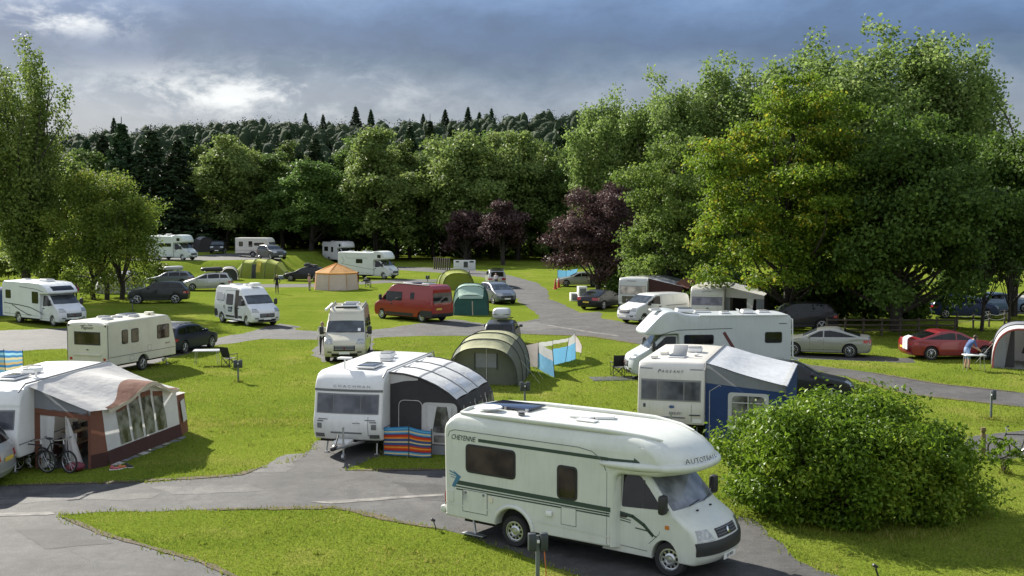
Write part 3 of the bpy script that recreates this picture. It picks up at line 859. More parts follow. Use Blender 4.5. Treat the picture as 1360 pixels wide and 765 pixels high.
# ================================================================ the big motorhome by the road
M_MHW = gel('pale green white bodywork', (.575, .59, .535), .09)
M_GREEN = mat('dark green stripe', (.03, .055, .045), rough=.4)
M_BLUE = mat('blue emblem', (.05, .16, .26), rough=.4)
def front_motorhome():
    t = thing('motorhome', 'big pale motorhome with green side stripes and overhanging round nose, beside the leafy bush', 'motorhome')
    W = 1.15; H = 2.86; XF = 3.8; XB = 2.52
    o = [(-1.95, .44, .06), (-2.0, 2.62, .28), (-1.70, 2.86, .12), (1.9, 2.87, .4), (2.9, 2.86, .5), (3.62, 2.74, .45), (4.10, 2.44, .18), (4.16, 2.34, .04), (4.22, 2.27, .08), (4.18, 2.12, .10), (3.9, 2.04, .12), (2.62, 2.0, .15), (XB, .42, .1)]
    o += [(p[0], p[1], 0) for p in arch(0, .49, .44, 14, .38)]
    o = rnd(o, .05, 6)
    def Wf(x, z):
        w = W
        if z > 2.0 and x > 2.3: w -= .05 * smooth(2.3, 4, x)
        if z > 2.45: w -= .16 * ((z - 2.45) / .4) ** 2
        return w
    def D(x, y, z):
        u = min(1.1, abs(y) / W)
        if x > 2.5: x = 2.5 + (x - 2.5) * (1 - .34 * u ** 2.7 * smooth(2.5, 3.4, x))
        if z > 2.6: z -= .03 * u * u
        return x, y, z
    sh = Shell(o, Wf, .10, D, .3, [.7, 1.1, 1.6, 2.1, 2.3, 2.45, 2.55, 2.65, 2.75], 12, 4)
    b = MB(); sh.body(b); b.build('body', M_MHW, t, 32)
    # band round the overcab nose
    b = MB(); half = [(2.25, W + .0), (2.5, W + .015), (3.0, W - .005), (3.4, W - .05)]
    nose = [D(4.2, W * y, 2.2)[:2] for y in (.93, .86, .76, .64, .5, .34, .17, 0)]
    side = half + [(3.66, 1.04)] + [(x + .0, y) for x, y in nose]
    path = [(x, y, 2.20) for x, y in side] + [(x, -y, 2.20) for x, y in side[:-1][::-1]]
    path = [(x, y, z + .03 * smooth(2.3, 4.0, x)) for x, y, z in path]
    b.tube(path, [.03, .07] + [.085] * (len(path) - 4) + [.07, .03], 12, flat=1.0); b.build('nose_band', M_MHW, t, 60)
    # rear half of the roof has a raised rim
    b = MB()
    for sg in (1, -1): b.tube([(-1.62, sg * .93, 2.83), (-.6, sg * .99, 2.86), (1.2, sg * 1.0, 2.87), (2.4, sg * .98, 2.86), (3.1, sg * .86, 2.80), (3.5, sg * .7, 2.74)], [.05, .065, .065, .06, .05, .02], 10)
    b.tube([(-1.62, -.93, 2.83), (-1.72, -.5, 2.86), (-1.74, 0, 2.865), (-1.72, .5, 2.86), (-1.62, .93, 2.83)], .05, 10)
    b.build('roof_rim', M_MHW, t, 60)
    # cab
    co = rnd(cab_shell(XF, 2.2, 2, 2.1, .98), .05)
    cs = Shell(co, van_W(.985, 1.22, .145), .06, nose_D(XF, .98, .26, 0), .3, [.6, .9, 1.2, 1.5, 1.8], 10, 3)
    b = MB(); cs.body(b); b.build('cab', M_MHW, t, 36)
    ducato_face(t, cs, co, XF, .985, 2, plate=None, glassm=glass('screen with silver blind', (.17, .18, .205), .06))
    cab_door(t, cs, XF, .985, 2, M_MHW)
    b = MB(); q = run(co, True, .34, .45, 2); b.box((q[1][0] + .035, 0, .40), (.016, .52, .115)); pl = b.build('number_plate', M_PLATEW, t)
    lettering('SJI 3050', .09, on_front(q[1][0] + .045, 0, .40), M_INK, pl)
    for y in (.3, -.3): MB().box((XF + .30, y, 1.29), (.05, .05, .03), bev=.01).build('washer_jet', M_BLACK, t)
    for sg in (1, -1):
        b = MB(); cs.side(b, rrect(XF + .02, .98, XF + .14, 1.06, .02), sg, .02); b.build('indicator', M_AMBER, t)
        # rounded cove where the wide body meets the cab door
        b = MB(); b.sheet(lambda u, v: (XB - .02 + .16 * u, sg * (1.145 - .17 * (u ** 1.8)), .44 + v * 1.6), 6, 4); b.build('body_cove', M_MHW, t, 60)
        # skirt moulding and rear wheel arch
        
        for q in ([(-1.93, .74), (-.60, .74)], [(.60, .70), (XB - .03, .66)]):
            b = MB(); sh.side_line(b, q, sg, .03, .010); b.build('skirt_moulding', M_MHW, t)
        b = MB(); ar = [(math.cos(a) * .54, .38 + math.sin(a) * .54) for a in [R(x) for x in range(8, 176, 7)]]
        b.tube([(x, sg * (W + .005), z) for x, z in ar], .05, 8); b.build('wheel_arch', M_MHW, t, 70)
        b = MB(); sh.side_line(b, [(2.42, .5), (2.42, 2.02)], sg, .012); sh.side_line(b, [(-1.85, 2.30), (-1.80, 2.42), (-1.65, 2.47), (1.7, 2.47), (2.05, 2.42), (2.28, 2.28), (2.40, 2.05)], sg, .016, .006)
        b.build('panel_seam', M_GREYP, t)
        # long side stripes
        b = MB(); sh.side_line(b, [(-.95, 2.30), (2.42, 2.30)], sg, .075); sh.side_line(b, [(2.42, 2.30), (3.35, 2.32)], sg, .06); b.add([D(3.30, sg * (Wf(3.3, 2.3) + .006), 2.27), D(3.30, sg * (Wf(3.3, 2.3) + .006), 2.40), D(3.52, sg * (Wf(3.4, 2.3) + .006), 2.31)], [(0, 1, 2)]); b.build('upper_stripe', M_GREEN, t)
        b = MB(); sh.side_line(b, [(-1.62, 1.26), (2.48, 1.23)], sg, .10); sh.side_line(b, [(-1.66, 1.165), (2.48, 1.145)], sg, .032); sh.side_line(b, [(-1.60, 1.105), (2.48, 1.095)], sg, .032); b.build('lower_stripe', M_GREEN, t)
        b = MB(); sh.side_line(b, [(-1.80, 1.50), (-1.55, 1.42)], sg, .03); sh.side_line(b, [(-1.80, 1.43), (-1.62, 1.40)], sg, .02); sh.side_line(b, [(-1.77, 1.37), (-1.64, 1.35)], sg, .018)
        sh.side(b, [(-1.70, 1.52), (-1.47, 1.40), (-1.66, 1.13), (-1.74, 1.16), (-1.60, 1.40)], sg, .005, .004); b.build('emblem', M_BLUE, t)
        b = MB(); cs.side_line(b, [(2.60, 1.17), (2.95, 1.13), (3.22, .99), (3.45, .80)], sg, .075, .006); cs.side_line(b, [(2.60, 1.07), (2.9, 1.04)], sg, .02, .006); cs.side_line(b, [(2.60, 1.02), (2.9, .99)], sg, .02, .006)
        cs.side_line(b, [(3.02, .90), (3.30, .88), (3.55, .78)], sg, .025, .006); b.build('cab_stripe', M_GREEN, t)
    sg = -1
    side_window(t, sh, -1.28, 1.58, .02, 2.14, sg, r=.07, fw=.05); side_window(t, sh, 1.22, 1.34, 1.64, 1.98, sg, r=.06, fw=.05)
    side_window(t, sh, -1.3, 1.55, -.2, 2.12, 1, r=.07); side_window(t, sh, .9, 1.5, 1.7, 2.1, 1, r=.07)
    flap(t, sh, -1.42, .62, -.72, 1.12, sg, M_MHW)
    for x in (-1.33, -.82):
        b = MB(); b.lathe([(.03, 0), (.03, .012), (.001, .014)], 10, Matrix.Translation((x, -W - .008, 1.06)) @ Matrix.Rotation(PI / 2, 4, 'X'))
        b.build('lock', M_GREYP, t)
    b = MB(); sh.side(b, rrect(-1.83, .80, -1.68, 1.06, .03), sg, .02); b.build('vent_cover', M_MHW, t)
    b = MB(); sh.side(b, rrect(-.66, .93, -.56, 1.07, .03), sg, .03); b.build('gas_inlet', M_CREAMP, t)
    f = flap(t, sh, 1.28, .74, 1.66, 1.12, sg, M_MHW, 'toilet_hatch')
    b = MB(); b.box((.98, -W - .035, .93), (.15, .06, .11), bev=.02); b.build('hook_up_socket', M_WHITEP, t)
    lettering('CHEYENNE', .17, on_side(-1.76, 2.30, W + .006, sg), M_GREEN, t, shear=.3, align='LEFT', sx=.80)
    # roof fittings
    b = MB(); b.box((-.95, .25, 2.915), (1.25, .75, .05), bev=.012); s = b.build('solar_panel', M_SOLAR, t)
    b = MB()
    for x in (-1.55, -.95, -.35): b.box((x, -.12, 2.90), (.06, .05, .07))
    b.build('bracket', M_STEEL, s)
    b = MB(); b.lathe([(.02, 0), (.30, .01), (.33, .03), (.31, .05), (.001, .07)], 24, Matrix.Translation((-1.15, -.52, 2.92))); b.lathe([(.05, -.06), (.05, .02)], 12, Matrix.Translation((-1.15, -.52, 2.92))); b.build('aerial_dome', M_WHITEP, t)
    b = MB(); b.lathe([(.08, 0), (.08, .03), (.05, .06), (.11, .065), (.11, .08), (.001, .085)], 16, Matrix.Translation((-.22, -.52, 2.87))); b.build('roof_vent', M_GREYP, t)
    b = MB(); b.box((1.10, .05, 2.90), (.55, .42, .06), bev=.02); b.box((1.55, .20, 2.905), (.42, .30, .07), rz=.5, bev=.02); b.box((1.40, -.32, 2.89), (.5, .22, .03), bev=.01); b.build('rooflight', M_WHITEP, t)
    for sg in (1, -1):
        b = MB(); b.box((3.05, sg * .93, 2.70), (.30, .05, .05), rz=-.25 * sg, bev=.015); b.build('marker_light', M_WHITEP, t)
    # fittings below and behind
    well(0, .49, .44, .38, W - .22).build('wheel_well', M_UNDER, t); well(XF, .395, .32, .35, .72).build('wheel_well', M_UNDER, t)
    b = MB(); b.box((0.9, 0, .38), (5.0, 1.7, .18)); b.build('underbody', M_UNDER, t)
    b = MB(); b.box((-1.25, -.95, .05), (.62, .16, .03), bev=.01); b.tube([(-1.35, -.85, .45), (-1.2, -.95, .07)], .03, 6); b.build('step', M_STEEL, t)
    for sg in (1, -1):
        wheel(t, 0, sg * 1.0, .35, .22, 'plate')
        b = MB(); b.box((-2.0, sg * 1.0, .82), (.04, .12, .34), bev=.012); b.build('tail_light', M_RED, t)
    b = MB(); b.box((-2.06, 0, .55), (.16, 2.2, .18), bev=.05); b.build('rear_bumper', M_MHW, t)
    # maker's name round the nose band
    M = on_front(0, 0, 0)
    word = 'AUTO-TRAIL'; word = 'AUTOTRAIL'
    for i, ch in enumerate(word):
        y = -.72 + i * .115
        p0 = Vector(D(4.20 + .045, y, 2.375)); p1 = Vector(D(4.20 + .045, y + .02, 2.375)); a = math.atan2(p1.y - p0.y, p1.x - p0.x) - PI / 2
        lettering(ch, .155, Matrix.Translation(p0) @ Matrix.Rotation(a, 4, 'Z') @ on_front(0, 0, 0, .45), M_INK, t, 'lettering', sx=1.1)
    return t
FRONT = front_motorhome()
_d = R(-35.8)
_rw = G(688.4, 724.5)
FRONT.rotation_euler = (0, 0, _d)
FRONT.location = (_rw.x - math.sin(_d) * .95, _rw.y + math.cos(_d) * .95, 0)
# ================================================================ ground, roads, pads
def ground_mat():
    m, nt, b = _new('lawn'); N = nt.nodes; L = nt.links
    tc = N.new('ShaderNodeTexCoord')
    def noise(s, d=5, r=.6):
        n = N.new('ShaderNodeTexNoise'); n.inputs['Scale'].default_value = s; n.inputs['Detail'].default_value = d; n.inputs['Roughness'].default_value = r; L.new(tc.outputs['Object'], n.inputs['Vector']); return n.outputs['Fac']
    r = N.new('ShaderNodeValToRGB'); e = r.color_ramp.elements
    e[0].position = .30; e[0].color = (.074, .116, .014, 1); e[1].position = .70; e[1].color = (.184, .216, .034, 1)
    x = e.new(.5); x.color = (.126, .166, .022, 1)
    mx = N.new('ShaderNodeMath'); mx.operation = 'MULTIPLY_ADD'; mx.inputs[1].default_value = .5
    L.new(noise(.16, 6, .65), mx.inputs[0])
    m2 = N.new('ShaderNodeMath'); m2.operation = 'MULTIPLY'; m2.inputs[1].default_value = .5; L.new(noise(3.2, 8, .8), m2.inputs[0]); L.new(m2.outputs[0], mx.inputs[2])
    L.new(mx.outputs[0], r.inputs[0])
    # worn yellowish patches
    r2 = N.new('ShaderNodeMapRange'); r2.inputs[1].default_value = .56; r2.inputs[2].default_value = .72; r2.inputs[4].default_value = .55; L.new(noise(.33, 4, .5), r2.inputs[0])
    mc = N.new('ShaderNodeMix'); mc.data_type = 'RGBA'; L.new(r2.outputs[0], mc.inputs[0]); L.new(r.outputs[0], mc.inputs[6]); mc.inputs[7].default_value = (.235, .215, .06, 1)
    # fine dark speckle between the blades
    r3 = N.new('ShaderNodeMapRange'); r3.inputs[1].default_value = .35; r3.inputs[2].default_value = .65; r3.inputs[3].default_value = .55; r3.inputs[4].default_value = 1.35; L.new(noise(16., 4, .7), r3.inputs[0])
    mu = N.new('ShaderNodeMix'); mu.data_type = 'RGBA'; mu.blend_type = 'MULTIPLY'; mu.inputs[0].default_value = 1; L.new(mc.outputs[2], mu.inputs[6]); L.new(r3.outputs[0], mu.inputs[7])
    L.new(mu.outputs[2], b.inputs['Base Color']); b.inputs['Roughness'].default_value = .9; b.inputs['Specular IOR Level'].default_value = .0
    bp = N.new('ShaderNodeBump'); bp.inputs['Strength'].default_value = .9; bp.inputs['Distance'].default_value = .06; L.new(noise(7., 6, .75), bp.inputs['Height']); L.new(bp.outputs[0], b.inputs['Normal'])
    return m
def asphalt_mat(name, base, warm=0.):
    m, nt, b = _new(name); N = nt.nodes; L = nt.links
    tc = N.new('ShaderNodeTexCoord')
    def noise(s, d=5, r=.6):
        n = N.new('ShaderNodeTexNoise'); n.inputs['Scale'].default_value = s; n.inputs['Detail'].default_value = d; n.inputs['Roughness'].default_value = r; L.new(tc.outputs['Object'], n.inputs['Vector']); return n.outputs['Fac']
    def mul(c, f, lo, hi, a=.3, z=.7):
        r = N.new('ShaderNodeMapRange'); r.inputs[1].default_value = a; r.inputs[2].default_value = z; r.inputs[3].default_value = lo; r.inputs[4].default_value = hi; L.new(f, r.inputs[0])
        x = N.new('ShaderNodeMix'); x.data_type = 'RGBA'; x.blend_type = 'MULTIPLY'; x.inputs[0].default_value = 1
        if isinstance(c, tuple): x.inputs[6].default_value = c
        else: L.new(c, x.inputs[6])
        L.new(r.outputs[0], x.inputs[7]); return x.outputs[2]
    c = mul((base, base * .965, base * (.93 - warm), 1), noise(.45, 7, .7), .62, 1.35)
    c = mul(c, noise(22., 4, .8), .66, 1.36)
    c = mul(c, noise(2.1, 6, .75), .68, 1.30)
    v = N.new('ShaderNodeTexVoronoi'); v.feature = 'DISTANCE_TO_EDGE'; v.inputs['Scale'].default_value = .38
    nz = N.new('ShaderNodeTexNoise'); nz.inputs['Scale'].default_value = 1.2; L.new(tc.outputs['Object'], nz.inputs['Vector'])
    va = N.new('ShaderNodeVectorMath'); va.operation = 'MULTIPLY_ADD'; va.inputs[1].default_value = (1.6, 1.6, 0); L.new(nz.outputs['Color'], va.inputs[0]); L.new(tc.outputs['Object'], va.inputs[2]); L.new(va.outputs[0], v.inputs['Vector'])
    cr = N.new('ShaderNodeMapRange'); cr.inputs[1].default_value = .004; cr.inputs[2].default_value = .012; cr.inputs[3].default_value = .6; cr.inputs[4].default_value = 1; L.new(v.outputs['Distance'], cr.inputs[0])
    x = N.new('ShaderNodeMix'); x.data_type = 'RGBA'; x.blend_type = 'MULTIPLY'; x.inputs[0].default_value = .6; L.new(c, x.inputs[6]); L.new(cr.outputs[0], x.inputs[7])
    # pale gravel patches
    g = N.new('ShaderNodeMapRange'); g.inputs[1].default_value = .60; g.inputs[2].default_value = .76; g.inputs[4].default_value = .6; L.new(noise(.8, 5, .6), g.inputs[0])
    y = N.new('ShaderNodeMix'); y.data_type = 'RGBA'; L.new(g.outputs[0], y.inputs[0]); L.new(x.outputs[2], y.inputs[6]); y.inputs[7].default_value = (base * 1.5, base * 1.42, base * 1.32, 1)
    L.new(y.outputs[2], b.inputs['Base Color']); b.inputs['Roughness'].default_value = .8; b.inputs['Specular IOR Level'].default_value = .3
    bp = N.new('ShaderNodeBump'); bp.inputs['Strength'].default_value = .6; bp.inputs['Distance'].default_value = .02; L.new(noise(40., 3, .7), bp.inputs['Height']); L.new(bp.outputs[0], b.inputs['Normal'])
    return m
M_LAWN = ground_mat(); M_ASPH = asphalt_mat('worn asphalt', .064, .0); M_ASPH2 = asphalt_mat('dark asphalt', .05, .0)
M_KERB = mat('worn concrete edging', (.155, .145, .13), rough=.85, var=.7, vscale=2.5)
def rise(x, y):
    """the upper left corner of the field lies about one and a half metres higher"""
    return 1.5 * smooth(131.5, 137, y) * smooth(-26, -28.5, x)
def ground_mesh():
    xs = [-1500, -400, -120] + [-90 + 1.5 * i for i in range(51)] + [0, 60, 200, 500, 1500]
    ys = [-60, 20, 80] + [100, 120] + [129 + .8 * i for i in range(12)] + [142, 170, 210, 300, 3000]
    mb = MB(); n = len(ys)
    mb.add([(x, y, rise(x, y)) for x in xs for y in ys], [(i * n + j, (i + 1) * n + j, (i + 1) * n + j + 1, i * n + j + 1) for i in range(len(xs) - 1) for j in range(n - 1)])
    return mb.build('ground', M_LAWN, None, 80)
def smooth(a, b, x):
    t = max(0., min(1., (x - a) / (b - a))); return t * t * (3 - 2 * t)
GROUND = ground_mesh(); tag(GROUND, kind='structure')
ROADS = []      # ground polygons kept for keeping grass blades off them
def road(name, px, m, z=.004, rough=.11, gz=0.):
    """a sheet of paving given by the photo's pixels of its outline, unprojected to the ground; slightly ragged edge"""
    P = [Vector(G(*p, gz)) for p in px]
    rng = random.Random(len(ROADS) + 3)
    out = []; wv = 0.
    for i in range(len(P)):
        a, b = Vector(P[i]), Vector(P[(i + 1) % len(P)])
        n = max(1, min(90, int((b - a).length / .28)))
        nr = Vector((-(b - a).y, (b - a).x, 0)).normalized() if (b - a).length > 0 else Vector((0, 0, 0))
        for k in range(n):
            wv = wv * .72 + rng.gauss(0, rough) * .55; j = wv * min(1, k / 2, (n - k) / 2)
            p = a.lerp(b, k / n) + nr * j; out.append((p.x, p.y, z + gz))
    bm = bmesh.new(); f = bm.faces.new([bm.verts.new(p) for p in out]); f.normal_update(); bmesh.ops.triangulate(bm, faces=[f], ngon_method='EAR_CLIP')
    me = bpy.data.meshes.new(name); bm.to_mesh(me); bm.free(); me.materials.append(m)
    o = link(name, me); tag(o, kind='structure')
    ROADS.append(np.array([(p[0], p[1]) for p in out]))
    return o
# near road with its pads
road('road', [(-60, 648), (0, 645), (132, 642), (265, 635), (318, 631), (353, 619), (412, 598), (420, 585), (510, 583), (510, 604), (459, 625), (600, 624), (800, 640), (1000, 690), (1060, 745), (1125, 768), (1150, 800), (880, 800), (760, 762), (622, 712), (591, 704), (529, 693), (485, 682), (441, 674), (265, 677), (75, 684), (140, 711), (265, 746), (330, 775), (420, 820), (-80, 820), (-80, 690)], M_ASPH)
road('pavement_edging', [(-60, 684), (66, 680), (74, 683), (62, 684.5), (-60, 688)], M_KERB, .013, .01)
road('pavement_edging', [(410, 667), (590, 656), (590, 658.5), (440, 669.5)], M_KERB, .013, .01)
# middle road: joins the left apron, the lane up the field and the lane to the right
road('road', [(-60, 441), (0, 439), (112, 435), (140, 441), (200, 452), (290, 449), (330, 441), (352, 434), (372, 430), (400, 434), (392, 438), (425, 440), (493, 439), (575, 427), (605, 424), (640, 430), (660, 430), (697, 427), (717, 423), (712, 414), (693, 404), (684, 394), (680, 383), (668, 374), (640, 368), (600, 363), (560, 360.5), (528, 358.5), (528, 354), (600, 356.5), (660, 362), (690, 369), (712, 375), (727, 385), (730, 398), (743, 402), (769, 415.5), (797, 414), (798, 422), (855, 434), (950, 462), (1077, 485), (1151, 494), (1245, 510), (1360, 522), (1420, 529), (1420, 550), (1360, 541), (1308, 535), (1203, 523), (1125, 500), (1000, 478), (848, 457), (790, 447.5), (767, 446), (691, 443.5), (640, 446), (560, 446), (496, 449), (493, 478), (428, 481), (412, 472), (424, 451.5), (350, 450), (290, 458), (240, 472), (190, 487), (120, 492), (100, 470), (88, 463), (0, 467), (-60, 470)], M_ASPH)
road('parking_pad', [(1057, 471), (1120, 471), (1213, 476), (1216, 482), (1130, 479), (1050, 476)], M_ASPH2, .004)
road('parking_pad', [(1283, 584), (1360, 571), (1430, 566), (1430, 606), (1360, 608), (1290, 611)], M_ASPH, .004)
# lanes of the upper field
road('lane', [(150, 345), (262, 339.5), (300, 336.5), (372, 338), (374, 345.6), (330, 345), (275, 345.8), (200, 346.4)], M_ASPH, .004, gz=1.5)
road('lane', [(340, 377.5), (420, 377), (530, 371), (600, 371), (600, 374), (530, 375), (420, 381), (340, 382)], M_ASPH2, .004)
road('car_park', [(1215, 397), (1330, 391), (1500, 386), (1500, 408), (1330, 418), (1240, 412)], asphalt_mat('pale gravel', .30, .02), .004)
road('edging_line', [(728, 431.5), (780, 440), (822, 446), (822, 447), (779, 441.2), (727, 432.6)], M_KERB, .013, .01)

# repair patches and worn strips in the near road
M_PATCH = asphalt_mat('fresh asphalt patch', .042); M_WORN = asphalt_mat('gravelly asphalt', .092, .02)
road('road_patch', [(-20, 662), (92, 656), (215, 655), (200, 662), (100, 664), (-20, 671)], M_WORN, .008, .10)
road('road_patch', [(200, 647), (330, 643), (352, 652), (230, 657)], M_WORN, .008, .10)
road('road_patch', [(20, 704), (110, 702), (150, 722), (60, 730)], M_PATCH, .008, .08)
road('road_patch', [(330, 628), (380, 604), (408, 602), (380, 628)], M_WORN, .008, .10)
road('road_patch', [(520, 640), (640, 646), (650, 668), (560, 664)], M_PATCH, .008, .10)
road('road_patch', [(640, 432), (712, 427), (742, 436), (700, 440)], M_WORN, .008, .14)

M_SOIL = mat('bare verge soil', (.085, .062, .032), rough=.95, var=.6, vscale=4, bump=.8, bscale=18)
def verge(px, w):
    """bare earth where the turf meets the tarmac"""
    P = [Vector(G(*p)) for p in px]; q = interp(P, int(sum((b - a).length for a, b in zip(P, P[1:])) / .3)); rng = random.Random(int(px[0][0]))
    up_, lo_ = [], []
    for i, p in enumerate(q):
        t = (q[min(i + 1, len(q) - 1)] - q[max(i - 1, 0)]).normalized(); n = Vector((-t.y, t.x, 0)); k = w * (.5 + .9 * rng.random()) * min(1, i / 3, (len(q) - 1 - i) / 3)
        up_.append(p + n * k * .6); lo_.append(p - n * k * .4)
    mb = MB(); mb.add([(p.x, p.y, .018) for p in up_ + lo_], [(i, i + 1, len(q) + i + 1, len(q) + i) for i in range(len(q) - 1)])
    tag(mb.build('verge', M_SOIL), kind='structure')
verge([(0, 645), (132, 642), (265, 635), (318, 631), (353, 619)], .22)
verge([(459, 625), (600, 624)], .26)
verge([(591, 704), (529, 693), (485, 682), (441, 674), (265, 677)], .24)
verge([(75, 684), (140, 711), (265, 746), (330, 775)], .16)
verge([(691, 443.5), (767, 446), (790, 447.5), (848, 457)], .35)
verge([(1360, 541), (1308, 535), (1203, 523), (1125, 500)], .25)
verge([(1151, 494), (1245, 510), (1360, 522)], .25)
# ================================================================ caravans
M_CVW = gel('white caravan skin', (.63, .63, .615), .07)
M_CVC = gel('cream caravan skin', (.53, .515, .43), .10)
M_CVS = gel('silver grey caravan skin', (.46, .47, .46), .10)
M_WHV = paint('white van paint', (.64, .65, .65))
M_BRASS = mat('gas bottle blue grey', (.2, .22, .22), rough=.5)
def caravan(name, label, L, H, W, col, front='bailey', windows=(), gm=None, lock=True, rearwin=False, group=None, panes=3, lid=True):
    t = thing(name, label, 'caravan', group=group)
    h = L / 2
    if front == 'coach':
        nose = [(h - .10, .48, .08), (h + .02, .80, .15), (h + .03, 1.06, .12), (h - .05, 1.32, .10), (h - .16, H - .62, .04), (h - .15, H - .55, .04), (h - .26, H - .28, .22), (h - .62, H - .03, .30)]
        zb, zt = 1.30, H - .70
    elif front == 'slope':
        nose = [(h - .02, .48, .06), (h, 1.0, .1), (h - .34, H - .40, .15), (h - .62, H - .02, .25)]
        zb, zt = 1.28, H - .55
    else:
        nose = [(h - .06, .48, .06), (h, .95, .15), (h - .03, 1.2, .1), (h - .10, H - .50, .15), (h - .16, H - .22, .15), (h - .32, H - .01, .14)]
        zb, zt = 1.24, H - .60
    o = [(-h + .03, .48, .05)] + [(p[0], p[1], 0) for p in arch(-.05, .44, .48, 12, .33)[::-1]] + nose + [(-h + .12, H - .02, .12), (-h, H - .14, .1), (-h, 1.0, .1)]
    o = rnd(o, .05)
    def D(x, y, z):
        u = abs(y) / W
        if x > h - .9: x -= (.10 if front != 'bailey' else .05) * u ** 3 * smooth(h - .9, h - .1, x)
        if z > H - .15: z -= .04 * u * u
        return x, y, z
    sh = Shell(o, lambda x, z: W, .06, D, .6, [1.0, 1.6, 2.2], 10, 3)
    b = MB(); sh.body(b); b.build('body', col, t, 38)
    well(-.05, .44, .48, .33, W - .16).build('wheel_well', M_UNDER, t)
    b = MB(); b.box((0, 0, .44), (L * .9, W * 1.7, .10)); b.build('underbody', M_UNDER, t)
    for sg in (1, -1):
        wheel(t, -.05, sg * (W - .11), .32, .18, 'alloy')
        b = MB(); sh.side_line(b, [(-h + .1, .86), (h - .08, .86)], sg, .03, .004); b.build('side_moulding', M_GREYP, t)
        b = MB(); q = [(h - .16, zt + .0), (h - .3, H - .02), (-h + .1, H - .01)]; sh.side_line(b, [(-h + .02, .6), (-h + .02, H - .2)], sg, .05, .004); b.build('corner_strip', M_GREYP, t)
    # front window band
    q = seg(o, (h - .04, zb), (h - .15, zt), 8); b = MB(); sh.across(b, q, [W - .11] * 9, .008, 14); fr = b.build('window_band', M_GREYP if front != 'bailey' else M_RAIL, t, 30)
    q = seg(o, (h - .04, zb), (h - .15, zt), 8, .07, .93)
    e = W - .15
    sp = {3: [(-e, -.48 * e), (-.44 * e, .44 * e), (.48 * e, e)], 1: [(-e, e)]}[panes]
    for a, c in sp:
        b = MB(); sh.across(b, q, c, .016, 6, a); b.build('front_pane', gm or M_GREYGL, fr, 30)
    if lid:
        q = seg(o, (h, .62), (h - .02, zb - .08), 6); b = MB(); sh.across(b, q, W * .62, .012, 10); b.build('gas_locker', col, t, 30)
        b = MB()
        for y in (W * .62, -W * .62): sh.across(b, q, y + .012, .006, 2, y - .004)
        b.build('locker_seam', M_GREYP, t)
        q = seg(o, (h, .70), (h, .74), 2); b = MB(); sh.across(b, q, W * .45, .03, 8); b.build('grab_handle', M_GREYP, t)
    for sg in (1, -1):
        q = run(o, True, .56, .68, 3); b = MB(); sh.across(b, q, sg * (W - .08), .014, 4, sg * (W - .38)); b.build('marker_lamp', M_LAMPD if front == 'coach' else M_WHITEP, t, 30)
    # drawbar
    for sg in (1, -1):
        b = MB(); b.tube([(h - .5, sg * .55, .42), (h + .95, sg * .03, .42)], .045, 6); b.build('drawbar', M_STEEL, t)
    b = MB(); b.box((h + 1.0, 0, .44), (.36, .12, .12), bev=.03); b.tube([(h + .9, 0, .5), (h + .62, 0, .78)], .022, 6); b.build('hitch', M_BLACK, t)
    b = MB(); b.tube([(h + .55, .12, .12), (h + .55, .12, .98)], .03, 8); b.tube([(h + .45, .12, .98), (h + .65, .12, .98)], .015, 6); b.lathe([(.02, -.04), (.10, -.04), (.10, .04), (.02, .04)], 14, Matrix.Translation((h + .55, .12, .10)) @ Matrix.Rotation(PI / 2, 4, 'X')); b.build('jockey_wheel', M_STEEL, t)
    b = MB(); b.box((h + .28, 0, .50), (.5, .5, .10), bev=.03); b.build('drawbar_cover', col, t)
    for w in windows: side_window(t, sh, *w, gm=M_BRONZE)
    if rearwin:
        b = MB(); q = run(o, False, 1.42, 2.02, 4); sh.across(b, q, .72, .010, 6); f = b.build('window', M_BLACK, t)
        b = MB(); q = run(o, False, 1.47, 1.97, 4); sh.across(b, q, .67, .018, 6); b.build('pane', M_BRONZE, f)
    for sg in (1, -1):
        b = MB(); sh.across(b, run(o, False, .72, .84, 3), sg * (W - .12), .012, 3, sg * (W - .26)); b.build('tail_light', M_RED, t)
        b = MB(); b.box((-h - .01, sg * (W - .1), H - .22), (.05, .07, .09), bev=.015); b.build('marker_lamp', M_BLACK, t)
        b = MB(); b.tube([(h - .55, sg * .8, .45), (h - .45, sg * .82, .03)], .025, 6); b.box((h - .45, sg * .82, .02), (.14, .12, .03)); b.build('corner_steady', M_STEEL, t)
        b = MB(); b.tube([(-h + .5, sg * .8, .45), (-h + .4, sg * .82, .03)], .025, 6); b.box((-h + .4, sg * .82, .02), (.14, .12, .03)); b.build('corner_steady', M_STEEL, t)
    b = MB(); sh.across(b, run(o, False, .50, .68, 3), W - .05, .03, 8); b.build('rear_bumper', col, t)
    return t, sh, o, h
def pin(o, lp, px, py, rz, sc=1.):
    """stand a thing on the ground so that one of its own points is seen at a measured pixel"""
    rz = R(rz); c, s = math.cos(rz), math.sin(rz)
    g = G(px, py, lp[2] * sc)
    o.location = (g.x - sc * (c * lp[0] - s * lp[1]), g.y - sc * (s * lp[0] + c * lp[1]), 0); o.rotation_euler = (0, 0, rz); o.scale = (sc, sc, sc)
    return o
def world_of(o, lp):
    c, s = math.cos(o.rotation_euler.z), math.sin(o.rotation_euler.z); k = o.scale[0]
    return Vector((o.location.x + k * (c * lp[0] - s * lp[1]), o.location.y + k * (s * lp[0] + c * lp[1]), o.location.z + k * lp[2]))

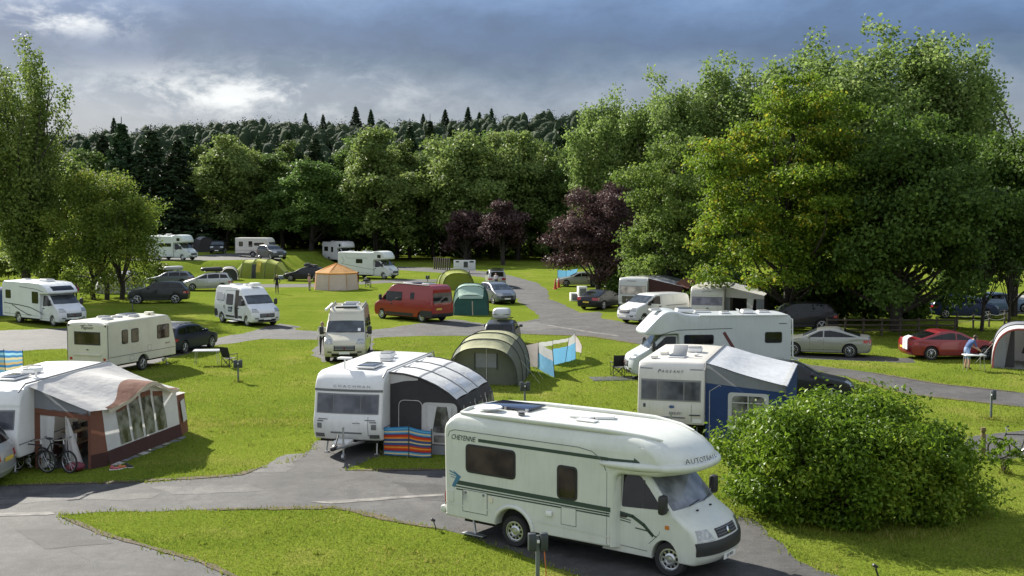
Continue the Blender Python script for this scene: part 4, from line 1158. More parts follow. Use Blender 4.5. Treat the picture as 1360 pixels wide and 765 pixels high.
# --- white caravan with the grey porch awning
M_MIDGREY = mat('dark grey trim', (.10, .105, .11), rough=.45)
CV1, sh, o, h = caravan('caravan', 'white caravan with grey front windows and a grey porch awning on its side', 5.6, 2.60, 1.11, M_CVW, 'coach')
b = MB(); b.tube([(h + .9, 0, .5), (h + .98, 0, .55)], .02)
word = 'COACHMAN'
for i, ch in enumerate(word):
    y = -.40 + i * .155
    lettering(ch, .10, on_front(h - .165 + .03, y, 2.13, .28), M_MIDGREY, CV1, 'lettering', sx=1.5)
b = MB(); q = seg(o, (h - .16, 1.95), (h - .16, 2.03), 2, 0, 1); sh.across(b, q, 1.10, .006, 10); b.build('seam', M_GREYP, CV1)
for sg in (1, -1):
    for z, yy, ww in ((1.12, .92, .32), (1.06, .95, .2)):
        q = run(o, True, z - .015, z + .02, 2); b = MB(); sh.across(b, q, sg * yy, .014, 4, sg * (yy - ww)); b.build('badge_stripe', M_MIDGREY, CV1)
    b = MB(); q = run(o, True, .84, 1.0, 3); sh.across(b, q, sg * .95, .012, 3, sg * .80); b.build('grab_recess', M_GREYP, CV1)
b = MB(); b.tube([(h + .062, .22, 1.03), (h + .062, .34, 1.05), (h + .062, .46, 1.035)], .010); b.build('badge_stripe', M_MIDGREY, CV1)
for x, y, lx, ly, hh, m in ((1.45, .30, 1.05, .62, .06, M_HATCHD), (-.9, .05, .5, .42, .14, M_HATCH), (-.15, .30, .45, .42, .05, M_HATCH), (-1.7, -.2, .45, .45, .06, M_HATCH)):
    rooflight(CV1, x, y, 2.59, lx, ly, hh, m)
b = MB(); b.tube([(1.95, -.35, 2.55), (1.95, -.35, 2.86)], .025); b.box((1.95, -.35, 2.90), (.30, .42, .05), bev=.02); b.build('television_aerial', M_WHITEP, CV1)
b = MB(); b.tube([(h - .2, 1.12, 2.42), (h - .55, 1.13, 2.60), (-h + .15, 1.13, 2.60), (-h + .02, 1.13, 2.4)], .022, 6); b.build('awning_rail', M_RAIL, CV1)
pin(CV1, (h - .05, 1.1, .45), 506, 588.3, -103)

# --- caravan with the brown and white awning
CV2, sh, o, h = caravan('caravan', 'white caravan whose side carries the big brown and white awning', 5.9, 2.55, 1.12, M_CVW, 'coach')
for x, y, lx, ly, hh, m in ((1.3, .15, 1.0, .62, .06, M_HATCHD), (.1, .05, .55, .45, .12, M_HATCH), (-.4, -.25, .6, .45, .10, M_HATCH)):
    rooflight(CV2, x, y, 2.54, lx, ly, hh, m)
b = MB(); b.tube([(.75, .55, 2.5), (.75, .55, 2.76)], .035); b.lathe([(.02, 0), (.22, .02), (.20, .06), (.001, .08)], 18, Matrix.Translation((.75, .55, 2.74))); b.build('aerial_dome', M_WHITEP, CV2)
b = MB(); b.tube([(h - .2, 1.13, 2.36), (h - .55, 1.14, 2.55), (-h + .15, 1.14, 2.55)], .025, 6); b.build('awning_rail', M_RAIL, CV2)
pin(CV2, (h - .2, 1.12, 2.32), 24, 523, -97)

# --- cream caravan coupled behind the dark estate car
CV3, sh, o, h = caravan('caravan', 'cream caravan with brown tinted windows hitched behind the dark estate car', 5.1, 2.52, 1.12, M_CVC, 'slope',
    windows=((-1.55, 1.42, -1.18, 2.0, -1), (-.88, 1.42, -.42, 2.0, -1), (1.02, 1.40, 1.92, 2.0, -1), (-.5, 1.4, .6, 2.0, 1)), rearwin=True)
lettering('Pageant', .19, on_front(-h - .012, 0, 2.20, 0, True), M_INK, CV3, shear=.35, sx=1.1)
b = MB(); b.tube([(-h - .012, .35, 2.28), (-h - .012, .0, 2.34), (-h - .012, -.3, 2.31)], .012); b.build('swoosh', M_INK, CV3)
lettering('Pageant', .12, on_side(1.75, 1.12, 1.125, -1), mat('bronze lettering', (.22, .15, .08)), CV3, shear=.35)
flap(CV3, sh, -1.05, .58, -.75, .80, -1, M_CVC); flap(CV3, sh, .25, .92, .55, 1.16, -1, M_CVC, 'vent_cover')
b = MB(); b.box((-h - .006, 0, 1.2), (.02, .12, .05)); b.build('badge', M_INK, CV3)
b = MB(); b.box((-h - .02, 0, .98), (.04, 1.5, .10), bev=.015); b.build('handle_strip', M_CVC, CV3)
for x, y, lx, ly, hh, m in ((.6, .3, .95, .6, .05, M_HATCHD), (-.6, -.1, .4, .4, .05, M_HATCH), (-1.6, -.35, .5, .4, .05, M_HATCH), (.1, -.5, .45, .4, .05, M_HATCH), (-.9, .4, .5, .5, .06, M_HATCH)):
    rooflight(CV3, x, y, 2.50, lx, ly, hh, m)
b = MB(); b.lathe([(.05, 0), (.05, .06), (.24, .08), (.22, .12), (.001, .14)], 18, Matrix.Translation((1.3, -.45, 2.5))); b.build('aerial_dome', M_CREAMP, CV3)
pin(CV3, (-h, -1.12, .5), 143.7, 486.5, 70)

# --- caravan with the blue awning
M_SWOOP = mat('navy swoop', (.03, .035, .06), rough=.4)
CV4, sh, o, h = caravan('caravan', 'white caravan with dark swoops on its front and a blue walled awning on its side', 5.6, 2.55, 1.10, gel('off white caravan skin', (.60, .57, .52), .08), 'bailey', gm=M_GREYGL)
for i, (ch, sz) in enumerate(zip('PAGEANT', (.17, .12, .12, .12, .12, .12, .12))):
    lettering(ch, sz, on_front(h - .115, -.40 + i * .125, 2.215, .2), M_INK, CV4, shear=.3, sx=1.05)
for sg in (1, -1):
    b = MB(); q = seg(o, (h - .13, 2.28), (h - .14, 2.31), 2); sh.across(b, q, sg * 1.04, .012, 4, sg * .62); b.build('swoop', M_SWOOP, CV4)
b = MB(); sh.across(b, run(o, True, .80, .84, 2), .98, .02, 4, .62); b.build('swoop', M_SWOOP, CV4)
b = MB(); b.lathe([(.09, 0), (.09, .01), (.001, .012)], 16, Matrix.Translation((h + .01, .05, 1.07)) @ Matrix.Rotation(PI / 2, 4, 'Y') @ Matrix.Diagonal((.55, 1, 1, 1))); b.build('badge', mat('blue badge', (.05, .09, .22), rough=.3), CV4)
lettering('BAILEY', .11, on_front(h + .03, .15, .86), M_SWOOP, CV4, shear=.35, sx=1.2)
b = MB(); sh.across(b, run(o, True, 1.02, 1.14, 2), -.82, .012, 3, -.90); b.build('badge', M_INK, CV4)
f = rooflight(CV4, 1.35, .0, 2.54, .70, .55, .05, M_HATCHD)
b = MB(); b.box((1.22, .08, 2.76), (.03, .48, .50), rot=Matrix.Rotation(-.95, 4, 'Y'), bev=.015); b.build('open_lid', M_HATCH, f)
for x, y, lx, ly, hh, m in ((-.3, .35, .5, .5, .14, M_HATCH), (.75, -.55, .4, .3, .05, M_CREAMP), (1.9, -.70, .3, .25, .05, M_CREAMP)):
    rooflight(CV4, x, y, 2.54, lx, ly, hh, m)
b = MB(); b.lathe([(.03, 0), (.12, .03), (.14, .06), (.001, .10)], 14, Matrix.Translation((.85, .55, 2.54))); b.build('roof_vent', M_WHITEP, CV4)
b = MB(); b.tube([(h - .14, 1.11, 2.3), (h - .3, 1.12, 2.55), (-h + .15, 1.12, 2.55)], .022, 6); b.build('awning_rail', M_RAIL, CV4)
pin(CV4, (h - .15, 1.10, 2.45), 936.2, 485.5, -107)

# --- the two caravans under the trees
CV5, sh, o, h = caravan('caravan', 'grey caravan with orange curtains standing behind the white van', 5.4, 2.5, 1.1, M_CVS, 'bailey', gm=glass('curtained window', (.32, .28, .25), .15))
b = MB(); b.box((h - .11, -.1, 2.25), (.02, .7, .05), rot=Matrix.Rotation(-.15, 4, 'Y')); b.build('badge', M_GREYP, CV5)
b = MB(); q = seg(o, (h, .62), (h - .02, 1.12), 4); sh.across(b, q, .80, .03, 6); b.build('front_cover', mat('dark towing cover', (.09, .085, .06), rough=.9, var=.3), CV5)
b = MB(); b.tube([(h - .14, 1.11, 2.25), (h - .3, 1.12, 2.5), (-h + .15, 1.12, 2.5)], .022, 6); b.build('awning_rail', M_RAIL, CV5)
pin(CV5, (h - .1, 1.1, 2.4), 859.5, 371, -113)
CV6, sh, o, h = caravan('caravan', 'cream white caravan with curtained front window half under the yellow green tree', 5.6, 2.55, 1.1, gel('dull white caravan skin', (.52, .505, .46), .1), 'coach', gm=glass('dim curtained window', (.12, .11, .14), .12), panes=1)
b = MB(); b.tube([(h - .14, -.35, 2.16), (h - .13, -.1, 2.24), (h - .13, .25, 2.22)], .02); b.build('badge', M_GREYP, CV6)
b = MB(); b.box((h + .02, .05, 1.12), (.03, .16, .06)); b.build('badge', M_INK, CV6)
rooflight(CV6, -.2, .2, 2.54, .8, .55, .10)
b = MB(); b.tube([(h - .2, 1.11, 2.36), (h - .55, 1.12, 2.55), (-h + .15, 1.12, 2.55)], .022, 6); b.build('awning_rail', M_RAIL, CV6)
pin(CV6, (h - .2, 1.1, 2.42), 962, 383, -107)
# --- far caravan at the trees
CV7, sh, o, h = caravan('caravan', 'small white caravan at the edge of the wood, behind the black four by four', 4.9, 2.5, 1.1, gel('far caravan skin', (.53, .51, .46), .08), 'slope', windows=((-1.9, 1.4, -1.4, 1.95, -1), (-.55, 1.35, -.1, 2.0, -1), (.2, 1.5, 1.5, 1.8, -1)))
put(CV7, 316, 372, 341.5, -12, ytop=314, gz=1.5)

# ================================================================ motorhomes and vans
MH1, sh, o = motorhome('motorhome', 'white low profile motorhome with curved dark side lines beneath the tall loose leaved tree', gel('motorhome white', (.61, .63, .64), .07), 6.9, 2.80, style='lowprofile', wb=4.0,
    windows=((-2.95, 1.65, -2.35, 2.15, -1), (.35, 1.45, 1.05, 2.15, -1)), frontwin=True,
    stripes=(([(-3.2, 1.30), (-1.2, 1.22), (.1, 1.12), (1.2, .88), (1.7, .72)], -1, .06), ([(-2.2, 1.22), (-1.4, .95), (-.3, .66), (.2, .62)], -1, .06), ([(-1.2, 2.45), (.8, 2.35), (1.8, 2.2)], -1, .035)))
rooflight(MH1, .4, -.1, 2.79, .9, .6, .16)
put(MH1, 4, 113.5, 433.5, -38, ytop=367)

CAMPER, sh, o = panel_van('camper_van', 'white camper van with its sliding side door open', M_WHV, 5.41, 2.52, 3.45, group=None, cat='camper van')
side_window(CAMPER, sh, -2.35, 1.52, -1.35, 2.0, -1, gm=mat('silver blind', (.42, .43, .46), rough=.3, metal=.3), fm=M_GREYP)
side_window(CAMPER, sh, -.98, 1.30, -.12, 1.98, -1, gm=M_GLASS)
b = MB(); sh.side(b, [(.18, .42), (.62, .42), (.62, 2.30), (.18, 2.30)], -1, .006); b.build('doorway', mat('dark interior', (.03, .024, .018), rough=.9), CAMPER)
b = MB(); sh.side_line(b, [(-1.15, .50), (-1.15, 2.2), (.14, 2.28), (.14, .45)], -1, .02, .012); b.build('door_edge', M_SEAM, CAMPER)
b = MB(); b.box((-.52, -1.09, 1.28), (1.3, .03, 1.80), bev=.012)
b = MB(); sh.side(b, rrect(-.72, .82, -.22, 1.15, .02), -1, .018); g1 = b.build('graphic', mat('dark blue graphic', (.04, .06, .09), rough=.4), CAMPER)
lettering('LLC', .20, on_side(-.47, .985, 1.05, -1), M_WHV, CAMPER, sx=1.0, bold=.006)
b = MB(); sh.side(b, rrect(-1.05, .46, .12, .58, .02), -1, .012); b.build('sill_trim', M_BLACK, CAMPER)
b = MB(); sh.side(b, rrect(.68, .46, 1.15, .62, .02), -1, .012); b.build('sill_trim', M_BLACK, CAMPER)
b = MB(); sh.side(b, [(-2.66, .44), (-2.22, .44), (-2.18, .70), (-2.3, .92), (-2.66, .92)], -1, .012); b.build('corner_trim', M_BLACK, CAMPER)
for y in ((-.10, 1.12), (-1.22, 1.12)): MB().box((y[0], -1.07, y[1]), (.05, .03, .2), bev=.01).build('door_handle', M_BLACK, CAMPER)
MB().box((.35, -1.25, .26), (.8, .4, .04), bev=.01).build('step', M_STEEL, CAMPER)
rooflight(CAMPER, -1.5, .1, 2.49, .9, .7, .06); rooflight(CAMPER, -.1, .1, 2.5, .45, .45, .12)
MB().box((.55, .3, 2.62), (.5, .6, .20), bev=.05).build('roof_unit', M_WHITEP, CAMPER)
put(CAMPER, 279, 377, 433.5, -49, ytop=373)

BEIGE, sh, o = panel_van('camper_van', 'champagne coloured high roof camper van parked nose on to the viewer', paint('champagne paint', (.50, .47, .37), .15), 5.99, 2.58, 4.03, cat='camper van')
side_window(BEIGE, sh, -.6, 1.3, .6, 1.95, 1); side_window(BEIGE, sh, -2.5, 1.45, -1.2, 1.95, 1)
b = MB()
for sg in (1, -1):
    b = MB(); b.box((-.5, sg * .80, 2.62), (3.4, .05, .08), bev=.02)
    for x in (-2, -1, 0, 1): b.box((x, sg * .80, 2.57), (.08, .05, .06))
    b.build('roof_rail', M_GREYP, BEIGE)
MB().box((-.2, -.98, 2.52), (3.8, .12, .13), bev=.04).build('awning_case', M_WHITEP, BEIGE)
rooflight(BEIGE, .3, .1, 2.56, .75, .8, .12, M_HATCHD); rooflight(BEIGE, -1.6, .1, 2.56, .8, .8, .08)
b = MB(); b.box((1.2, 0, 2.60), (.06, 1.1, .10), bev=.02); b.build('light_bar', M_BLACK, BEIGE)
MB().box((2.05, .68, 1.56), (.012, .14, .20), rot=Matrix.Rotation(-.85, 4, 'Y')).build('windscreen_sticker', M_WHITEP, BEIGE)
put(BEIGE, 424, 494, 479.5, -86, ytop=398)

REDV, sh, o = panel_van('camper_van', 'deep red camper van seen from behind on the grass', paint('deep red paint', (.24, .008, .008), .0), 5.99, 2.52, 4.03, cat='camper van', rear_windows=False)
m = MB(); sh.side(m, rrect(-.05, 1.35, 1.55, 1.98, .1), 1, .008); m.build('side_window', M_GLASS, REDV)
m = MB(); sh.side(m, rrect(-1.25, 1.50, -.85, 1.98, .06), 1, .008); m.build('side_window', M_GLASS, REDV)
m = MB(); q = run(o, False, 1.30, 1.98, 4); sh.across(m, q, .86, .008, 8); m.build('rear_window', M_GLASS, REDV)
m = MB(); sh.side(m, [(-2.98, .36), (-1.95, .36), (-1.80, .62), (-2.0, .80), (-2.98, .78)], 1, .012); m.build('corner_trim', M_BLACK, REDV)
m = MB(); sh.side(m, rrect(-1.15, .36, 1.55, .56, .03), 1, .012); m.build('sill_trim', M_BLACK, REDV)
rooflight(REDV, -1.8, .1, 2.5, .7, .7, .08, M_HATCHD); rooflight(REDV, .0, .1, 2.5, .9, .7, .06)
MB().box((-.6, 0, 2.56), (1.6, .7, .04), bev=.01).build('solar_panel', M_SOLAR, REDV)
m = MB(); m.tube([(-2.6, .85, 2.48), (2.0 - .9, .86, 2.53)], .04, 6); m.build('awning_case', M_GREYP, REDV)
put(REDV, 495, 604.5, 428, 138, ytop=371)

MH2, sh, o = motorhome('motorhome', 'white motorhome with a long overcab bed, its flat side standing behind the blue awning', gel('shaded white skin', (.43, .46, .47), .06), 7.2, 2.95, style='slope', wb=3.9, windows=((-3.15, 1.70, -2.45, 2.12, 1), (-.1, 1.66, 1.15, 2.02, 1), (-3.0, 1.6, -2.2, 2.1, -1)), lutonwin=False)  # white bodywork; the shade on it is put into this darker skin colour
m = MB(); sh.side_line(m, [(-.95, 2.32), (1.4, 2.26), (1.9, 2.18), (2.3, 2.05)], 1, .03, .004); m.build('stripe', M_INK, MH2)
m = MB(); sh.side_line(m, [(-.60, 2.12), (-1.05, 1.40)], 1, .14, .006); m.build('stripe', mat('maroon stripe', (.09, .02, .02)), MH2)
m = MB(); m.tube([(-3.4, 1.16, 2.90), (.5, 1.17, 2.90)], .03, 6); m.build('awning_case', M_WHITEP, MH2)
m = MB(); sh.side_line(m, [(-3.38, 2.52), (-3.05, 2.52)], 1, .035, .004); m.build('badge_stripe', M_INK, MH2)
rooflight(MH2, 2.3, .2, 3.05, .5, .5, .06); rooflight(MH2, 1.0, .3, 2.98, .75, .55, .16, M_HATCHD); rooflight(MH2, -1.8, .4, 2.93, .5, .5, .14)
m = MB(); m.box((-1.4, .5, 3.02), (.03, .45, .25), rot=Matrix.Rotation(.6, 4, 'Y'), bev=.01); m.build('open_lid', M_HATCH, MH2)
m = MB()
for sg in (1, -1): m.tube([(-3.60, sg * .55, 2.72), (-3.82, sg * .55, 2.66), (-3.86, sg * .55, 1.0), (-4.05, sg * .55, .85), (-3.60, sg * .55, .80)], .035, 6)
m.tube([(-3.78, -.55, 1.1), (-3.78, .55, 1.1)], .02); m.tube([(-3.78, -.55, 2.2), (-3.78, .55, 2.2)], .02); m.tube([(-4.05, -.75, .85), (-4.05, .75, .85)], .04); m.build('bike_rack', M_WHITEP, MH2)
put(MH2, 829, 1060, 506, 184, ytop=416)

TRAFIC, sh, o = panel_van('van', 'white panel van with black lower bumper parked by the grey caravan', M_WHV, 5.0, 1.96, 3.1, .97, gen=4, cat='van')
m = MB(); sh.side_line(m, [(-2.2, 1.18), (-.4, 1.16)], 1, .05, .006); m.build('sliding_rail', M_GREYP, TRAFIC)
m = MB(); sh.side_line(m, [(.22, .5), (.22, 1.75)], 1, .014); sh.side_line(m, [(-1.0, .5), (-1.0, 1.75)], 1, .014); m.build('door_gap', M_GREYP, TRAFIC)
put(TRAFIC, 819.5, 916, 430.5, 214, ytop=385)

MH3, sh, o = motorhome('motorhome', 'white overcab motorhome with green lines along its side near the orange tent', gel('bright motorhome skin', (.61, .63, .60), .05), 6.9, 2.92, style='luton', wb=3.9, windows=((-1.0, 1.7, -.2, 2.1, -1),),
    stripes=(([(-2.9, 2.35), (-2.6, 1.9), (-2.95, 1.6), (0, 1.15), (1.4, 1.0)], -1, .035), ([(-2.4, 2.5), (-2.2, 2.2), (.5, 2.25)], -1, .025)), stripe_mat=mat('muted green stripe', (.05, .09, .07)))
put(MH3, 450, 529, 370.5, -27, ytop=330)
MH4, sh, o = motorhome('motorhome', 'plain white overcab motorhome at the wood edge, one behind the green lined motorhome', gel('plain motorhome skin', (.56, .56, .56), .05), 6.2, 2.95, style='luton', wb=3.5, windows=((-2.5, 1.6, -1.5, 2.2, -1), (-.6, 1.5, -.1, 2.2, -1)))
put(MH4, 431, 471, 349, -50, ytop=318)
MH5, sh, o = motorhome('motorhome', 'white overcab motorhome half behind the round tree, roof dish on top', gel('greenish motorhome skin', (.53, .58, .55), .05), 6.2, 2.95, style='luton', wb=3.6, windows=((-1.2, 1.65, .6, 2.0, -1),))
m = MB(); m.lathe([(.03, 0), (.35, .1), (.38, .12), (.33, .14), (.001, .05)], 16, Matrix.Translation((-.3, -.3, 3.0))); m.build('satellite_dish', M_WHITEP, MH5)
put(MH5, 190, 266.5, 345.8, -22, ytop=307, gz=1.5)

# ================================================================ cars
P_DARK = paint('near black paint', (.012, .013, .016)); P_NAVY = paint('dark navy paint', (.012, .016, .035)); P_SILV = paint('silver paint', (.42, .43, .42), .5); P_SILG = paint('warm silver paint', (.30, .31, .28), .45)
P_GREY = paint('steel grey paint', (.13, .145, .17), .4); P_GUN = paint('gunmetal paint', (.055, .06, .065), .3); P_RED = paint('dark red paint', (.20, .010, .016), .2); P_BLUE = paint('blue paint', (.015, .025, .09), .2); P_LBLUE = paint('pale blue paint', (.14, .22, .36), .3)
c = car('estate_car', 'dark navy estate car with roof bars, coupled to the cream caravan', 'estate', P_NAVY, bars=True); ESTATE = c; info(c)
put(c, 193, 290, 469.5, 74, ytop=423)
c = car('large_car', 'dark green black four by four parked beneath the round tree', 'suv', paint('bottle black paint', (.016, .020, .018)), cat='car', style='suv', lowplastic=True); SUV = c; info(c)
put(c, 168.5, 253, 403.8, 190, ytop=372)
c = car('parked_car', 'blue grey car carrying a pale grey roof box', 'estate', P_GREY); CARB = c; d1 = info(c)
put(c, 195, 257, 380.5, 187)
c = car('parked_car', 'silver car carrying a black roof box', 'mpv', P_SILV); CARC = c; d2 = info(c)
put(c, 244, 308, 386.3, 192, ytop=361)
ride(roof_box('pale grey roof box on the blue grey car', mat('pale grey box plastic', (.40, .41, .42), rough=.45), 0, 0), CARB, -.35, 0, 1.57)
ride(roof_box('black roof box on the silver car beyond the camper van', mat('black box plastic', (.015, .015, .016), rough=.4), 0, 0, 2.1, .85, .42), CARC, -.35, 0, 1.74)
c = car('parked_car', 'black hatchback with luggage on its roof beside the orange tent', 'estate', P_DARK, bars=True); CARD = c; d3 = info(c)
put(c, 383.5, 428, 373.5, 178, ytop=352)
c = car('parked_car', 'grey people carrier facing the viewer next to the teal tent', 'mpv', P_GREY, lowplastic=True); CARE = c; info(c)
put(c, 634.5, 686, 404, -68, ytop=371)
c = car('parked_car', 'silver car with its tailgate raised behind the grey people carrier', 'mpv', P_SILV, boot_open=True); CARF = c; d = info(c)
m = MB(); m.quad((-1.8, -.66, 1.56), (-1.8, .66, 1.56), (-2.75, .62, 1.86), (-2.75, -.62, 1.86), 4, 4); m.quad((-1.8, -.66, 1.60), (-1.8, .66, 1.60), (-2.75, .62, 1.92), (-2.75, -.62, 1.92), 4, 4); m.build('tailgate', P_SILV, c)
m = MB(); m.quad((-2.14, -.62, .75), (-2.14, .62, .75), (-1.88, .58, 1.50), (-1.88, -.58, 1.50), 1, 1)
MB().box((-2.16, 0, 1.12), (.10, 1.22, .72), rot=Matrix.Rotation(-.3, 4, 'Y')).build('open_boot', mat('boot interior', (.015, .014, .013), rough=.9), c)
put(c, 642, 672, 381, 96, ytop=351)
c = car('parked_car', 'dark car with a grey roof box hidden behind the khaki tent', 'estate', P_GUN); CARG = c; d = info(c)
put(c, 645, 691, 463, 86)
ride(roof_box('tall silver roof box seen above the khaki tent', mat('silver box plastic', (.45, .46, .47), rough=.4), 0, 0, 1.7, .95, .55), CARG, -.4, 0, 1.60)
c = car('parked_car', 'olive silver saloon with its boot lid up, beside the blue windbreak', 'sedan', P_SILG); CARH = c; d = info(c)
m = MB(); m.box((-2.2, 0, 1.5), (.06, 1.25, .95), rot=Matrix.Rotation(-.95, 4, 'Y'), bev=.02); m.build('boot_lid', P_SILG, c)
put(c, 739.5, 806, 380.8, 180, ytop=359)
c = car('parked_car', 'black car seen from the rear corner beside white service boxes', 'fast', P_DARK); CARI = c; info(c)
put(c, 767, 830, 411.5, 56, ytop=381)
c = car('parked_car', 'silver saloon parked along the rustic fence', 'fast', paint('pewter paint', (.26, .265, .24), .5), style='multi'); CARJ = c; info(c)
put(c, 1030, 1158, 475, 164, ytop=434)
c = car('parked_car', 'dark red saloon with a towel over its boot', 'fast', P_RED, style='multi'); CARK = c; d = info(c)
put(c, 1198, 1322, 478.5, 4, ytop=438)
c = car('pickup_car', 'black off road car in deep shade under the yellow green tree', 'pickup', P_DARK, style='suv', lowplastic=True); CARL = c; info(c)
put(c, 1003, 1112, 441, 178, ytop=395)
c = car('parked_car', 'dark blue people carrier on the pale car park behind the fence', 'mpv', P_BLUE); CARM = c; info(c)
put(c, 1243, 1318, 424, -12, ytop=391)
c = car('parked_car', 'pale blue car on the car park behind the dark blue one', 'sedan', P_LBLUE); CARN = c; info(c)
put(c, 1290, 1365, 415, 0)
c = car('parked_car', 'black car standing behind the blue awning and the leafy bush', 'estate', P_DARK); CARO = c; info(c)
put(c, 970, 1136.5, 534, -9, ytop=480)
c = car('parked_car', 'silver hatchback cut by the picture edge next to the bicycles', 'mpv', P_SILV); CARP = c; info(c)
put(c, -230, 24, 655, 182)
c = car('parked_car', 'black car facing the viewer at the wood edge beside the grey tent', 'suv', P_DARK); CARQ = c; info(c)
put(c, 278, 299.5, 337, -80, ytop=319, gz=1.5)
c = car('parked_car', 'black four by four in front of the small far caravan', 'suv', P_GUN, style='suv'); CARR = c; info(c)
put(c, 342, 379, 345, -52, ytop=321, gz=1.5)
# ================================================================ awnings, tents, windbreaks
def cloth(name, col, trans=.25, rough=.8): return mat(name, col, rough=rough, var=.10, vscale=1.6, bump=.55, bscale=3.2, trans=trans, spec=.2)
C_LIGHT = cloth('pale grey canvas', (.57, .555, .535)); C_WHITE = cloth('white canvas', (.60, .60, .585)); C_BROWN = cloth('rust brown canvas', (.165, .075, .050), .12); C_DBROWN = cloth('dark brown canvas', (.055, .026, .024), .05)
C_CREAM = cloth('cream canvas', (.50, .44, .34)); C_DGREY = cloth('charcoal canvas', (.045, .043, .044), .05); C_MGREY = cloth('mid grey canvas', (.23, .24, .26), .2); C_NAVY = cloth('navy canvas', (.030, .058, .15), .15)
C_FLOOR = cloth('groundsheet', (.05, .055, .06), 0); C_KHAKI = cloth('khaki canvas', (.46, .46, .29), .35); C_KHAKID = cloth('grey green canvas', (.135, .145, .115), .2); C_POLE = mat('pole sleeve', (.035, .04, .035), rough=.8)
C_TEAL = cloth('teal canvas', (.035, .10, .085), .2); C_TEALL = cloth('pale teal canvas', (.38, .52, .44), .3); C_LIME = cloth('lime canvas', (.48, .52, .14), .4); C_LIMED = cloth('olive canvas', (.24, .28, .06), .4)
C_ORANGE = cloth('orange canvas', (.74, .44, .19), .5); C_BLUE = cloth('sky blue nylon', (.13, .34, .53), .4); C_PINK = cloth('pinkish nylon', (.50, .44, .44), .45); C_GUY = mat('guy rope', (.5, .5, .42), rough=.8)
M_FILM = glass('clear film window', (.085, .085, .078), .2, (.3, 2.4, 2.6))
M_WOOD = mat('pale wood', (.30, .21, .12), rough=.6, var=.3, vscale=3); M_WOODD = mat('weathered wood', (.065, .05, .036), rough=.85, var=.4, vscale=5)
M_ALU = mat('aluminium tube', (.55, .55, .55), rough=.35, metal=.8)
def base_on(o, c):
    o.location = c.location; o.rotation_euler = c.rotation_euler; o.scale = c.scale
def curtain(a, b, c, d, n=10, amp=.03):
    """hanging cloth with folds; a,b top edge, d,c bottom edge"""
    a, b, c, d = map(Vector, (a, b, c, d)); nor = (b - a).cross(d - a).normalized()
    mb = MB()
    def fn(u, v):
        p = a.lerp(b, u).lerp(d.lerp(c, u), v); return p + nor * math.sin(u * n * 2.2 + v) * amp * (.4 + .6 * v)
    mb.sheet(fn, n * 3, 6)
    return mb
# ---------------------------------------------------------------- brown and white caravan awning
AW1 = thing('caravan_awning', 'rust brown and white caravan awning with a peaked front and four clear windows', 'awning')
A0, A1, B0, C0, D0 = Vector((1.98, 1.14, 0)), Vector((1.88, 2.80, 0)), Vector((1.34, 3.05, 0)), Vector((-3.14, 3.40, 0)), Vector((-4.10, 3.26, 0))
def up(p, z, lean=0.): return Vector((p.x, p.y - lean, z))
def front_z(u): return 1.66 + .52 * math.exp(-((u - .52) / .25) ** 2) - .06 * u
def roof1(u, v):
    rail = Vector((2.20 - 4.95 * u, 1.15, 2.52 - .08 * (1 - smooth(0, .12, u))))
    if u < .1: f = up(A1, 1.70).lerp(up(B0, front_z(0)), u / .1)
    else: f = up(B0, 0).lerp(up(C0, 0), (u - .1) / .9); f.z = front_z((u - .1) / .9)
    p = rail.lerp(f, v); p.z -= .10 * math.sin(PI * v) * (1 - .5 * math.exp(-((u - .55) / .2) ** 2)) * smooth(.0, .3, u) + .012 * math.sin(u * 40 + v * 3) * v * (1 - v)
    return p
b = MB(); b.sheet(roof1, 40, 14); b.build('roof', C_LIGHT, AW1, 80)
b = MB()
def hood(u, v):
    uu = .1 + .9 * (.02 + .96 * u); k = .25 * math.exp(-((u - .46) / .24) ** 2) + .04
    p = roof1(uu, 1 - k * (1 - v)); p.z += .02; p.y += .18 * v * math.exp(-((u - .5) / .3) ** 2); p.z -= .02 * v
    return p
b.sheet(hood, 30, 8); b.build('peaked_hood', C_BROWN, AW1, 80)
b = MB()
def lip(u, v):
    p = hood(u, 1.); p.z -= .11 * v + .015 * math.sin(u * 30); p.y += .012 * v; return p
b.sheet(lip, 30, 2); b.build('valance', C_CREAM, AW1, 80)
def fw(u, z):
    p = B0.lerp(C0, u); return Vector((p.x, p.y - .16 * z / 1.7, z))
b = MB(); b.sheet(lambda u, v: fw(u, .42 + v * (front_z(u) - .42)), 30, 6); wall = b.build('front_wall', C_WHITE, AW1, 80)
b = MB(); b.sheet(lambda u, v: fw(u, .03 + .40 * v) + Vector((0, .02 + .05 * (1 - v), 0)), 24, 3); b.build('skirt', C_DBROWN, AW1, 80)
for k in range(4):
    u0 = .165 + .165 * k; b = MB(); b.sheet(lambda u, v: fw(u0 + .135 * u + .02 * (1 - v), .47 + v * (min(1.98, front_z(u0 + .07 + .05 * (u - .5))) - .78)) + Vector((0, .015 + .012 * math.sin(u * 9 + v * 7 + k), 0)), 6, 6); b.build('film_window', M_FILM, AW1, 80)
    b = MB(); b.sheet(lambda u, v: fw(u0 + .135 * u, min(1.98, front_z(u0 + .07 + .05 * (u - .5))) - .32 + .16 * v) + Vector((0, .018, 0)), 4, 1); b.build('rolled_blind', C_BROWN, AW1)
b = MB(); b.quad(up(A1, .42), up(B0, .42), up(B0, 1.66, .16), up(A1, 1.70, .1), 4, 4, wob=.008); b.build('corner_panel', C_BROWN, AW1, 80)
b = MB(); b.quad(up(A1, .02), up(B0, .02), up(B0, .43), up(A1, .43), 4, 2, wob=.01); b.build('skirt', C_DBROWN, AW1, 80)
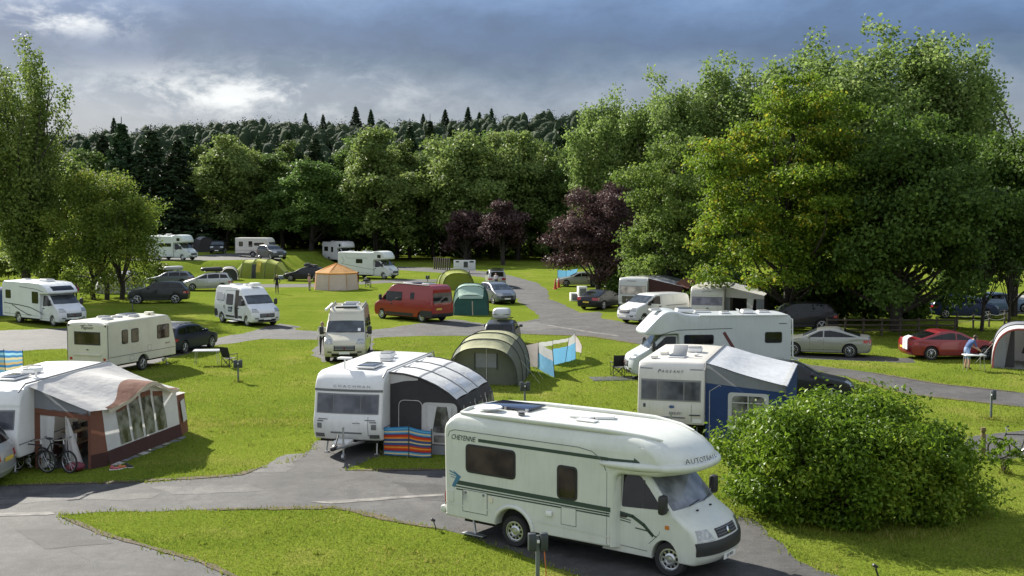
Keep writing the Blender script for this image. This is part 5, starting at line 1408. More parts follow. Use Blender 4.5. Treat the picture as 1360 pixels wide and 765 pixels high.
# end wall facing the road: gusset, brown frame, white door panel, opening
def ew(s, z): p = A0.lerp(A1, s); return Vector((p.x - .05 * z / 2, p.y, z))
def ez(s): return 2.42 - .72 * s ** .8
b = MB(); b.sheet(lambda u, v: ew(u, (1.78 - .22 * u) + v * (ez(u) - 1.78 + .22 * u)), 12, 3); b.build('gusset', C_MGREY, AW1, 80)
b = MB(); b.sheet(lambda u, v: ew(u, 1.60 - .16 * u + v * .18), 12, 2); b.build('brown_band', C_BROWN, AW1, 80)
b = MB(); b.sheet(lambda u, v: ew(.10 * u, .02 + v * 1.6), 3, 5); b.build('brown_post', C_BROWN, AW1)
b = curtain(ew(.10, 1.56), ew(.36, 1.53), ew(.30, .05), ew(.10, .05), 4, .03); b.build('white_panel', C_WHITE, AW1, 80)
b = curtain(ew(.55, 1.50), ew(.60, 1.49), ew(.88, .12), ew(.62, .05), 4, .05); b.build('tied_door_flap', C_LIGHT, AW1, 80)
b = MB(); b.sheet(lambda u, v: ew(.95 + .05 * u, .02 + v * 1.45), 2, 5); b.build('brown_post', C_BROWN, AW1)
b = MB(); b.tube([ew(.56, .0), ew(.56, 1.55)], .018); b.build('door_pole', M_ALU, AW1)
b = MB(); b.quad(up(C0, .0), (-3.05, 1.14, 0), (-3.05, 1.14, 2.3), up(C0, 1.6, .16), 4, 4); b.build('far_wall', C_CREAM, AW1)
b = MB(); b.quad((1.9, 1.2, .012), (1.84, 2.78, .012), (-3.1, 3.3, .012), (-3.0, 1.2, .012), 4, 2); b.build('groundsheet', C_FLOOR, AW1)
# low annex at the far end
an = MB(); an.quad(up(C0, .03) + Vector((-.02, .0, 0)), up(D0, .03), up(D0, 1.30, .12), up(C0, 1.36, .14) + Vector((-.02, 0, 0)), 4, 4); an.quad(up(D0, .03), (-4.0, 1.6, .03), (-4.0, 1.6, 1.4), up(D0, 1.30, .12), 4, 4); an.build('annex_wall', C_BROWN, AW1)
an = MB(); an.quad(up(C0, .45) + Vector((-.2, .02, 0)), up(D0, .45) + Vector((.12, .02, 0)), up(D0, 1.15, .10) + Vector((.12, .02, 0)), up(C0, 1.15, .10) + Vector((-.2, .02, 0)), 2, 2); an.build('annex_panel', C_WHITE, AW1)
an = MB(); an.quad(up(C0, 1.38, .12), up(D0, 1.33, .06), (-4.0, 1.6, 1.5), (-3.1, 1.6, 1.6), 4, 4, sag=-.10); an.build('annex_roof', C_LIGHT, AW1)
for k in range(9):
    u = .02 + .11 * k; b = MB(); p, q = fw(u, .02), fw(u + .09, .02); b.quad(p, q, q + Vector((.02, .28 + .05 * math.sin(k * 3), -.005)), p + Vector((0, .25, -.005)), 3, 3, wob=.012); b.build('mud_flap', C_MGREY if k % 3 else C_LIGHT, AW1)
base_on(AW1, CV2)
# furniture inside
def ride_on(o, lp, rz=0., c=CV2):
    o.location = world_of(c, lp); o.rotation_euler = (0, 0, c.rotation_euler.z + rz); return o
b = MB(); b.quad((2.0, 1.15, .02), (-3.0, 1.15, .02), (-3.0, 1.15, .62), (2.0, 1.15, .62), 8, 1); b.build('draught_skirt', C_DBROWN, AW1)
t = thing('camp_kitchen', 'wooden camp kitchen with pots standing inside the brown awning', 'kitchen stand')
b = MB(); b.box((0, 0, .86), (1.3, .5, .04), bev=.01); b.build('worktop', M_WOOD, t)
for x in (-.6, .6): MB().box((x, 0, .43), (.05, .45, .84), bev=.01).build('side_panel', M_ALU, t)
MB().box((0, -.15, .42), (1.2, .4, .03)).build('shelf', M_WOOD, t)
for k, (x, r, hh) in enumerate(((-.35, .16, .16), (.15, .12, .22), (.45, .10, .14))): b = MB(); b.lathe([(.001, .88), (r, .88), (r, .88 + hh), (.001, .88 + hh)], 14, Matrix.Translation((x, 0, 0))); b.build('pot', mat('dark pot', (.03, .03, .032), rough=.4), t)
MB().box((-.2, .1, 1.30), (.9, .03, .5), bev=.01).build('wind_shield', C_CREAM, t)
ride_on(t, (.25, 1.62, .015), 0)
# ---------------------------------------------------------------- grey porch awning
AW2 = thing('porch_awning', 'grey and charcoal porch awning with roof windows on the side of the white caravan', 'awning')
XA, XB2 = 2.0, -1.95
PR = [(1.12, 2.50), (1.6, 2.47), (2.1, 2.36), (2.6, 2.16), (3.0, 1.93), (3.25, 1.72), (3.42, 1.42), (3.52, .9), (3.58, 0)]
def pr(v):
    q = interp(PR[:6], 40); return q[int(v * 40)]
def bulge(x): return .10 * math.sin(PI * ((XA - x) / (XA - XB2) * 3 % 1))
b = MB(); b.sheet(lambda u, v: (XA + (XB2 - XA) * u, pr(v)[0], pr(v)[1] + .03 * abs(math.sin(u * 3 * PI)) * (v > .02)), 24, 20); b.build('roof', cloth('porch roof cloth', (.78, .78, .77), .3), AW2, 80)
for k in range(1, 3):
    x = XA + (XB2 - XA) * k / 3; b = MB(); b.tube([(x, y, z + .012) for y, z in interp(PR[:6], 16)], .022, 6); b.build('air_beam', C_MGREY, AW2)
for x in (XA, XB2): b = MB(); b.tube([(x, y, z) for y, z in interp(PR[:6], 16)], .03, 6); b.build('edge_piping', C_DGREY, AW2)
for v0 in (.42,):
    b = MB(); b.sheet(lambda u, v: (XA + (XB2 - XA) * u, pr(v0 + .012 * v)[0], pr(v0 + .012 * v)[1] + .034 * abs(math.sin(u * 3 * PI)) + .004), 24, 1); b.build('roof_seam', C_MGREY, AW2, 80)
for k in range(3):
    x0 = XA + (XB2 - XA) * (k + .16) / 3; x1 = XA + (XB2 - XA) * (k + .86) / 3
    b = MB(); b.sheet(lambda u, v: (x0 + (x1 - x0) * (u * (1 - .0 * v)), pr(.76 + .18 * v)[0], pr(.76 + .18 * v)[1] + .036 * math.sin(PI * (.16 + .7 * u)) + .006), 6, 5); b.build('roof_window', mat('pale roof film', (.50, .51, .53), rough=.35), AW2, 60)
LOW = [(3.25, 1.72), (3.42, 1.42), (3.52, .9), (3.58, 0)]
b = MB(); b.sheet(lambda u, v: (XA + (XB2 - XA) * u, interp(LOW, 20)[int(v * 20)][0] + .05 * abs(math.sin(u * 3 * PI)), interp(LOW, 20)[int(v * 20)][1]), 24, 20); b.build('front_wall', C_DGREY, AW2, 80)
for k in range(3):
    x0 = XA + (XB2 - XA) * (k + .15) / 3; x1 = XA + (XB2 - XA) * (k + .85) / 3
    b = MB(); pl = rrect(0, 0, 1, 1, .25)
    def wf(u, v, o): y, z = interp(LOW, 20)[int((.14 + .30 * (1 - v)) * 20)]; return (x0 + (x1 - x0) * u, y + .05 * math.sin(PI * (.15 + .7 * u)) + o, 1.52 - .62 * (1 - v))
    b.add([wf(p[0], p[1], .02) for p in pl], [tuple(range(len(pl)))]); b.build('window_panel', C_WHITE, AW2)
    b = MB(); pl = rrect(.14, .14, .86, .80, .2); b.add([wf(p[0], p[1], .035) for p in pl], [tuple(range(len(pl)))]); b.build('film_window', M_FILM, AW2)
# end wall: dark, with a zipped door, white curtains and a low window
def e2(y, z): return (XA + .02 * (y - 1) - .02 * z, y, z)
def top2(y):
    for (a, za), (c, zc) in zip(PR[:-1], PR[1:]):
        if a <= y <= c: return za + (zc - za) * (y - a) / (c - a)
    return 0
b = MB(); b.sheet(lambda u, v: e2(1.14 + 2.42 * u, .30 + v * (max(.32, top2(1.14 + 2.42 * u)) - .31)), 24, 6); b.build('end_wall', C_DGREY, AW2, 60)
b = MB(); b.sheet(lambda u, v: Vector(e2(1.14 + .9 * u, top2(1.14 + .9 * u) - .02 - .34 * (1 - u * .8) * v)) + Vector((.02, 0, 0)), 10, 2); b.build('gusset', C_LIGHT, AW2)
b = MB(); b.sheet(lambda u, v: Vector(e2(1.14 + 2.44 * u, .02 + .29 * v)) + Vector((.012, 0, 0)), 10, 2); b.build('skirt', C_MGREY, AW2)
pl = rrect(2.16, .34, 3.30, 1.62, .2); b = MB(); b.add([Vector(e2(*p)) + Vector((.015, 0, 0)) for p in pl], [tuple(range(len(pl)))]); b.build('window_panel', C_LIGHT, AW2)
pl = rrect(2.52, .70, 3.10, 1.50, .10); b = MB(); b.add([Vector(e2(*p)) + Vector((.025, 0, 0)) for p in pl], [tuple(range(len(pl)))]); b.build('film_window', M_FILM, AW2)
pl = rrect(2.56, .40, 3.10, .62, .05); b = MB(); b.add([Vector(e2(*p)) + Vector((.025, 0, 0)) for p in pl], [tuple(range(len(pl)))]); b.build('film_window', M_FILM, AW2)
for y0, y1, y2 in ((2.36, 2.66, 2.50), (3.12, 2.98, 3.14)):
    b = curtain(Vector(e2(y0, 1.52)) + Vector((.05, 0, 0)), Vector(e2(y1, 1.52)) + Vector((.05, 0, 0)), Vector(e2(y2, .66)) + Vector((.05, 0, 0)), Vector(e2(y0, .66)) + Vector((.05, 0, 0)), 3, .02); b.build('curtain', C_WHITE, AW2, 80)
pl = rrect(1.42, .34, 2.18, 1.66, .2); b = MB()
pts = [Vector(e2(*p)) + Vector((.02, 0, 0)) for p in pl]; b.tube(pts + [pts[0]], .012, 5); b.build('door_zip', C_LIGHT, AW2)
b = MB(); b.quad((XB2, 1.14, 0), (XB2, 3.56, 0), (XB2, 3.25, 1.72), (XB2, 1.14, 2.48), 6, 6); b.build('far_wall', C_DGREY, AW2)
base_on(AW2, CV1)
# ---------------------------------------------------------------- blue caravan awning
AW4 = thing('caravan_awning', 'blue walled awning with a pale roof against the caravan behind the leafy bush', 'awning')
xa, xb = 2.55, -2.6
b = MB()
def r4(u, v): 
    x = xa + (xb - xa) * u; p = Vector((x, 1.12, 2.53)).lerp(Vector((x + (.25 - .5 * u), 3.72, 1.92)), v); p.z -= (.10 * math.sin(PI * v) * (.5 + .5 * math.sin(PI * u)) - .012 * math.sin(u * 25 + v * 4)) * smooth(.1, .4, v); return p
b.sheet(r4, 20, 14); b.build('roof', cloth('pale blue grey canvas', (.55, .57, .60)), AW4, 80)
b = MB(); b.sheet(lambda u, v: r4(u, .93 + .07 * v) + Vector((0, .02, .02 - .03 * v)), 16, 3); b.build('roof_hem', C_WHITE, AW4, 80)
def w4(y, z): return Vector((xa + .1 * (y - 1.1) / 2.6, y, z))
def t4(y): return r4(0, (y - 1.1) / 2.62).z - .03
b = MB(); b.sheet(lambda u, v: w4(1.12 + 2.58 * u, (1.86 - .20 * u) + v * (t4(1.12 + 2.58 * u) - 1.86 + .20 * u)), 12, 3); b.build('gusset', C_MGREY, AW4)
b = MB(); b.sheet(lambda u, v: w4(1.12 + 2.58 * u, .02 + v * (1.85 - .20 * u)), 12, 5); b.build('end_wall', C_NAVY, AW4)
pl = rrect(1.85, .35, 3.15, 1.60, .12); b = MB(); b.add([w4(*p) + Vector((.015, 0, 0)) for p in pl], [tuple(range(len(pl)))]); b.build('window_panel', C_WHITE, AW4)
pl = rrect(1.98, .50, 3.02, 1.50, .16); b = MB(); b.add([w4(*p) + Vector((.03, 0, 0)) for p in pl], [tuple(range(len(pl)))]); pn = b.build('film_window', M_FILM, AW4)
b = MB(); b.box(w4(2.5, 1.0) + Vector((.045, 0, 0)), (.012, .03, 1.0)); b.build('glazing_bar', C_WHITE, pn)
b = MB(); b.box(w4(2.5, 1.28) + Vector((.047, 0, 0)), (.012, 1.0, .03)); b.build('glazing_bar', C_WHITE, pn)
b = MB(); b.tube([w4(1.25, .05), w4(1.25, 1.6), w4(1.55, 1.80), w4(1.62, 1.78)], .012, 5); b.build('door_zip', C_LIGHT, AW4)
b = MB(); b.sheet(lambda u, v: Vector((xa + .25 + (xb - .25 - xa - .25) * u, 3.72, .02 + 1.9 * v)), 10, 4); b.build('front_wall', C_NAVY, AW4)
b = MB(); b.quad((xb, 1.1, 0), (xb - .25, 3.72, 0), (xb - .25, 3.72, 1.9), (xb, 1.1, 2.46)); b.build('far_wall', C_NAVY, AW4)
base_on(AW4, CV4)
# ---------------------------------------------------------------- awnings of the two caravans under the trees
AW5 = thing('caravan_awning', 'grey roofed awning with a brown peaked hood on the grey caravan', 'awning')
b = MB(); b.quad((2.2, 1.1, 2.45), (-2.5, 1.1, 2.45), (-2.5, 3.7, 1.9), (2.2, 3.7, 1.9), 8, 8, sag=.05); b.build('roof', cloth('dull grey canvas', (.33, .35, .38), .2), AW5)
b = MB(); b.quad((2.2, 1.1, 0), (2.2, 3.7, 0), (2.2, 3.7, 1.9), (2.2, 1.1, 2.42), 4, 4); b.quad((2.2, 3.7, 0), (-2.5, 3.7, 0), (-2.5, 3.7, 1.9), (2.2, 3.7, 1.9), 4, 4); b.build('wall', C_DBROWN, AW5)
b = MB(); b.add([(1.9, 3.0, 2.06), (-2.0, 3.0, 2.06), (0, 3.2, 2.45), (2.3, 4.1, 1.75), (-2.4, 4.1, 1.75), (0, 4.3, 2.35)], [(0, 2, 5, 3), (1, 4, 5, 2), (3, 5, 4)]); b.build('peaked_hood', C_BROWN, AW5)
base_on(AW5, CV5)
AW6 = thing('caravan_awning', 'dull white awning with an open dark front on the caravan under the yellow green tree', 'awning')
b = MB(); b.quad((2.0, 1.1, 2.5), (-2.5, 1.1, 2.5), (-2.5, 3.6, 1.95), (2.0, 3.6, 1.95), 8, 8, sag=.12); b.build('roof', cloth('dull white canvas', (.50, .50, .48), .2), AW6)
b = MB(); b.quad((2.0, 1.12, 1.80), (2.0, 3.6, 1.70), (2.0, 3.6, 1.95), (2.0, 1.12, 2.48), 4, 2); b.build('gusset', C_LIGHT, AW6)
b = MB(); b.quad((2.0, 1.12, 0), (2.0, 1.45, 0), (2.0, 1.40, 1.8), (2.0, 1.12, 1.8)); b.build('end_wall', C_MGREY, AW6)
b = MB(); b.quad((2.0, 3.1, 0), (2.0, 3.6, 0), (2.0, 3.6, 1.72), (2.0, 3.1, 1.74)); b.build('end_wall', C_MGREY, AW6)
b = curtain((2.02, 2.5, 1.74), (2.02, 2.95, 1.74), (2.02, 2.75, .1), (2.02, 2.5, .1), 3, .03); b.build('curtain', C_WHITE, AW6)
b = MB(); b.quad((2.0, 3.6, 0), (-2.5, 3.6, 0), (-2.5, 3.6, 1.95), (2.0, 3.6, 1.95)); b.quad((-2.5, 1.1, 0), (-2.5, 3.6, 0), (-2.5, 3.6, 1.95), (-2.5, 1.1, 2.5)); b.build('wall', C_DGREY, AW6)
base_on(AW6, CV6)
# ---------------------------------------------------------------- tunnel tents
def tunnel(name, label, sec, mats, cat='tent', group=None, power=.72, guy=True, sag=.05):
    """sec: (x, half width, height) of each pole arch, from the door backwards (x falls); mats: one cloth per bay (upper, lower)"""
    t = thing(name, label, cat, group=group)
    def P(x, w, h, a):
        c, s_ = math.cos(a), math.sin(a); return Vector((x, math.copysign(abs(c) ** power, c) * w, max(0, s_) ** power * h))
    n = 28
    for i in range(len(sec) - 1):
        (x0, w0, h0), (x1, w1, h1) = sec[i], sec[i + 1]
        def bay(u, a):
            k = 1 - sag * math.sin(PI * u) * .9
            return P(x0 + (x1 - x0) * u, (w0 + (w1 - w0) * u) * (1 - (1 - k) * .3), (h0 + (h1 - h0) * u) * k, a)
        up_, lo_ = mats[i]
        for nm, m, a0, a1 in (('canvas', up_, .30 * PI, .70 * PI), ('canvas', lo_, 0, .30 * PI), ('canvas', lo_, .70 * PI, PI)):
            b = MB(); b.sheet(lambda u, v: bay(u, a0 + (a1 - a0) * v), 6, 12); b.build(nm, m, t, 80)
    for (x, w, h) in sec:
        if h < .4: continue
        b = MB(); b.tube([P(x, w + .012, h + .012, PI * k / n) for k in range(n + 1)], .025, 5); b.build('pole_sleeve', C_POLE, t)
    if guy:
        for (x, w, h) in sec[1:-1]:
            for sg in (1, -1):
                b = MB(); b.tube([(x, sg * w * .86, h * .62), (x, sg * (w + .75), .02)], .006, 4); b.build('guy_rope', C_GUY, t)
    return t, P
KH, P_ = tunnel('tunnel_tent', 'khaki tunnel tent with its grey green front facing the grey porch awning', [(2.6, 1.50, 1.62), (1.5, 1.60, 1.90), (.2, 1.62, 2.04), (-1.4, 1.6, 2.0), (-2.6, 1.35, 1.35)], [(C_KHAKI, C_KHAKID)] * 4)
b = MB(); b.sheet(lambda u, v: Vector((2.15, 0, 0)) + (P_(0, 1.48, 1.64, PI * u) * Vector((1, 1, v)) if False else Vector((0, P_(0, 1.48, 1.64, PI * u).y, P_(0, 1.48, 1.64, PI * u).z * v))), 28, 5); b.build('front_wall', C_KHAKID, KH)
b = MB(); b.quad((2.17, -.35, .75), (2.17, .55, .75), (2.17, .55, 1.35), (2.17, -.35, 1.35)); b.build('film_window', C_MGREY, KH)
for y in (-.38, .58): b = MB(); b.box((2.18, y, 1.02), (.02, .05, .72)); b.build('window_strap', C_POLE, KH)
for x_ in ((2.16, .15, .03, 1.58),): b = MB(); b.tube([(2.19, .12, .03), (2.19, .12, 1.60)], .014, 5); b.build('door_pole', C_LIGHT, KH)
b = MB(); b.sheet(lambda u, v: Vector((-2.6, P_(0, 1.35, 1.35, PI * u).y, P_(0, 1.35, 1.35, PI * u).z * v)), 20, 3); b.build('rear_wall', C_KHAKID, KH)
put(KH, 585, 706, 514, -97, ytop=435)
KH.location.x += .15
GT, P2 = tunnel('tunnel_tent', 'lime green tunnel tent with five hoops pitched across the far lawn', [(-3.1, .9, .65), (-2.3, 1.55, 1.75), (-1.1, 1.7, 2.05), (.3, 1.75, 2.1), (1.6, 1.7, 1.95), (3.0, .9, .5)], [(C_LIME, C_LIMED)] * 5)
b = MB(); b.sheet(lambda u, v: P2(-.6 + .5 * u, 1.74, 2.09, .06 * PI + .25 * PI * v) + Vector((0, .02, .02)), 4, 6); b.build('door_flap', cloth('yellow lining', (.55, .45, .08)), GT)
b = MB(); b.sheet(lambda u, v: P2(-.1 + .5 * u, 1.74, 2.09, -.0 + .22 * PI * v) * 1.008, 4, 6); b.build('doorway', C_POLE, GT)
put(GT, 311, 382, 370, 172, ytop=341)
YG, P3 = tunnel('dome_tent', 'yellow green dome tent beyond the red camper van', [(1.7, 1.5, 1.55), (.6, 1.65, 1.85), (-.8, 1.6, 1.6), (-1.9, 1.1, .6)], [(C_LIME, C_LIMED)] * 3, 'tent')
b = MB(); b.sheet(lambda u, v: Vector((1.6, P3(0, 1.48, 1.53, PI * u).y, P3(0, 1.48, 1.53, PI * u).z * v)), 20, 3); b.build('front_wall', C_LIMED, YG)
put(YG, 580, 628, 385, -75, ytop=357)
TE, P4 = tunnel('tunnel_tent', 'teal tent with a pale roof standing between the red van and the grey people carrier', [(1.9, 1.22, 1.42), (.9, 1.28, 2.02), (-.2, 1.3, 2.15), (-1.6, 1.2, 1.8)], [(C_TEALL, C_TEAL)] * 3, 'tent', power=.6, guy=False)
b = MB(); b.sheet(lambda u, v: Vector((1.9 + .35 * (1 - v), P4(0, 1.22, 1.42, PI * u).y * (1 + .03 * (1 - v)), P4(0, 1.22, 1.42, PI * u).z * v)), 24, 5); b.build('front_wall', C_TEAL, TE)
b = MB(); b.sheet(lambda u, v: (1.92 + .12 * v, -.85 + 1.7 * u, 1.40 - .22 * v), 4, 3); b.build('porch_flap', C_TEALL, TE)
b = MB(); b.tube([(2.27, .12, .0), (2.02, .10, 1.0)], .04, 5); b.build('door_zip', C_CREAM, TE)
put(TE, 602, 649, 419, -88, ytop=373)
RT, P5 = tunnel('tunnel_tent', 'grey and white tunnel tent with red seams and an open arched door', [(1.6, 1.35, 1.86), (.3, 1.42, 2.0), (-1.6, 1.4, 2.0), (-3.4, 1.3, 1.6), (-4.2, .9, .7)], [(C_WHITE, C_WHITE), (C_MGREY, C_MGREY), (C_LIGHT, C_LIGHT), (C_MGREY, C_LIGHT)], 'tent', guy=True)
b = MB(); b.tube([P5(1.62, 1.38, 1.90, PI * k / 24) for k in range(25)], .05, 6); b.build('red_piping', cloth('faded red piping', (.38, .10, .09), .1), RT)
b = MB(); b.sheet(lambda u, v: Vector((1.4, P5(0, 1.35, 1.86, PI * (.66 + .34 * u)).y, P5(0, 1.35, 1.86, PI * (.66 + .34 * u)).z * v)), 8, 4); b.build('door_mesh', C_MGREY, RT)
b = curtain((1.45, -.62, 1.75), (1.45, -.45, 1.80), (1.45, -.42, .05), (1.45, -.85, .05), 3, .05); b.build('tied_door_flap', C_DGREY, RT)
b = curtain((.2, .3, 1.85), (.2, .55, 1.8), (.2, .1, .6), (.2, -.1, .6), 3, .05); b.build('inner_flap', C_DGREY, RT)
b = MB(); b.quad((1.6, -1.3, .012), (1.6, 1.3, .012), (-4, 1.1, .012), (-4, -1.1, .012)); b.build('groundsheet', C_MGREY, RT)
b = MB(); b.sheet(lambda u, v: Vector((-1.6, P5(0, 1.38, 1.98, PI * u).y, P5(0, 1.38, 1.98, PI * u).z * v)), 16, 3); b.build('inner_wall', C_LIGHT, RT)
put(RT, 1292, 1428, 493, -112, ytop=434)
GA, _p = tunnel('awning_tent', 'slate grey tent between the overcab motorhome and the black car at the wood', [(1.6, 1.2, 2.1), (0, 1.3, 2.2), (-1.6, 1.2, 1.8)], [(C_MGREY, C_DGREY)] * 2, 'tent', guy=False)
b = MB(); b.sheet(lambda u, v: Vector((1.55, _p(0, 1.2, 2.1, PI * u).y, _p(0, 1.2, 2.1, PI * u).z * v)), 16, 3); b.build('front_wall', C_DGREY, GA)
put(GA, 254, 283, 335, -50, ytop=310, gz=1.5)
WT, _p = tunnel('small_tent', 'small white tent with dark open doorway next to the lime green tunnel tent', [(.9, .95, 1.35), (-.2, 1.0, 1.45), (-1.2, .8, .8)], [(C_WHITE, C_LIGHT)] * 2, 'tent', guy=False)
b = MB(); b.sheet(lambda u, v: Vector((.6, _p(0, .85, 1.25, PI * u).y, _p(0, .85, 1.25, PI * u).z * v)), 12, 3); b.build('doorway', C_POLE, WT)
put(WT, 292, 317, 372.5, -75, ytop=352)
for lab, x0, x1, yb, rz, m in (('pale grey dome tent in the shade of the round tree', 130, 165, 390, -70, C_LIGHT), ('darker grey dome tent next to the pale one under the round tree', 152, 187, 385, -100, C_MGREY)):
    tt, _p = tunnel('dome_tent', lab, [(1.3, 1.2, 1.5), (0, 1.35, 1.75), (-1.3, 1.1, 1.2)], [(m, m)] * 2, 'tent', guy=False)
    b = MB(); b.sheet(lambda u, v: Vector((1.28, _p(0, 1.2, 1.5, PI * u).y, _p(0, 1.2, 1.5, PI * u).z * v)), 16, 3); b.build('front_wall', m, tt); put(tt, x0, x1, yb, rz)
BT, _p = tunnel('awning_tent', 'blue tent mostly hidden behind the low profile motorhome', [(1.6, 1.3, 2.2), (0, 1.3, 2.3), (-1.6, 1.3, 2.2)], [(C_NAVY, C_NAVY)] * 2, 'tent', guy=False)
put(BT, -50, 7, 424, 0)
# ---------------------------------------------------------------- orange tent: eight sided, with a pointed roof
OT = thing('bell_tent', 'orange roofed eight sided tent with pale grey walls in the middle of the lawn', 'tent')
def ang(k): return 2 * PI * (k + .5) / 8
for k in range(8):
    a0, a1 = ang(k), ang(k + 1); Rb, Rt, zt, za = 2.2, 2.02, 1.62, 2.42
    q = lambda r, a, z: (r * math.cos(a), r * math.sin(a), z)
    b = MB(); b.quad(q(Rb, a0, 0), q(Rb, a1, 0), q(Rt, a1, zt), q(Rt, a0, zt), 4, 4, wob=.01); b.build('wall_panel', cloth('putty canvas', (.56, .54, .52), .4), OT)
    b = MB(); b.add([q(Rt + .08, a0, zt + .0), q(Rt + .08, a1, zt + .0), (0, 0, za), q(1.0, a0, 2.06), q(1.0, a1, 2.06)], [(0, 1, 4, 3), (3, 4, 2)]); b.build('roof_panel', C_ORANGE, OT)
    b = MB(); b.tube([q(Rb + .01, a0, 0), q(Rt + .02, a0, zt), q(1.0, a0, 2.07), (0, 0, za + .02)], .035, 5); b.build('corner_strip', C_ORANGE, OT)
    b = MB(); b.quad(q(Rt + .02, a0, zt - .16), q(Rt + .02, a1, zt - .16), q(Rt + .10, a1, zt + .01), q(Rt + .10, a0, zt + .01), 4, 1); b.build('valance', C_ORANGE, OT)
b = MB(); b.tube([(2.06 * math.cos(ang(3)), 2.06 * math.sin(ang(3)), 1.5), (3.0 * math.cos(ang(3)), 3.0 * math.sin(ang(3)), .02)], .008, 4); b.build('guy_rope', C_GUY, OT)
put(OT, 409.5, 474.5, 386, 12, ytop=351)
# ---------------------------------------------------------------- windbreaks
def windbreak(label, tops, bots, panels, group=None, mullion=C_POLE):
    """poles given by pixel of top and foot; panels: list of (pole a, pole b, [(z0 fraction, z1 fraction, material)])"""
    feet = [Vector(G(*p)) for p in bots]; o0 = feet[0].copy()
    t = thing('windbreak', label, 'windbreak', o0, group=group)
    P = []
    for f, (tx, ty) in zip(feet, tops): P.append((f - o0, at_depth(tx, ty, f.y) - o0))
    for f, tp in P: b = MB(); b.tube([f - Vector((0, 0, .05)), tp + (tp - f).normalized() * .05], .016, 6); b.build('pole', M_WOOD if mullion is None else mullion, t)
    for a, c, bands in panels:
        fa, ta = P[a]; fc, tc_ = P[c]
        for z0, z1, m in bands:
            b = MB(); b.quad(fa.lerp(ta, z0), fc.lerp(tc_, z0), fc.lerp(tc_, z1), fa.lerp(ta, z1), 8, 2, wob=.012)
            nor = (fc - fa).cross(Vector((0, 0, 1))).normalized()
            b.v = [tuple(Vector(p) + nor * .05 * math.sin(i // 3 / 8 * PI)) for i, p in enumerate(b.v)]
            b.build('cloth_band', m, t, 80)
    return t
ST = [cloth('stripe %s' % h_, hexc(h_), .35) for h_ in ('#3f8fc8', '#e9d79a', '#3a6f9e', '#e0552c', '#c8402a', '#4a5f8e', '#f0a03c', '#4f5a88', '#6fb4d8')]
bands = []
seq = [2, 1, 8, 7, 4, 3, 6, 4, 7, 5, 1, 7, 5, 6, 3, 4, 5, 8, 1, 0, 8, 0]
for i, k in enumerate(seq): bands.append((.04 + .94 * i / len(seq), .04 + .94 * (i + 1) / len(seq), ST[k]))
windbreak('colourful striped windbreak of blue, orange and red bands before the grey porch awning', [(509.4, 567), (542.9, 566), (573.2, 572)], [(509.4, 605.5), (542.9, 608), (573.2, 608.5)], [(0, 1, bands), (1, 2, bands)])
B_ = [(.0, .62, C_BLUE), (.88, 1., C_WHITE)]
windbreak('sky blue and white windbreak zigzagging out from the khaki tent', [(693, 459.5), (715, 455), (734, 466), (734, 452.5), (755.4, 449), (763.5, 442.5), (773, 460)], [(700, 487), (714.4, 489), (736.7, 502), (734, 485), (750.5, 481), (764.7, 477), (771, 473)],
    [(0, 1, [(.05, 1., C_PINK)]), (1, 2, [(.0, .62, C_BLUE), (.62, 1., cloth('milky film', (.6, .6, .6), .6))]), (1, 3, [(.82, 1., C_WHITE)]), (3, 4, [(.0, .66, C_BLUE), (.86, 1., C_WHITE)]), (4, 5, [(.0, .66, C_BLUE), (.66, 1., C_WHITE)]), (5, 6, [(.3, .95, C_PINK)])])
B2 = []
for i, h_ in enumerate(('#3c6fa5', '#7fb8d8', '#d8c89a', '#3f7fb5', '#c9ad7c', '#7fb0cf', '#d8c89a', '#4a86b8', '#9fcfe0', '#3f74b0')): B2.append((.04 + .095 * i, .04 + .095 * (i + 1), cloth('stripe %s' % h_, hexc(h_), .35)))
windbreak('blue and sand striped windbreak beyond the brown awning', [(-24, 465), (5, 465), (30, 466)], [(-24, 493), (8, 500), (31, 494)], [(0, 1, B2), (1, 2, B2)])
windbreak('plain blue windbreak at the nose of the olive silver saloon', [(740.5, 358.5), (752, 359.5), (767, 357)], [(740.5, 371), (752, 371), (765, 369)], [(0, 1, [(.05, 1, C_BLUE)]), (1, 2, [(.05, 1, C_BLUE)])])
# ================================================================ small things
def spot(px, py, gz=0.): return G(px, py, gz)
M_BOX = mat('slate box', (.03, .038, .045), rough=.45, var=.2); M_POSTM = mat('grey green post', (.10, .12, .11), rough=.6, var=.2)
def hookup(label, px, py, h, boxes=2, cap=True):
    p = spot(px, py); t = thing('hook_up_post', label, 'service post', p, .15, 'hook-up posts on the lawns')
    b = MB(); b.box((0, 0, h / 2 - .1), (.075, .055, h + .1), bev=.01); b.build('post', M_POSTM, t)
    for x in ((-.115, .115) if boxes == 2 else (.06,)):
        b = MB(); b.box((x, -.03, h - .17), (.15, .13, .34), bev=.018); bx = b.build('socket_box', M_BOX, t)
        b = MB(); b.box((x, -.10, h - .17), (.13, .02, .28), bev=.008); b.build('socket_lid', M_BOX, bx)
    b = MB(); b.box((0, -.045, h - .16), (.06, .05, .06), bev=.008); b.build('number_disc', M_WHITEP, t)
    return t
H1 = hookup('service post with two dark boxes on the lawn edge before the big motorhome', 714, 800, 1.36)
b = MB(); b.tube([(.12, -.05, 1.0), (.15, -.08, .6), (.13, -.05, .25), (.25, .0, .03), (.7, .1, .02), (.45, .3, .03), (.9, .4, .02)], .011, 6); b.build('cable', mat('orange cable', (.50, .14, .03), rough=.5), H1)
hookup('service post with two dark boxes near the lone folding chair', 316.4, 507.5, .98)
hookup('service post whose two boxes just show above the roof of the big motorhome', 697, 545, 1.08)
hookup('single box service post on the grass strip beside the lane', 1316, 557, 1.06, 1)
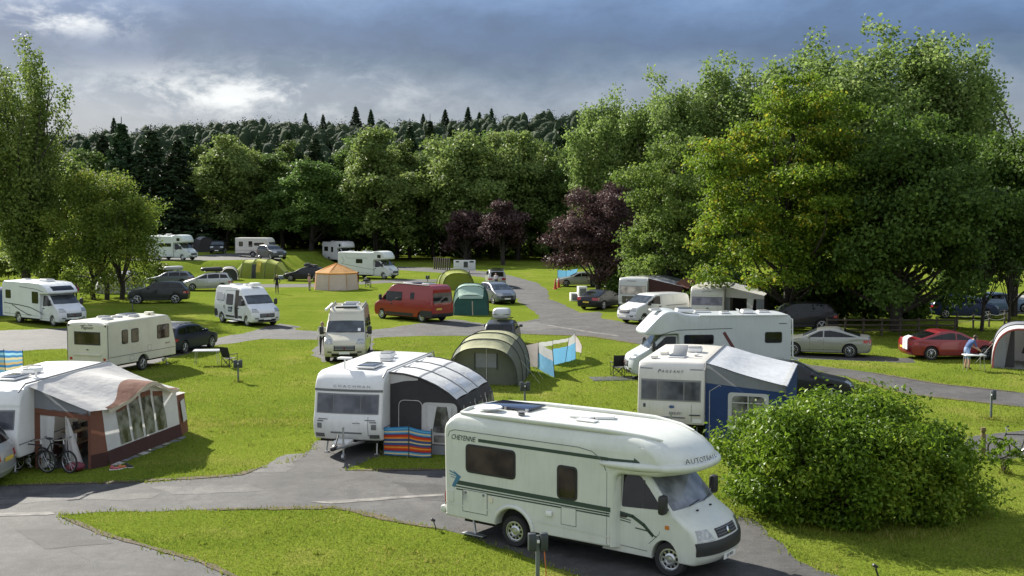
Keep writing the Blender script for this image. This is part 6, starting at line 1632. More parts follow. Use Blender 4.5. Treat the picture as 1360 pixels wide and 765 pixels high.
hookup('service post with pale plates in front of the dark green black four by four', 176, 413.5, .95)
hookup('service post peeping over the roof of the deep red van', 568, 384, 1.3)
# --- short timber post with rope
p = spot(1305, 609); t = thing('timber_post', 'short round timber post with a notched top at the lane edge by the bicycle', 'post', p)
b = MB(); b.lathe([(.085, -.1), (.08, .4), (.078, .74), (.055, .77), (.06, .82), (.08, .84), (.08, .93), (.07, .95), (.001, .95)], 14); b.build('post', mat('mossy timber', (.13, .10, .035), rough=.85, var=.5, vscale=9), t)
b = MB(); b.tube([(0, 0, .72), (-.5, .1, .62), (-1.1, .2, .64)], .008, 5); b.build('wire', M_STEEL, t)
b = MB(); b.tube([(0, 0, .70), (.3, -.05, .55), (.5, -.1, .28), (.6, -.1, .02)], .008, 5); b.build('wire', M_STEEL, t)
# --- ground lights
for px, py, lab in ((579, 704, 'tiny black ground light at the lawn corner behind the big motorhome'), (1172, 790, 'black stick lamp rising from the grass at the bottom edge')):
    p = spot(px, py); t = thing('ground_light', lab, 'lamp', p)
    k = 1 if py < 750 else 2.4
    b = MB(); b.tube([(0, 0, -.05), (-.01 * k, 0, .08 * k), (-.06 * k, 0, .22 * k)], .012 * k ** .5, 6); b.build('stem', M_BLACK, t)
    b = MB(); b.box((-.065 * k, 0, .24 * k), (.11, .09, .06), rot=Matrix.Rotation(.5, 4, 'Y'), bev=.02); b.build('lamp_head', M_BLACK, t)
# --- cones, service boxes, notice board
M_CONE = mat('cone orange red', (.45, .045, .02), rough=.55, var=.1)
cone = thing('traffic_cone', 'orange red traffic cone, the nearer of the two by the blue windbreak', 'cone', spot(737.5, 384), 0, 'traffic cones')
b = MB(); b.lathe([(.21, .03), (.20, .06), (.15, .07), (.035, 1.0), (.02, 1.02), (.001, 1.02)], 16); b.build('cone', M_CONE, cone)
b = MB(); b.box((0, 0, .015), (.46, .46, .04), bev=.01); b.build('base', M_CONE, cone)
again(cone, 'orange red traffic cone, the farther of the two by the blue windbreak', spot(742, 382), .3)
t = thing('service_cabinet', 'tall white service cabinet on the lawn behind the black car', 'cabinet', spot(773, 400), .3)
b = MB(); b.box((0, 0, .62), (.75, .45, 1.24), bev=.03); c_ = b.build('cabinet', M_WHITEP, t); b = MB(); b.box((0, -.235, .62), (.55, .02, .9), bev=.01); b.build('door', M_GREYP, t)
t = thing('service_cabinet', 'low white service box beside the tall white cabinet', 'cabinet', spot(765, 399.5), .2)
b = MB(); b.box((0, 0, .34), (1.0, .5, .68), bev=.03); b.build('cabinet', M_WHITEP, t); b = MB(); b.box((0, -.26, .34), (.8, .02, .5), bev=.01); b.build('door', M_GREYP, t)
t = thing('notice_board', 'white notice board with dark notices at the edge of the wood', 'notice board', spot(617, 363), -.08)
b = MB(); b.box((0, 0, .95), (2.6, .08, 1.25), bev=.02); b.build('board', mat('board white', (.55, .56, .58), rough=.5), t)
for x in (-.55, .55): MB().box((x, .06, .45), (.09, .08, .9)).build('post', M_WOODD, t)
for x, z, w, hh in ((-.85, 1.38, .4, .18), (.15, 1.05, .5, .7), (.85, 1.38, .5, .2)): MB().box((x, -.05, z), (w, .012, hh)).build('notice', M_INK, t)
# --- fences
def fence(name, label, p0, p1, h, n, rails, m, post=.11, sag=0.):
    a, c = Vector(p0), Vector(p1); t = thing(name, label, 'fence', a)
    d = c - a
    for i in range(n + 1):
        q = d * (i / n); b = MB(); b.box((q.x, q.y, h / 2), (post, post, h + .06), rz=math.atan2(d.y, d.x), bev=.012); b.build('post', m, t)
    for z in rails:
        b = MB(); pts = []
        for k in range(n * 6 + 1):
            q = d * (k / n / 6); pts.append((q.x, q.y - .075, z - sag * math.sin((k % 6) / 6 * PI)))
        b.tube(pts, .05 if not sag else .018, 6); b.build('rail' if not sag else 'rope', m if not sag else C_GUY, t)
    return t
fence('rail_fence', 'dark weathered rail fence in the shade behind the silver saloon', spot(1098, 446), spot(1268, 446), 1.05, 7, (.35, .65, .95), M_WOODD)
fence('rope_fence', 'post and rope fence before the dark blue people carrier', spot(1271, 437), spot(1334, 433), 1.0, 3, (.55, .85), M_WOODD, .09, .12)
fence('paling_fence', 'short upright paling fence beside the notice board', spot(577, 357.5), spot(597, 359.5), 1.5, 7, (), M_WOODD, .13)
# --- camp furniture
def camp_chair(label, p, rz, high=True, group=None):
    t = thing('folding_chair', label, 'chair', p, rz, group)
    m = mat('black chair cloth', (.015, .015, .017), rough=.8)
    b = MB(); b.quad((-.24, -.22, .44), (.24, -.22, .44), (.22, .22, .40), (-.22, .22, .40), 5, 5, sag=.05); b.build('seat', m, t)
    b = MB(); b.quad((-.24, .22, .46), (.24, .22, .46), (.26, .40, .98), (-.26, .40, .98), 5, 5, sag=.05, sagdir=(0, 1, 0)); b.build('backrest', m, t)
    for pts in (((-.26, -.25, 0), (.24, -.22, .44)), ((.26, -.25, 0), (-.24, -.22, .44)), ((-.26, .28, 0), (.24, .25, .44)), ((.26, .28, 0), (-.24, .25, .44)), ((-.26, -.25, 0), (-.24, .25, .44)), ((.26, -.25, 0), (.24, .25, .44))):
        MB().tube(pts, .014, 5).build('leg', M_BLACK, t)
    for sg in (1, -1):
        MB().tube([(sg * .26, .28, 0), (sg * .25, .26, .62), (sg * .27, .42, 1.0)], .014, 5).build('back_post', M_BLACK, t)
        b = MB(); b.box((sg * .28, .0, .63), (.06, .5, .03), bev=.01); b.build('armrest', m, t)
        MB().tube([(sg * .27, -.24, .0), (sg * .28, -.24, .62)], .013, 5).build('arm_post', M_BLACK, t)
    return t
def folding_table(label, p, rz, lx=.95, ly=.6, h=.7, m=None):
    t = thing('folding_table', label, 'table', p, rz)
    b = MB(); b.box((0, 0, h), (lx, ly, .03), bev=.008); b.build('tabletop', m or mat('pale laminate', (.55, .55, .54), rough=.25), t)
    MB().box((0, 0, h - .022), (lx + .02, ly + .02, .02)).build('edge_frame', M_ALU, t)
    for x in (-lx * .4, lx * .4):
        for y in (-ly * .42, ly * .42): MB().tube([(x, y, h - .02), (x * 1.08, y, 0)], .013, 5).build('leg', M_ALU, t)
    return t
CHAIR1 = camp_chair('black folding chair standing alone beside the low camp table', spot(305, 487), R(150))
folding_table('pale topped folding table on thin legs by the estate car', spot(275, 484), .12, 1.25, .75)
for k, (px, py, rz, lab) in enumerate(((820, 499, 190, 'black folding chair on the dark mat, the one with its back fully in view'), (831, 494, 220, 'black folding chair half behind the nose of the overcab motorhome'))):
    again(CHAIR1, lab, spot(px, py), R(rz))
t = thing('outdoor_mat', 'dark groundsheet mat under the two folding chairs', 'mat', spot(822, 503), .12)
b = MB(); b.box((0, 0, .012), (2.5, 1.2, .02), bev=.005); b.build('mat', C_FLOOR, t)
folding_table('small folding table with camp gear near the orange tent', spot(486, 384), .1, .9, .55, .75, M_WOODD)
again(CHAIR1, 'folding chair behind the small table near the orange tent', spot(489, 381.5), R(180))
t = thing('camp_stove', 'dark camp stove on the small table near the orange tent', 'stove', Vector(spot(486, 384)) + Vector((0, 0, .765)))
b = MB(); b.box((0, 0, .08), (.5, .35, .14), bev=.02); b.build('stove', M_BLACK, t); b = MB(); b.lathe([(.001, .15), (.11, .15), (.12, .32), (.001, .34)], 12); b.build('kettle', M_STEEL, t)
MANT = folding_table('white folding table in front of the bending man', spot(1293, 492), 0, .95, .55, .74, M_WHITEP)
t = thing('plate', 'dark plate lying on the white folding table', 'plate', Vector(spot(1293, 492)) + Vector((.12, .05, .757)))
b = MB(); b.lathe([(.001, 0), (.12, .0), (.16, .025), (.12, .012), (.001, .012)], 18); b.build('plate', M_BLACK, t)
t = thing('towel', 'white towel draped over the boot of the dark red saloon', 'towel', (0, 0, 0))
b = MB(); b.sheet(lambda u, v: (-2.20 - .28 * smooth(.35, .6, v) - .02 * math.sin(u * 12), -.72 + .62 * u, 1.20 - .04 * v - .62 * smooth(.42, 1., v) + .015 * math.sin(u * 15 + v * 5)), 14, 14); b.build('towel', cloth('white towelling', (.70, .70, .70), .1), t); ride(t, CARK, 0, 0, 0)
t = thing('luggage', 'dark luggage strapped on the roof of the black hatchback', 'luggage', (0, 0, 0))
for x, y, z, d in ((-.3, 0, 1.66, (.8, .9, .26)), (-1.0, .1, 1.64, (.5, .7, .2)), (-.25, .1, 1.84, (.5, .6, .14))): b = MB(); b.box((x, y, z), d, bev=.06); b.build('bag', mat('dark holdall', (.03, .03, .032), rough=.8, var=.3), t)
ride(t, CARD, 0, 0, -.02)
# --- bicycles
def bicycle(label, frame_m, group='bicycles'):
    t = thing('bicycle', label, 'bicycle', group=group)
    Rw = .33
    def wheelb(x):
        b = MB(); T = Matrix.Translation((x, 0, Rw)) @ Matrix.Rotation(PI / 2, 4, 'X')
        b.lathe([(Rw - .045, -.018), (Rw - .01, -.022), (Rw, 0), (Rw - .01, .022), (Rw - .045, .018), (Rw - .045, -.018)], 28, T); w = b.build('wheel', M_TYRE, t)
        b = MB(); b.lathe([(Rw - .06, -.012), (Rw - .044, -.014), (Rw - .044, .014), (Rw - .06, .012), (Rw - .06, -.012)], 28, T)
        for k in range(12):
            a = 2 * PI * k / 12; b.tube([(x, 0, Rw), (x + (Rw - .05) * math.cos(a), 0, Rw + (Rw - .05) * math.sin(a))], .004, 4)
        b.tube([(x, -.05, Rw), (x, .05, Rw)], .022, 8); b.build('rim', M_ALLOY, w)
    wheelb(-.52); wheelb(.54)
    bb, st, ht, rw = (-.06, 0, .30), (-.20, 0, .80), (.36, 0, .78), (-.52, 0, .33)
    b = MB(); b.tube([bb, st], .020); b.tube([st, ht], .020); b.tube([bb, (.40, 0, .66)], .024); b.tube([(.35, 0, .82), (.41, 0, .62)], .026)
    for sg in (.045, -.045): b.tube([st, (-.52, sg, .33)], .012); b.tube([bb, (-.52, sg, .33)], .013); b.tube([(.41, 0, .62), (.42, sg, .58), (.54, sg, .33)], .016)
    b.build('frame', frame_m, t)
    b = MB(); b.tube([(.35, 0, .82), (.33, 0, .94), (.36, 0, .96)], .016); b.tube([(.30, -.31, .97), (.36, -.12, .96), (.36, .12, .96), (.30, .31, .97)], .014); b.build('handlebar', M_ALLOY, t)
    for sg in (1, -1): MB().tube([(.32, sg * .22, .97), (.28, sg * .33, .97)], .022).build('grip', M_BLACK, t)
    b = MB(); b.tube([st, (-.235, 0, .90)], .013); b.ell((-.24, 0, .93), (.14, .075, .035)); b.build('saddle', M_BLACK, t)
    b = MB(); b.lathe([(.03, -.01), (.09, -.01), (.09, .01), (.03, .01)], 16, Matrix.Translation((bb[0], -.05, bb[2])) @ Matrix.Rotation(PI / 2, 4, 'X')); b.tube([(-.06, -.08, .30), (.06, -.08, .18)], .011); b.tube([(-.06, .08, .30), (-.18, .08, .42)], .011); b.box((.07, -.12, .17), (.09, .08, .02)); b.box((-.19, .12, .43), (.09, .08, .02)); b.build('crank', M_STEEL, t)
    return t
BK = bicycle('black bicycle with pale handlebar leaning outside the open awning door', M_BLACK); put(BK, 14, 70, 628, -18)
B2_ = again(BK, 'second bicycle, standing a little behind the black one at the awning door', world_of(CV2, (2.2, 1.9, 0)), R(-28))
B3_ = again(BK, 'bicycle at the lane edge by the timber post, partly behind young leaves', spot(1352, 612), R(158))
# --- shoes and bag at the awning
for k, (px, py, rz, lab, m) in enumerate(((152, 624, .3, 'pink shoe lying by the awning skirt', mat('pink shoe', (.35, .08, .10), rough=.6)), (162, 622.5, 1.0, 'orange shoe lying by the awning skirt', mat('orange shoe', (.40, .13, .04), rough=.6)), (171, 621, -.4, 'dark shoe lying by the awning skirt', M_BLACK))):
    t = thing('shoe', lab, 'shoe', spot(px, py), rz, 'shoes outside the awning')
    b = MB(); b.ell((.02, 0, .045), (.14, .05, .045)); b.ell((-.07, 0, .075), (.06, .045, .06)); b.build('upper', m, t); b = MB(); b.box((0, 0, .012), (.28, .09, .024), bev=.01); b.build('sole', M_WHITEP, t)
t = thing('storage_bag', 'dark red bag slumped at the foot of the tied awning door', 'bag', world_of(CV2, (2.15, 2.45, 0)), .4)
b = MB(); b.sheet(lambda u, v: ((.26 + .03 * math.sin(9 * u * 2 * PI + v)) * math.cos(u * 2 * PI) * math.sin(.1 + v * 3.0), .20 * math.sin(u * 2 * PI) * math.sin(.1 + v * 3.0), .14 - .14 * math.cos(v * PI) * .98), 18, 8); b.build('bag', mat('dark red nylon', (.12, .015, .03), rough=.6), t)
# ================================================================ people
SKIN = mat('skin', (.42, .24, .17), rough=.55)
def person(label, shirt, trousers, hair=(.05, .03, .02), pose=None, shorts=False, sleeves=True, h=1.74, shoes=(.03, .03, .03), name='person'):
    t = thing(name, label, 'person')
    J = dict(pelvis=(0, 0, .93), waist=(0, 0, 1.08), chest=(0, 0, 1.30), neck=(0, 0, 1.47), head=(0.01, 0, 1.56), top=(0.0, 0, 1.67),
             shL=(0, .17, 1.41), elL=(-.02, .23, 1.13), wrL=(.04, .25, .88), shR=(0, -.17, 1.41), elR=(-.02, -.23, 1.13), wrR=(.04, -.25, .88),
             hpL=(0, .09, .90), knL=(.02, .10, .49), anL=(-.01, .11, .09), toL=(.14, .12, .04), hpR=(0, -.09, .90), knR=(.02, -.10, .49), anR=(-.01, -.11, .09), toR=(.14, -.12, .04))
    J.update(pose or {})
    rad = dict(pelvis=.145, waist=.13, chest=.15, neck=.055, head=.095, top=.075, sh=.065, el=.042, wr=.030, hp=.095, kn=.058, an=.042, to=.035)
    bones = [('pelvis', 'waist'), ('waist', 'chest'), ('chest', 'neck'), ('neck', 'head'), ('head', 'top')]
    for s_ in 'LR': bones += [('chest', 'sh' + s_), ('sh' + s_, 'el' + s_), ('el' + s_, 'wr' + s_), ('pelvis', 'hp' + s_), ('hp' + s_, 'kn' + s_), ('kn' + s_, 'an' + s_), ('an' + s_, 'to' + s_)]
    names = list(J); V = {n: Vector(J[n]) for n in names}
    R_ = {n: rad.get(n, rad.get(n[:2], .05)) for n in names}
    for s_ in 'LR':       # palm, four bent fingers and a thumb
        d = (V['wr' + s_] - V['el' + s_]).normalized(); sd = Vector((1, 0, 0)) - d * d.x; sd = sd.normalized() if sd.length > .1 else Vector((0, 0, 1)); nn = d.cross(sd)
        pa = 'pa' + s_; V[pa] = V['wr' + s_] + d * .07; R_[pa] = .030; names.append(pa); bones.append(('wr' + s_, pa))
        for k, (off, ln) in enumerate(((.030, .075), (.010, .085), (-.010, .08), (-.030, .062))):
            a, c = 'f%s%da' % (s_, k), 'f%s%db' % (s_, k)
            V[a] = V[pa] + d * ln * .55 + sd * off; V[c] = V[a] + d * ln * .45 + nn * .02 + sd * off * .2; R_[a] = .010; R_[c] = .008; names += [a, c]; bones += [(pa, a), (a, c)]
        a, c = 't%sa' % s_, 't%sb' % s_
        V[a] = V['wr' + s_] + d * .035 + sd * .040; V[c] = V[a] + d * .035 + sd * .02; R_[a] = .012; R_[c] = .009; names += [a, c]; bones += [('wr' + s_, a), (a, c)]
    fd = Vector((1, 0, 0)); ax = (V['top'] - V['neck']).normalized(); fd = (fd - ax * fd.dot(ax)).normalized()
    V['nose'] = V['head'] + fd * .118; R_['nose'] = .014; names.append('nose'); bones.append(('head', 'nose'))
    me = bpy.data.meshes.new('body'); me.from_pydata([V[n] for n in names], [(names.index(a), names.index(c)) for a, c in bones], [])
    o = bpy.data.objects.new('body', me); COL.objects.link(o)
    sk = o.modifiers.new('skin', 'SKIN'); sk.use_smooth_shade = True
    for i, n in enumerate(names): me.skin_vertices[0].data[i].radius = (R_[n], R_[n] * (.8 if n in ('chest', 'waist', 'pelvis') else 1)); me.skin_vertices[0].data[i].use_root = (n == 'pelvis')
    ss = o.modifiers.new('sub', 'SUBSURF'); ss.levels = 1; ss.render_levels = 1
    dg = bpy.context.evaluated_depsgraph_get(); nm = bpy.data.meshes.new_from_object(o.evaluated_get(dg)); nm.name = 'body'
    bpy.data.objects.remove(o)
    for m in (SKIN, shirt, trousers, mat('shoe', (.03, .03, .03), rough=.6)): nm.materials.append(m)
    cls = {}
    for a, c in bones:
        k = 0
        if c[:2] in ('wa', 'ch', 'sh') or c == 'neck' and False: k = 1
        if c[:2] == 'el': k = 1 if sleeves != 'none' else 0
        if c[:2] == 'wr': k = 1 if sleeves is True else 0
        if c[:2] in ('hp', 'kn'): k = 2
        if c[:2] == 'an': k = 0 if shorts else 2
        if c[:2] == 'to': k = 3
        cls[(a, c)] = k
    for p in nm.polygons:
        best = None
        for a, c in bones:
            A, C_ = V[a], V[c]; d = C_ - A; L_ = d.length_squared
            u = max(0, min(1, (p.center - A).dot(d) / L_)) if L_ > 0 else 0
            q = (p.center - A - d * u).length - (R_[a] + (R_[c] - R_[a]) * u)
            if best is None or q < best[0]: best = (q, a, c, u)
        k = cls[best[1:3]]
        if best[1:3] == ('chest', 'neck') and best[3] < .75: k = 1
        if best[1:3] == ('pelvis', 'waist') and best[3] < .35: k = 2
        p.material_index = k; p.use_smooth = True
    body = link('body', nm, t)
    hm = mat('hair %.3f' % hair[0], hair, rough=.7, var=.2, vscale=20)
    b = MB(); c = V['head'].lerp(V['top'], .55) - fd * .022
    b.lathe_ell((.105, .095, .10), 14, 8, Matrix.Translation(c)); b.build('hair', hm, t)
    for sg in (1, -1):
        sdv = ax.cross(fd) * sg; b = MB(); b.lathe_ell((.011, .011, .011), 8, 6, Matrix.Translation(V['head'] + fd * .092 + sdv * .032 + ax * .02)); b.build('eye', M_INK, t)
        b = MB(); b.lathe_ell((.02, .012, .03), 8, 6, Matrix.Translation(V['head'] + sdv * .098)); b.build('ear', SKIN, t)
    k = h / 1.74; t.scale = (k, k, k)
    return t
def stand(t, px, py, rz, gz=0.): t.location = spot(px, py, gz); t.rotation_euler = (0, 0, R(rz)); return t
D_ = lambda h_: cloth('garment ' + h_, hexc(h_), 0)
stand(person('person standing on the lawn in dark jacket and trousers near the lime tent', D_('#23262e'), D_('#1b1d28'), (.35, .28, .16), dict(elL=(-.05, .30, 1.16), wrL=(.08, .22, 1.0), elR=(-.05, -.30, 1.16), wrR=(.08, -.22, 1.0))), 368, 390.3, -100)
bend = dict(pelvis=(-.12, 0, .92), waist=(-.05, 0, 1.06), chest=(.12, 0, 1.22), neck=(.26, 0, 1.33), head=(.34, 0, 1.40), top=(.37, 0, 1.51), shL=(.16, .17, 1.30), elL=(.28, .22, 1.05), wrL=(.50, .16, .92), shR=(.16, -.17, 1.30), elR=(.26, -.21, 1.04), wrR=(.48, -.12, .88),
            hpL=(-.12, .09, .89), knL=(-.04, .10, .48), anL=(-.10, .11, .09), toL=(.05, .12, .04), hpR=(-.12, -.09, .89), knR=(-.02, -.10, .48), anR=(-.07, -.11, .09), toR=(.08, -.12, .04))
stand(person('man in blue T-shirt and pale blue shorts bending over the white table', D_('#44597f'), D_('#7d93b2'), (.06, .035, .02), bend, shorts=True, sleeves=False, h=1.8), 1286, 490.5, 15)
stand(person('person in a magenta top leaning forward under the round tree', D_('#a5216f'), D_('#2a2a33'), (.12, .07, .04), bend), 100, 402, -60)
stand(person('person in pink standing at the entrance of the orange tent', D_('#c39a94'), D_('#8d8078'), (.10, .06, .03), None, sleeves=False, h=1.62), 411, 386.3, -20)
stand(person('person in dark red beside the orange tent, next to the camp table', D_('#5a2a26'), D_('#262a33'), (.03, .02, .015), dict(wrR=(.22, -.2, 1.0)), h=1.7), 475.5, 384, 200)
stand(person('person in a pale top reaching into the open car boot', D_('#b9aeb0'), D_('#4a4a52'), (.25, .18, .10), bend, h=1.7), 659, 384.5, 95)
sit = dict(pelvis=(0, 0, .62), waist=(-.03, 0, .78), chest=(0, 0, 1.0), neck=(.04, 0, 1.17), head=(.07, 0, 1.26), top=(.06, 0, 1.37), shL=(.02, .17, 1.11), elL=(.08, .22, .85), wrL=(.28, .15, .80), shR=(.02, -.17, 1.11), elR=(.08, -.22, .85), wrR=(.28, -.15, .80), hpL=(0, .09, .60), knL=(.40, .10, .60), anL=(.42, .11, .14), toL=(.56, .12, .09), hpR=(0, -.09, .60), knR=(.40, -.10, .60), anR=(.42, -.11, .14), toR=(.56, -.12, .09))
stand(person('person in dark trousers standing at the side of the olive silver saloon', D_('#6f6168'), D_('#20222c'), (.30, .2, .12), dict(elR=(.05, -.30, 1.2), wrR=(.28, -.25, 1.2))), 785, 381.5, 160)
stand(person('person in a pale lilac top behind the raised boot of the olive silver saloon', D_('#a9a6bd'), D_('#51566a'), (.3, .24, .16), None), 808, 379.5, 200)
stand(person('person in a white shirt standing beside the champagne camper van', D_('#c9c9c6'), D_('#3a3a40'), (.2, .13, .08), None), 428.5, 471, -90)
# --- dark bits of luggage at the tents
t = thing('cool_box', 'blue grey cool box at the door of the lime tunnel tent', 'cool box', spot(374, 371), .3)
b = MB(); b.box((0, 0, .2), (.6, .38, .36), bev=.03); b.build('box', mat('cool box blue', (.10, .14, .22), rough=.5), t); b = MB(); b.box((0, 0, .40), (.62, .40, .06), bev=.02); b.build('lid', M_WHITEP, t)
# ================================================================ trees and shrubs
def np_mesh(name, V, F, m):
    """quads from numpy arrays"""
    me = bpy.data.meshes.new(name); nf, k = F.shape
    me.vertices.add(len(V)); me.vertices.foreach_set('co', V.astype(np.float32).ravel())
    me.loops.add(nf * k); me.loops.foreach_set('vertex_index', F.astype(np.int32).ravel())
    me.polygons.add(nf); me.polygons.foreach_set('loop_start', np.arange(0, nf * k, k, dtype=np.int32))
    me.update(calc_edges=True); me.materials.append(m); me.validate()
    return me
def unit(a): return a / np.maximum(1e-9, np.linalg.norm(a, axis=-1, keepdims=True))
def leaf_quads(rng, C, RAD, n, ll, lw, up=.35, out=.6, rnd_=.7, shell=.45, droop=.15, flat=1.):
    """leaves filling clumps: C centres, RAD radii (k,3), n leaves shared out by clump size; each leaf one bent quad"""
    w = (RAD[:, 0] * RAD[:, 1]) ** 1.0; idx = rng.choice(len(C), n, p=w / w.sum())
    d = unit(rng.normal(size=(n, 3))); r = (shell + (1 - shell) * rng.random(n) ** .6)[:, None] * (1 + .22 * rng.normal(size=(n, 1)))
    P = C[idx] + d * r * RAD[idx]
    N = unit(d * out + np.array([0, 0, up]) + rng.normal(size=(n, 3)) * rnd_)
    A = unit(np.cross(N, rng.normal(size=(n, 3)))); A = unit(A + np.array([0, 0, -droop]) + d * .3); A = unit(A - N * (A * N).sum(1, keepdims=True))
    B = np.cross(N, A)
    s = (.7 + .6 * rng.random(n))[:, None]
    L, W = ll * s, lw * s
    V = np.stack([P - A * L * .5, P + B * W * .5 + N * W * .18 - A * L * .05, P + A * L * .5 - N * L * .10, P - B * W * .5 + N * W * .18 - A * L * .05], 1).reshape(-1, 3)
    return V, np.arange(4 * n).reshape(-1, 4)
BARK = mat('grey brown bark', (.085, .068, .05), rough=.9, var=.5, vscale=6, bump=.8, bscale=14); BARKD = mat('dark bark', (.035, .028, .022), rough=.9, var=.5, vscale=6, bump=.8, bscale=14)
def wood(paths, n=7):
    b = MB()
    for pts, rs in paths: b.tube(pts, rs, n)
    return b
def limb(a, c, r0, r1, rng, n=5, bow=.12):
    a, c = Vector(a), Vector(c); d = (c - a).length; k = Vector(rng.normal(size=3)) * d * bow; k.z = abs(k.z) * .6
    return [a.lerp(c, i / n) + k * math.sin(PI * i / n) for i in range(n + 1)], [r0 + (r1 - r0) * i / n for i in range(n + 1)]
def crown_round(rng, cz, rx, ry, rz, k, cr, flat=.75, fill=.35, top=0., skirt=0., lobes=1.):
    """clumps over an uneven dome: most on its skin, some inside"""
    d = unit(rng.normal(size=(k, 3))); d[:, 2] = np.where(d[:, 2] < -.75, -d[:, 2], d[:, 2])
    r = np.where(rng.random(k) < fill, .30 + .4 * rng.random(k), .72 + .26 * rng.random(k))
    ang = np.arctan2(d[:, 1], d[:, 0]); lob = 1 + lobes * (.13 * np.sin(ang * 3 + rng.random() * 6) + .11 * np.sin(ang * 5 + d[:, 2] * 4 + rng.random() * 6) + .10 * np.sin(d[:, 2] * 7 + ang * 2 + rng.random() * 6) + .05 * rng.normal(size=k))
    C = d * (r * lob)[:, None] * np.array([rx, ry, rz])
    if skirt: C[:, :2] *= np.where(d[:, 2:3] < 0, 1 + skirt * np.minimum(1 / np.sqrt(np.maximum(.05, 1 - d[:, 2:3] ** 2)) - 1, .9), 1)      # boughs hang low at the sides
    C[:, 2] += cz
    q = cr * (.65 + .7 * rng.random(k)) * (1.1 - .35 * np.clip(d[:, 2], 0, 1) * top); RAD = np.stack([q * (.8 + .4 * rng.random(k)), q * (.8 + .4 * rng.random(k)), q * flat], 1)
    return C, RAD
def crown_spires(rng, H, z0, spread, ns, per, cr, lean=.55, pointed=.35):
    """ascending limbs clothed in foliage, each ending in its own point"""
    C = []; RAD = []; tips = []
    for i in range(ns):
        a = 2 * PI * (i + .6 * rng.random()) / ns; q = spread * (.25 if i == 0 else (.30 + .7 * rng.random())); h = H * (1. if i == 0 else (1 - .20 * (q / spread) ** 1.3 - .16 * rng.random()))
        zs = z0 + (.0 if i == 0 else .15 * rng.random() * H)
        for j in range(per):
            t = (j + rng.random()) / per; r_ = q * (t ** lean)
            wob = rng.normal(size=2) * .28 * cr
            C.append((math.cos(a) * r_ + wob[0], math.sin(a) * r_ + wob[1], zs + (h - zs) * t)); s = cr * (1.15 - (1 - pointed) * t ** 1.6) * (.75 + .5 * rng.random()); RAD.append((s, s, s * 1.15))
        tips.append((math.cos(a) * q, math.sin(a) * q, h * .9))
    return np.array(C), np.array(RAD), tips
def make_tree(name, label, loc, mesh_crown, mesh_wood, rz=0., sc=1., group=None, cat='tree', kind=None):
    t = thing(name, label, cat, loc, rz, group, sc)
    link('trunk', mesh_wood, t)
    if isinstance(mesh_crown, (list, tuple)):
        for m in mesh_crown: link('crown', m, t)
    else: link('crown', mesh_crown, t)
    return t
def limbs_to(rng, C, n, z0, zt, r0, lean=(0, 0)):
    """trunk plus limbs reaching out to some of the clumps"""
    top = Vector((lean[0], lean[1], zt)); paths = [limb((0, 0, -.3), top, r0, r0 * .35, rng, 8, .02)]
    tr = paths[0][0]
    for i in rng.choice(len(C), min(n, len(C)), replace=False):
        c = Vector(C[i]); zz = min(zt * .95, max(z0, c.z * (.35 + .4 * rng.random()))); k = min(8, int(8 * zz / zt)); a = tr[k]
        paths.append(limb(a, c, r0 * .34 * (1.1 - .5 * zz / zt), r0 * .04, rng, 5, .10))
    return paths
# leaf colours
L_BUSH = leaf_mat('bush leaf', (.058, .115, .010), (.155, .245, .020), .44, .42, (.25, .31, .03), .12)
L_POP = leaf_mat('poplar leaf', (.100, .168, .036), (.218, .300, .080), .47, .6, (.32, .38, .16), .10)
L_BEECH = leaf_mat('yellow green leaf', (.073, .132, .014), (.170, .252, .024), .50, .6, (.37, .32, .03), .12)
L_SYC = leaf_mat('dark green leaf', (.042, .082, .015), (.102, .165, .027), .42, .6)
L_ASH = leaf_mat('ash leaf', (.088, .148, .028), (.188, .258, .054), .46, .6)
L_OLIVE = leaf_mat('olive gold leaf', (.072, .120, .018), (.165, .225, .036), .48, .6, (.28, .28, .05), .10)
L_LINE = leaf_mat('mid green leaf', (.056, .100, .022), (.136, .202, .046), .44, .6, objvar=.2)
L_PALE = leaf_mat('pale green leaf', (.098, .162, .036), (.232, .302, .086), .46, .6, objvar=.18)
L_CON = leaf_mat('conifer needles', (.016, .036, .016), (.042, .074, .028), .20, .7, objvar=.3)
L_COP = leaf_mat('copper leaf', (.042, .022, .024), (.095, .055, .053), .34, .6, (.18, .13, .12), .12)
L_HILL = leaf_mat('far wood', (.015, .030, .014), (.034, .056, .022), .12, .9)
# ---------------------------------------------------------------- the leafy bush
rng = np.random.default_rng(11)
BUSH = thing('leafy_bush', 'broad glossy leafy bush beside the nose of the big motorhome', 'bush', (8.32, 28.9, 0))
C, RAD = crown_round(rng, 1.02, 3.12, 2.65, 1.78, 260, .46, .8, .18, 0, .35, .34)
C[:, 2] = np.maximum(C[:, 2], .28); C[:, 0] += .25 * np.sin(C[:, 2] * 2)
keep = ~((C[:, 0] > 1.6) & (C[:, 2] > 2.35)); C, RAD = C[keep], RAD[keep]
V, F = leaf_quads(rng, C, RAD, 60000, .128, .062, .45, .55, .6, .40, .35)
link('foliage', np_mesh('foliage', V, F, L_BUSH), BUSH)
ws = [limb((rng.normal() * .5, rng.normal() * .4, -.1), C[i], .05, .008, rng, 5, .12) for i in rng.choice(len(C), 60, replace=False)]
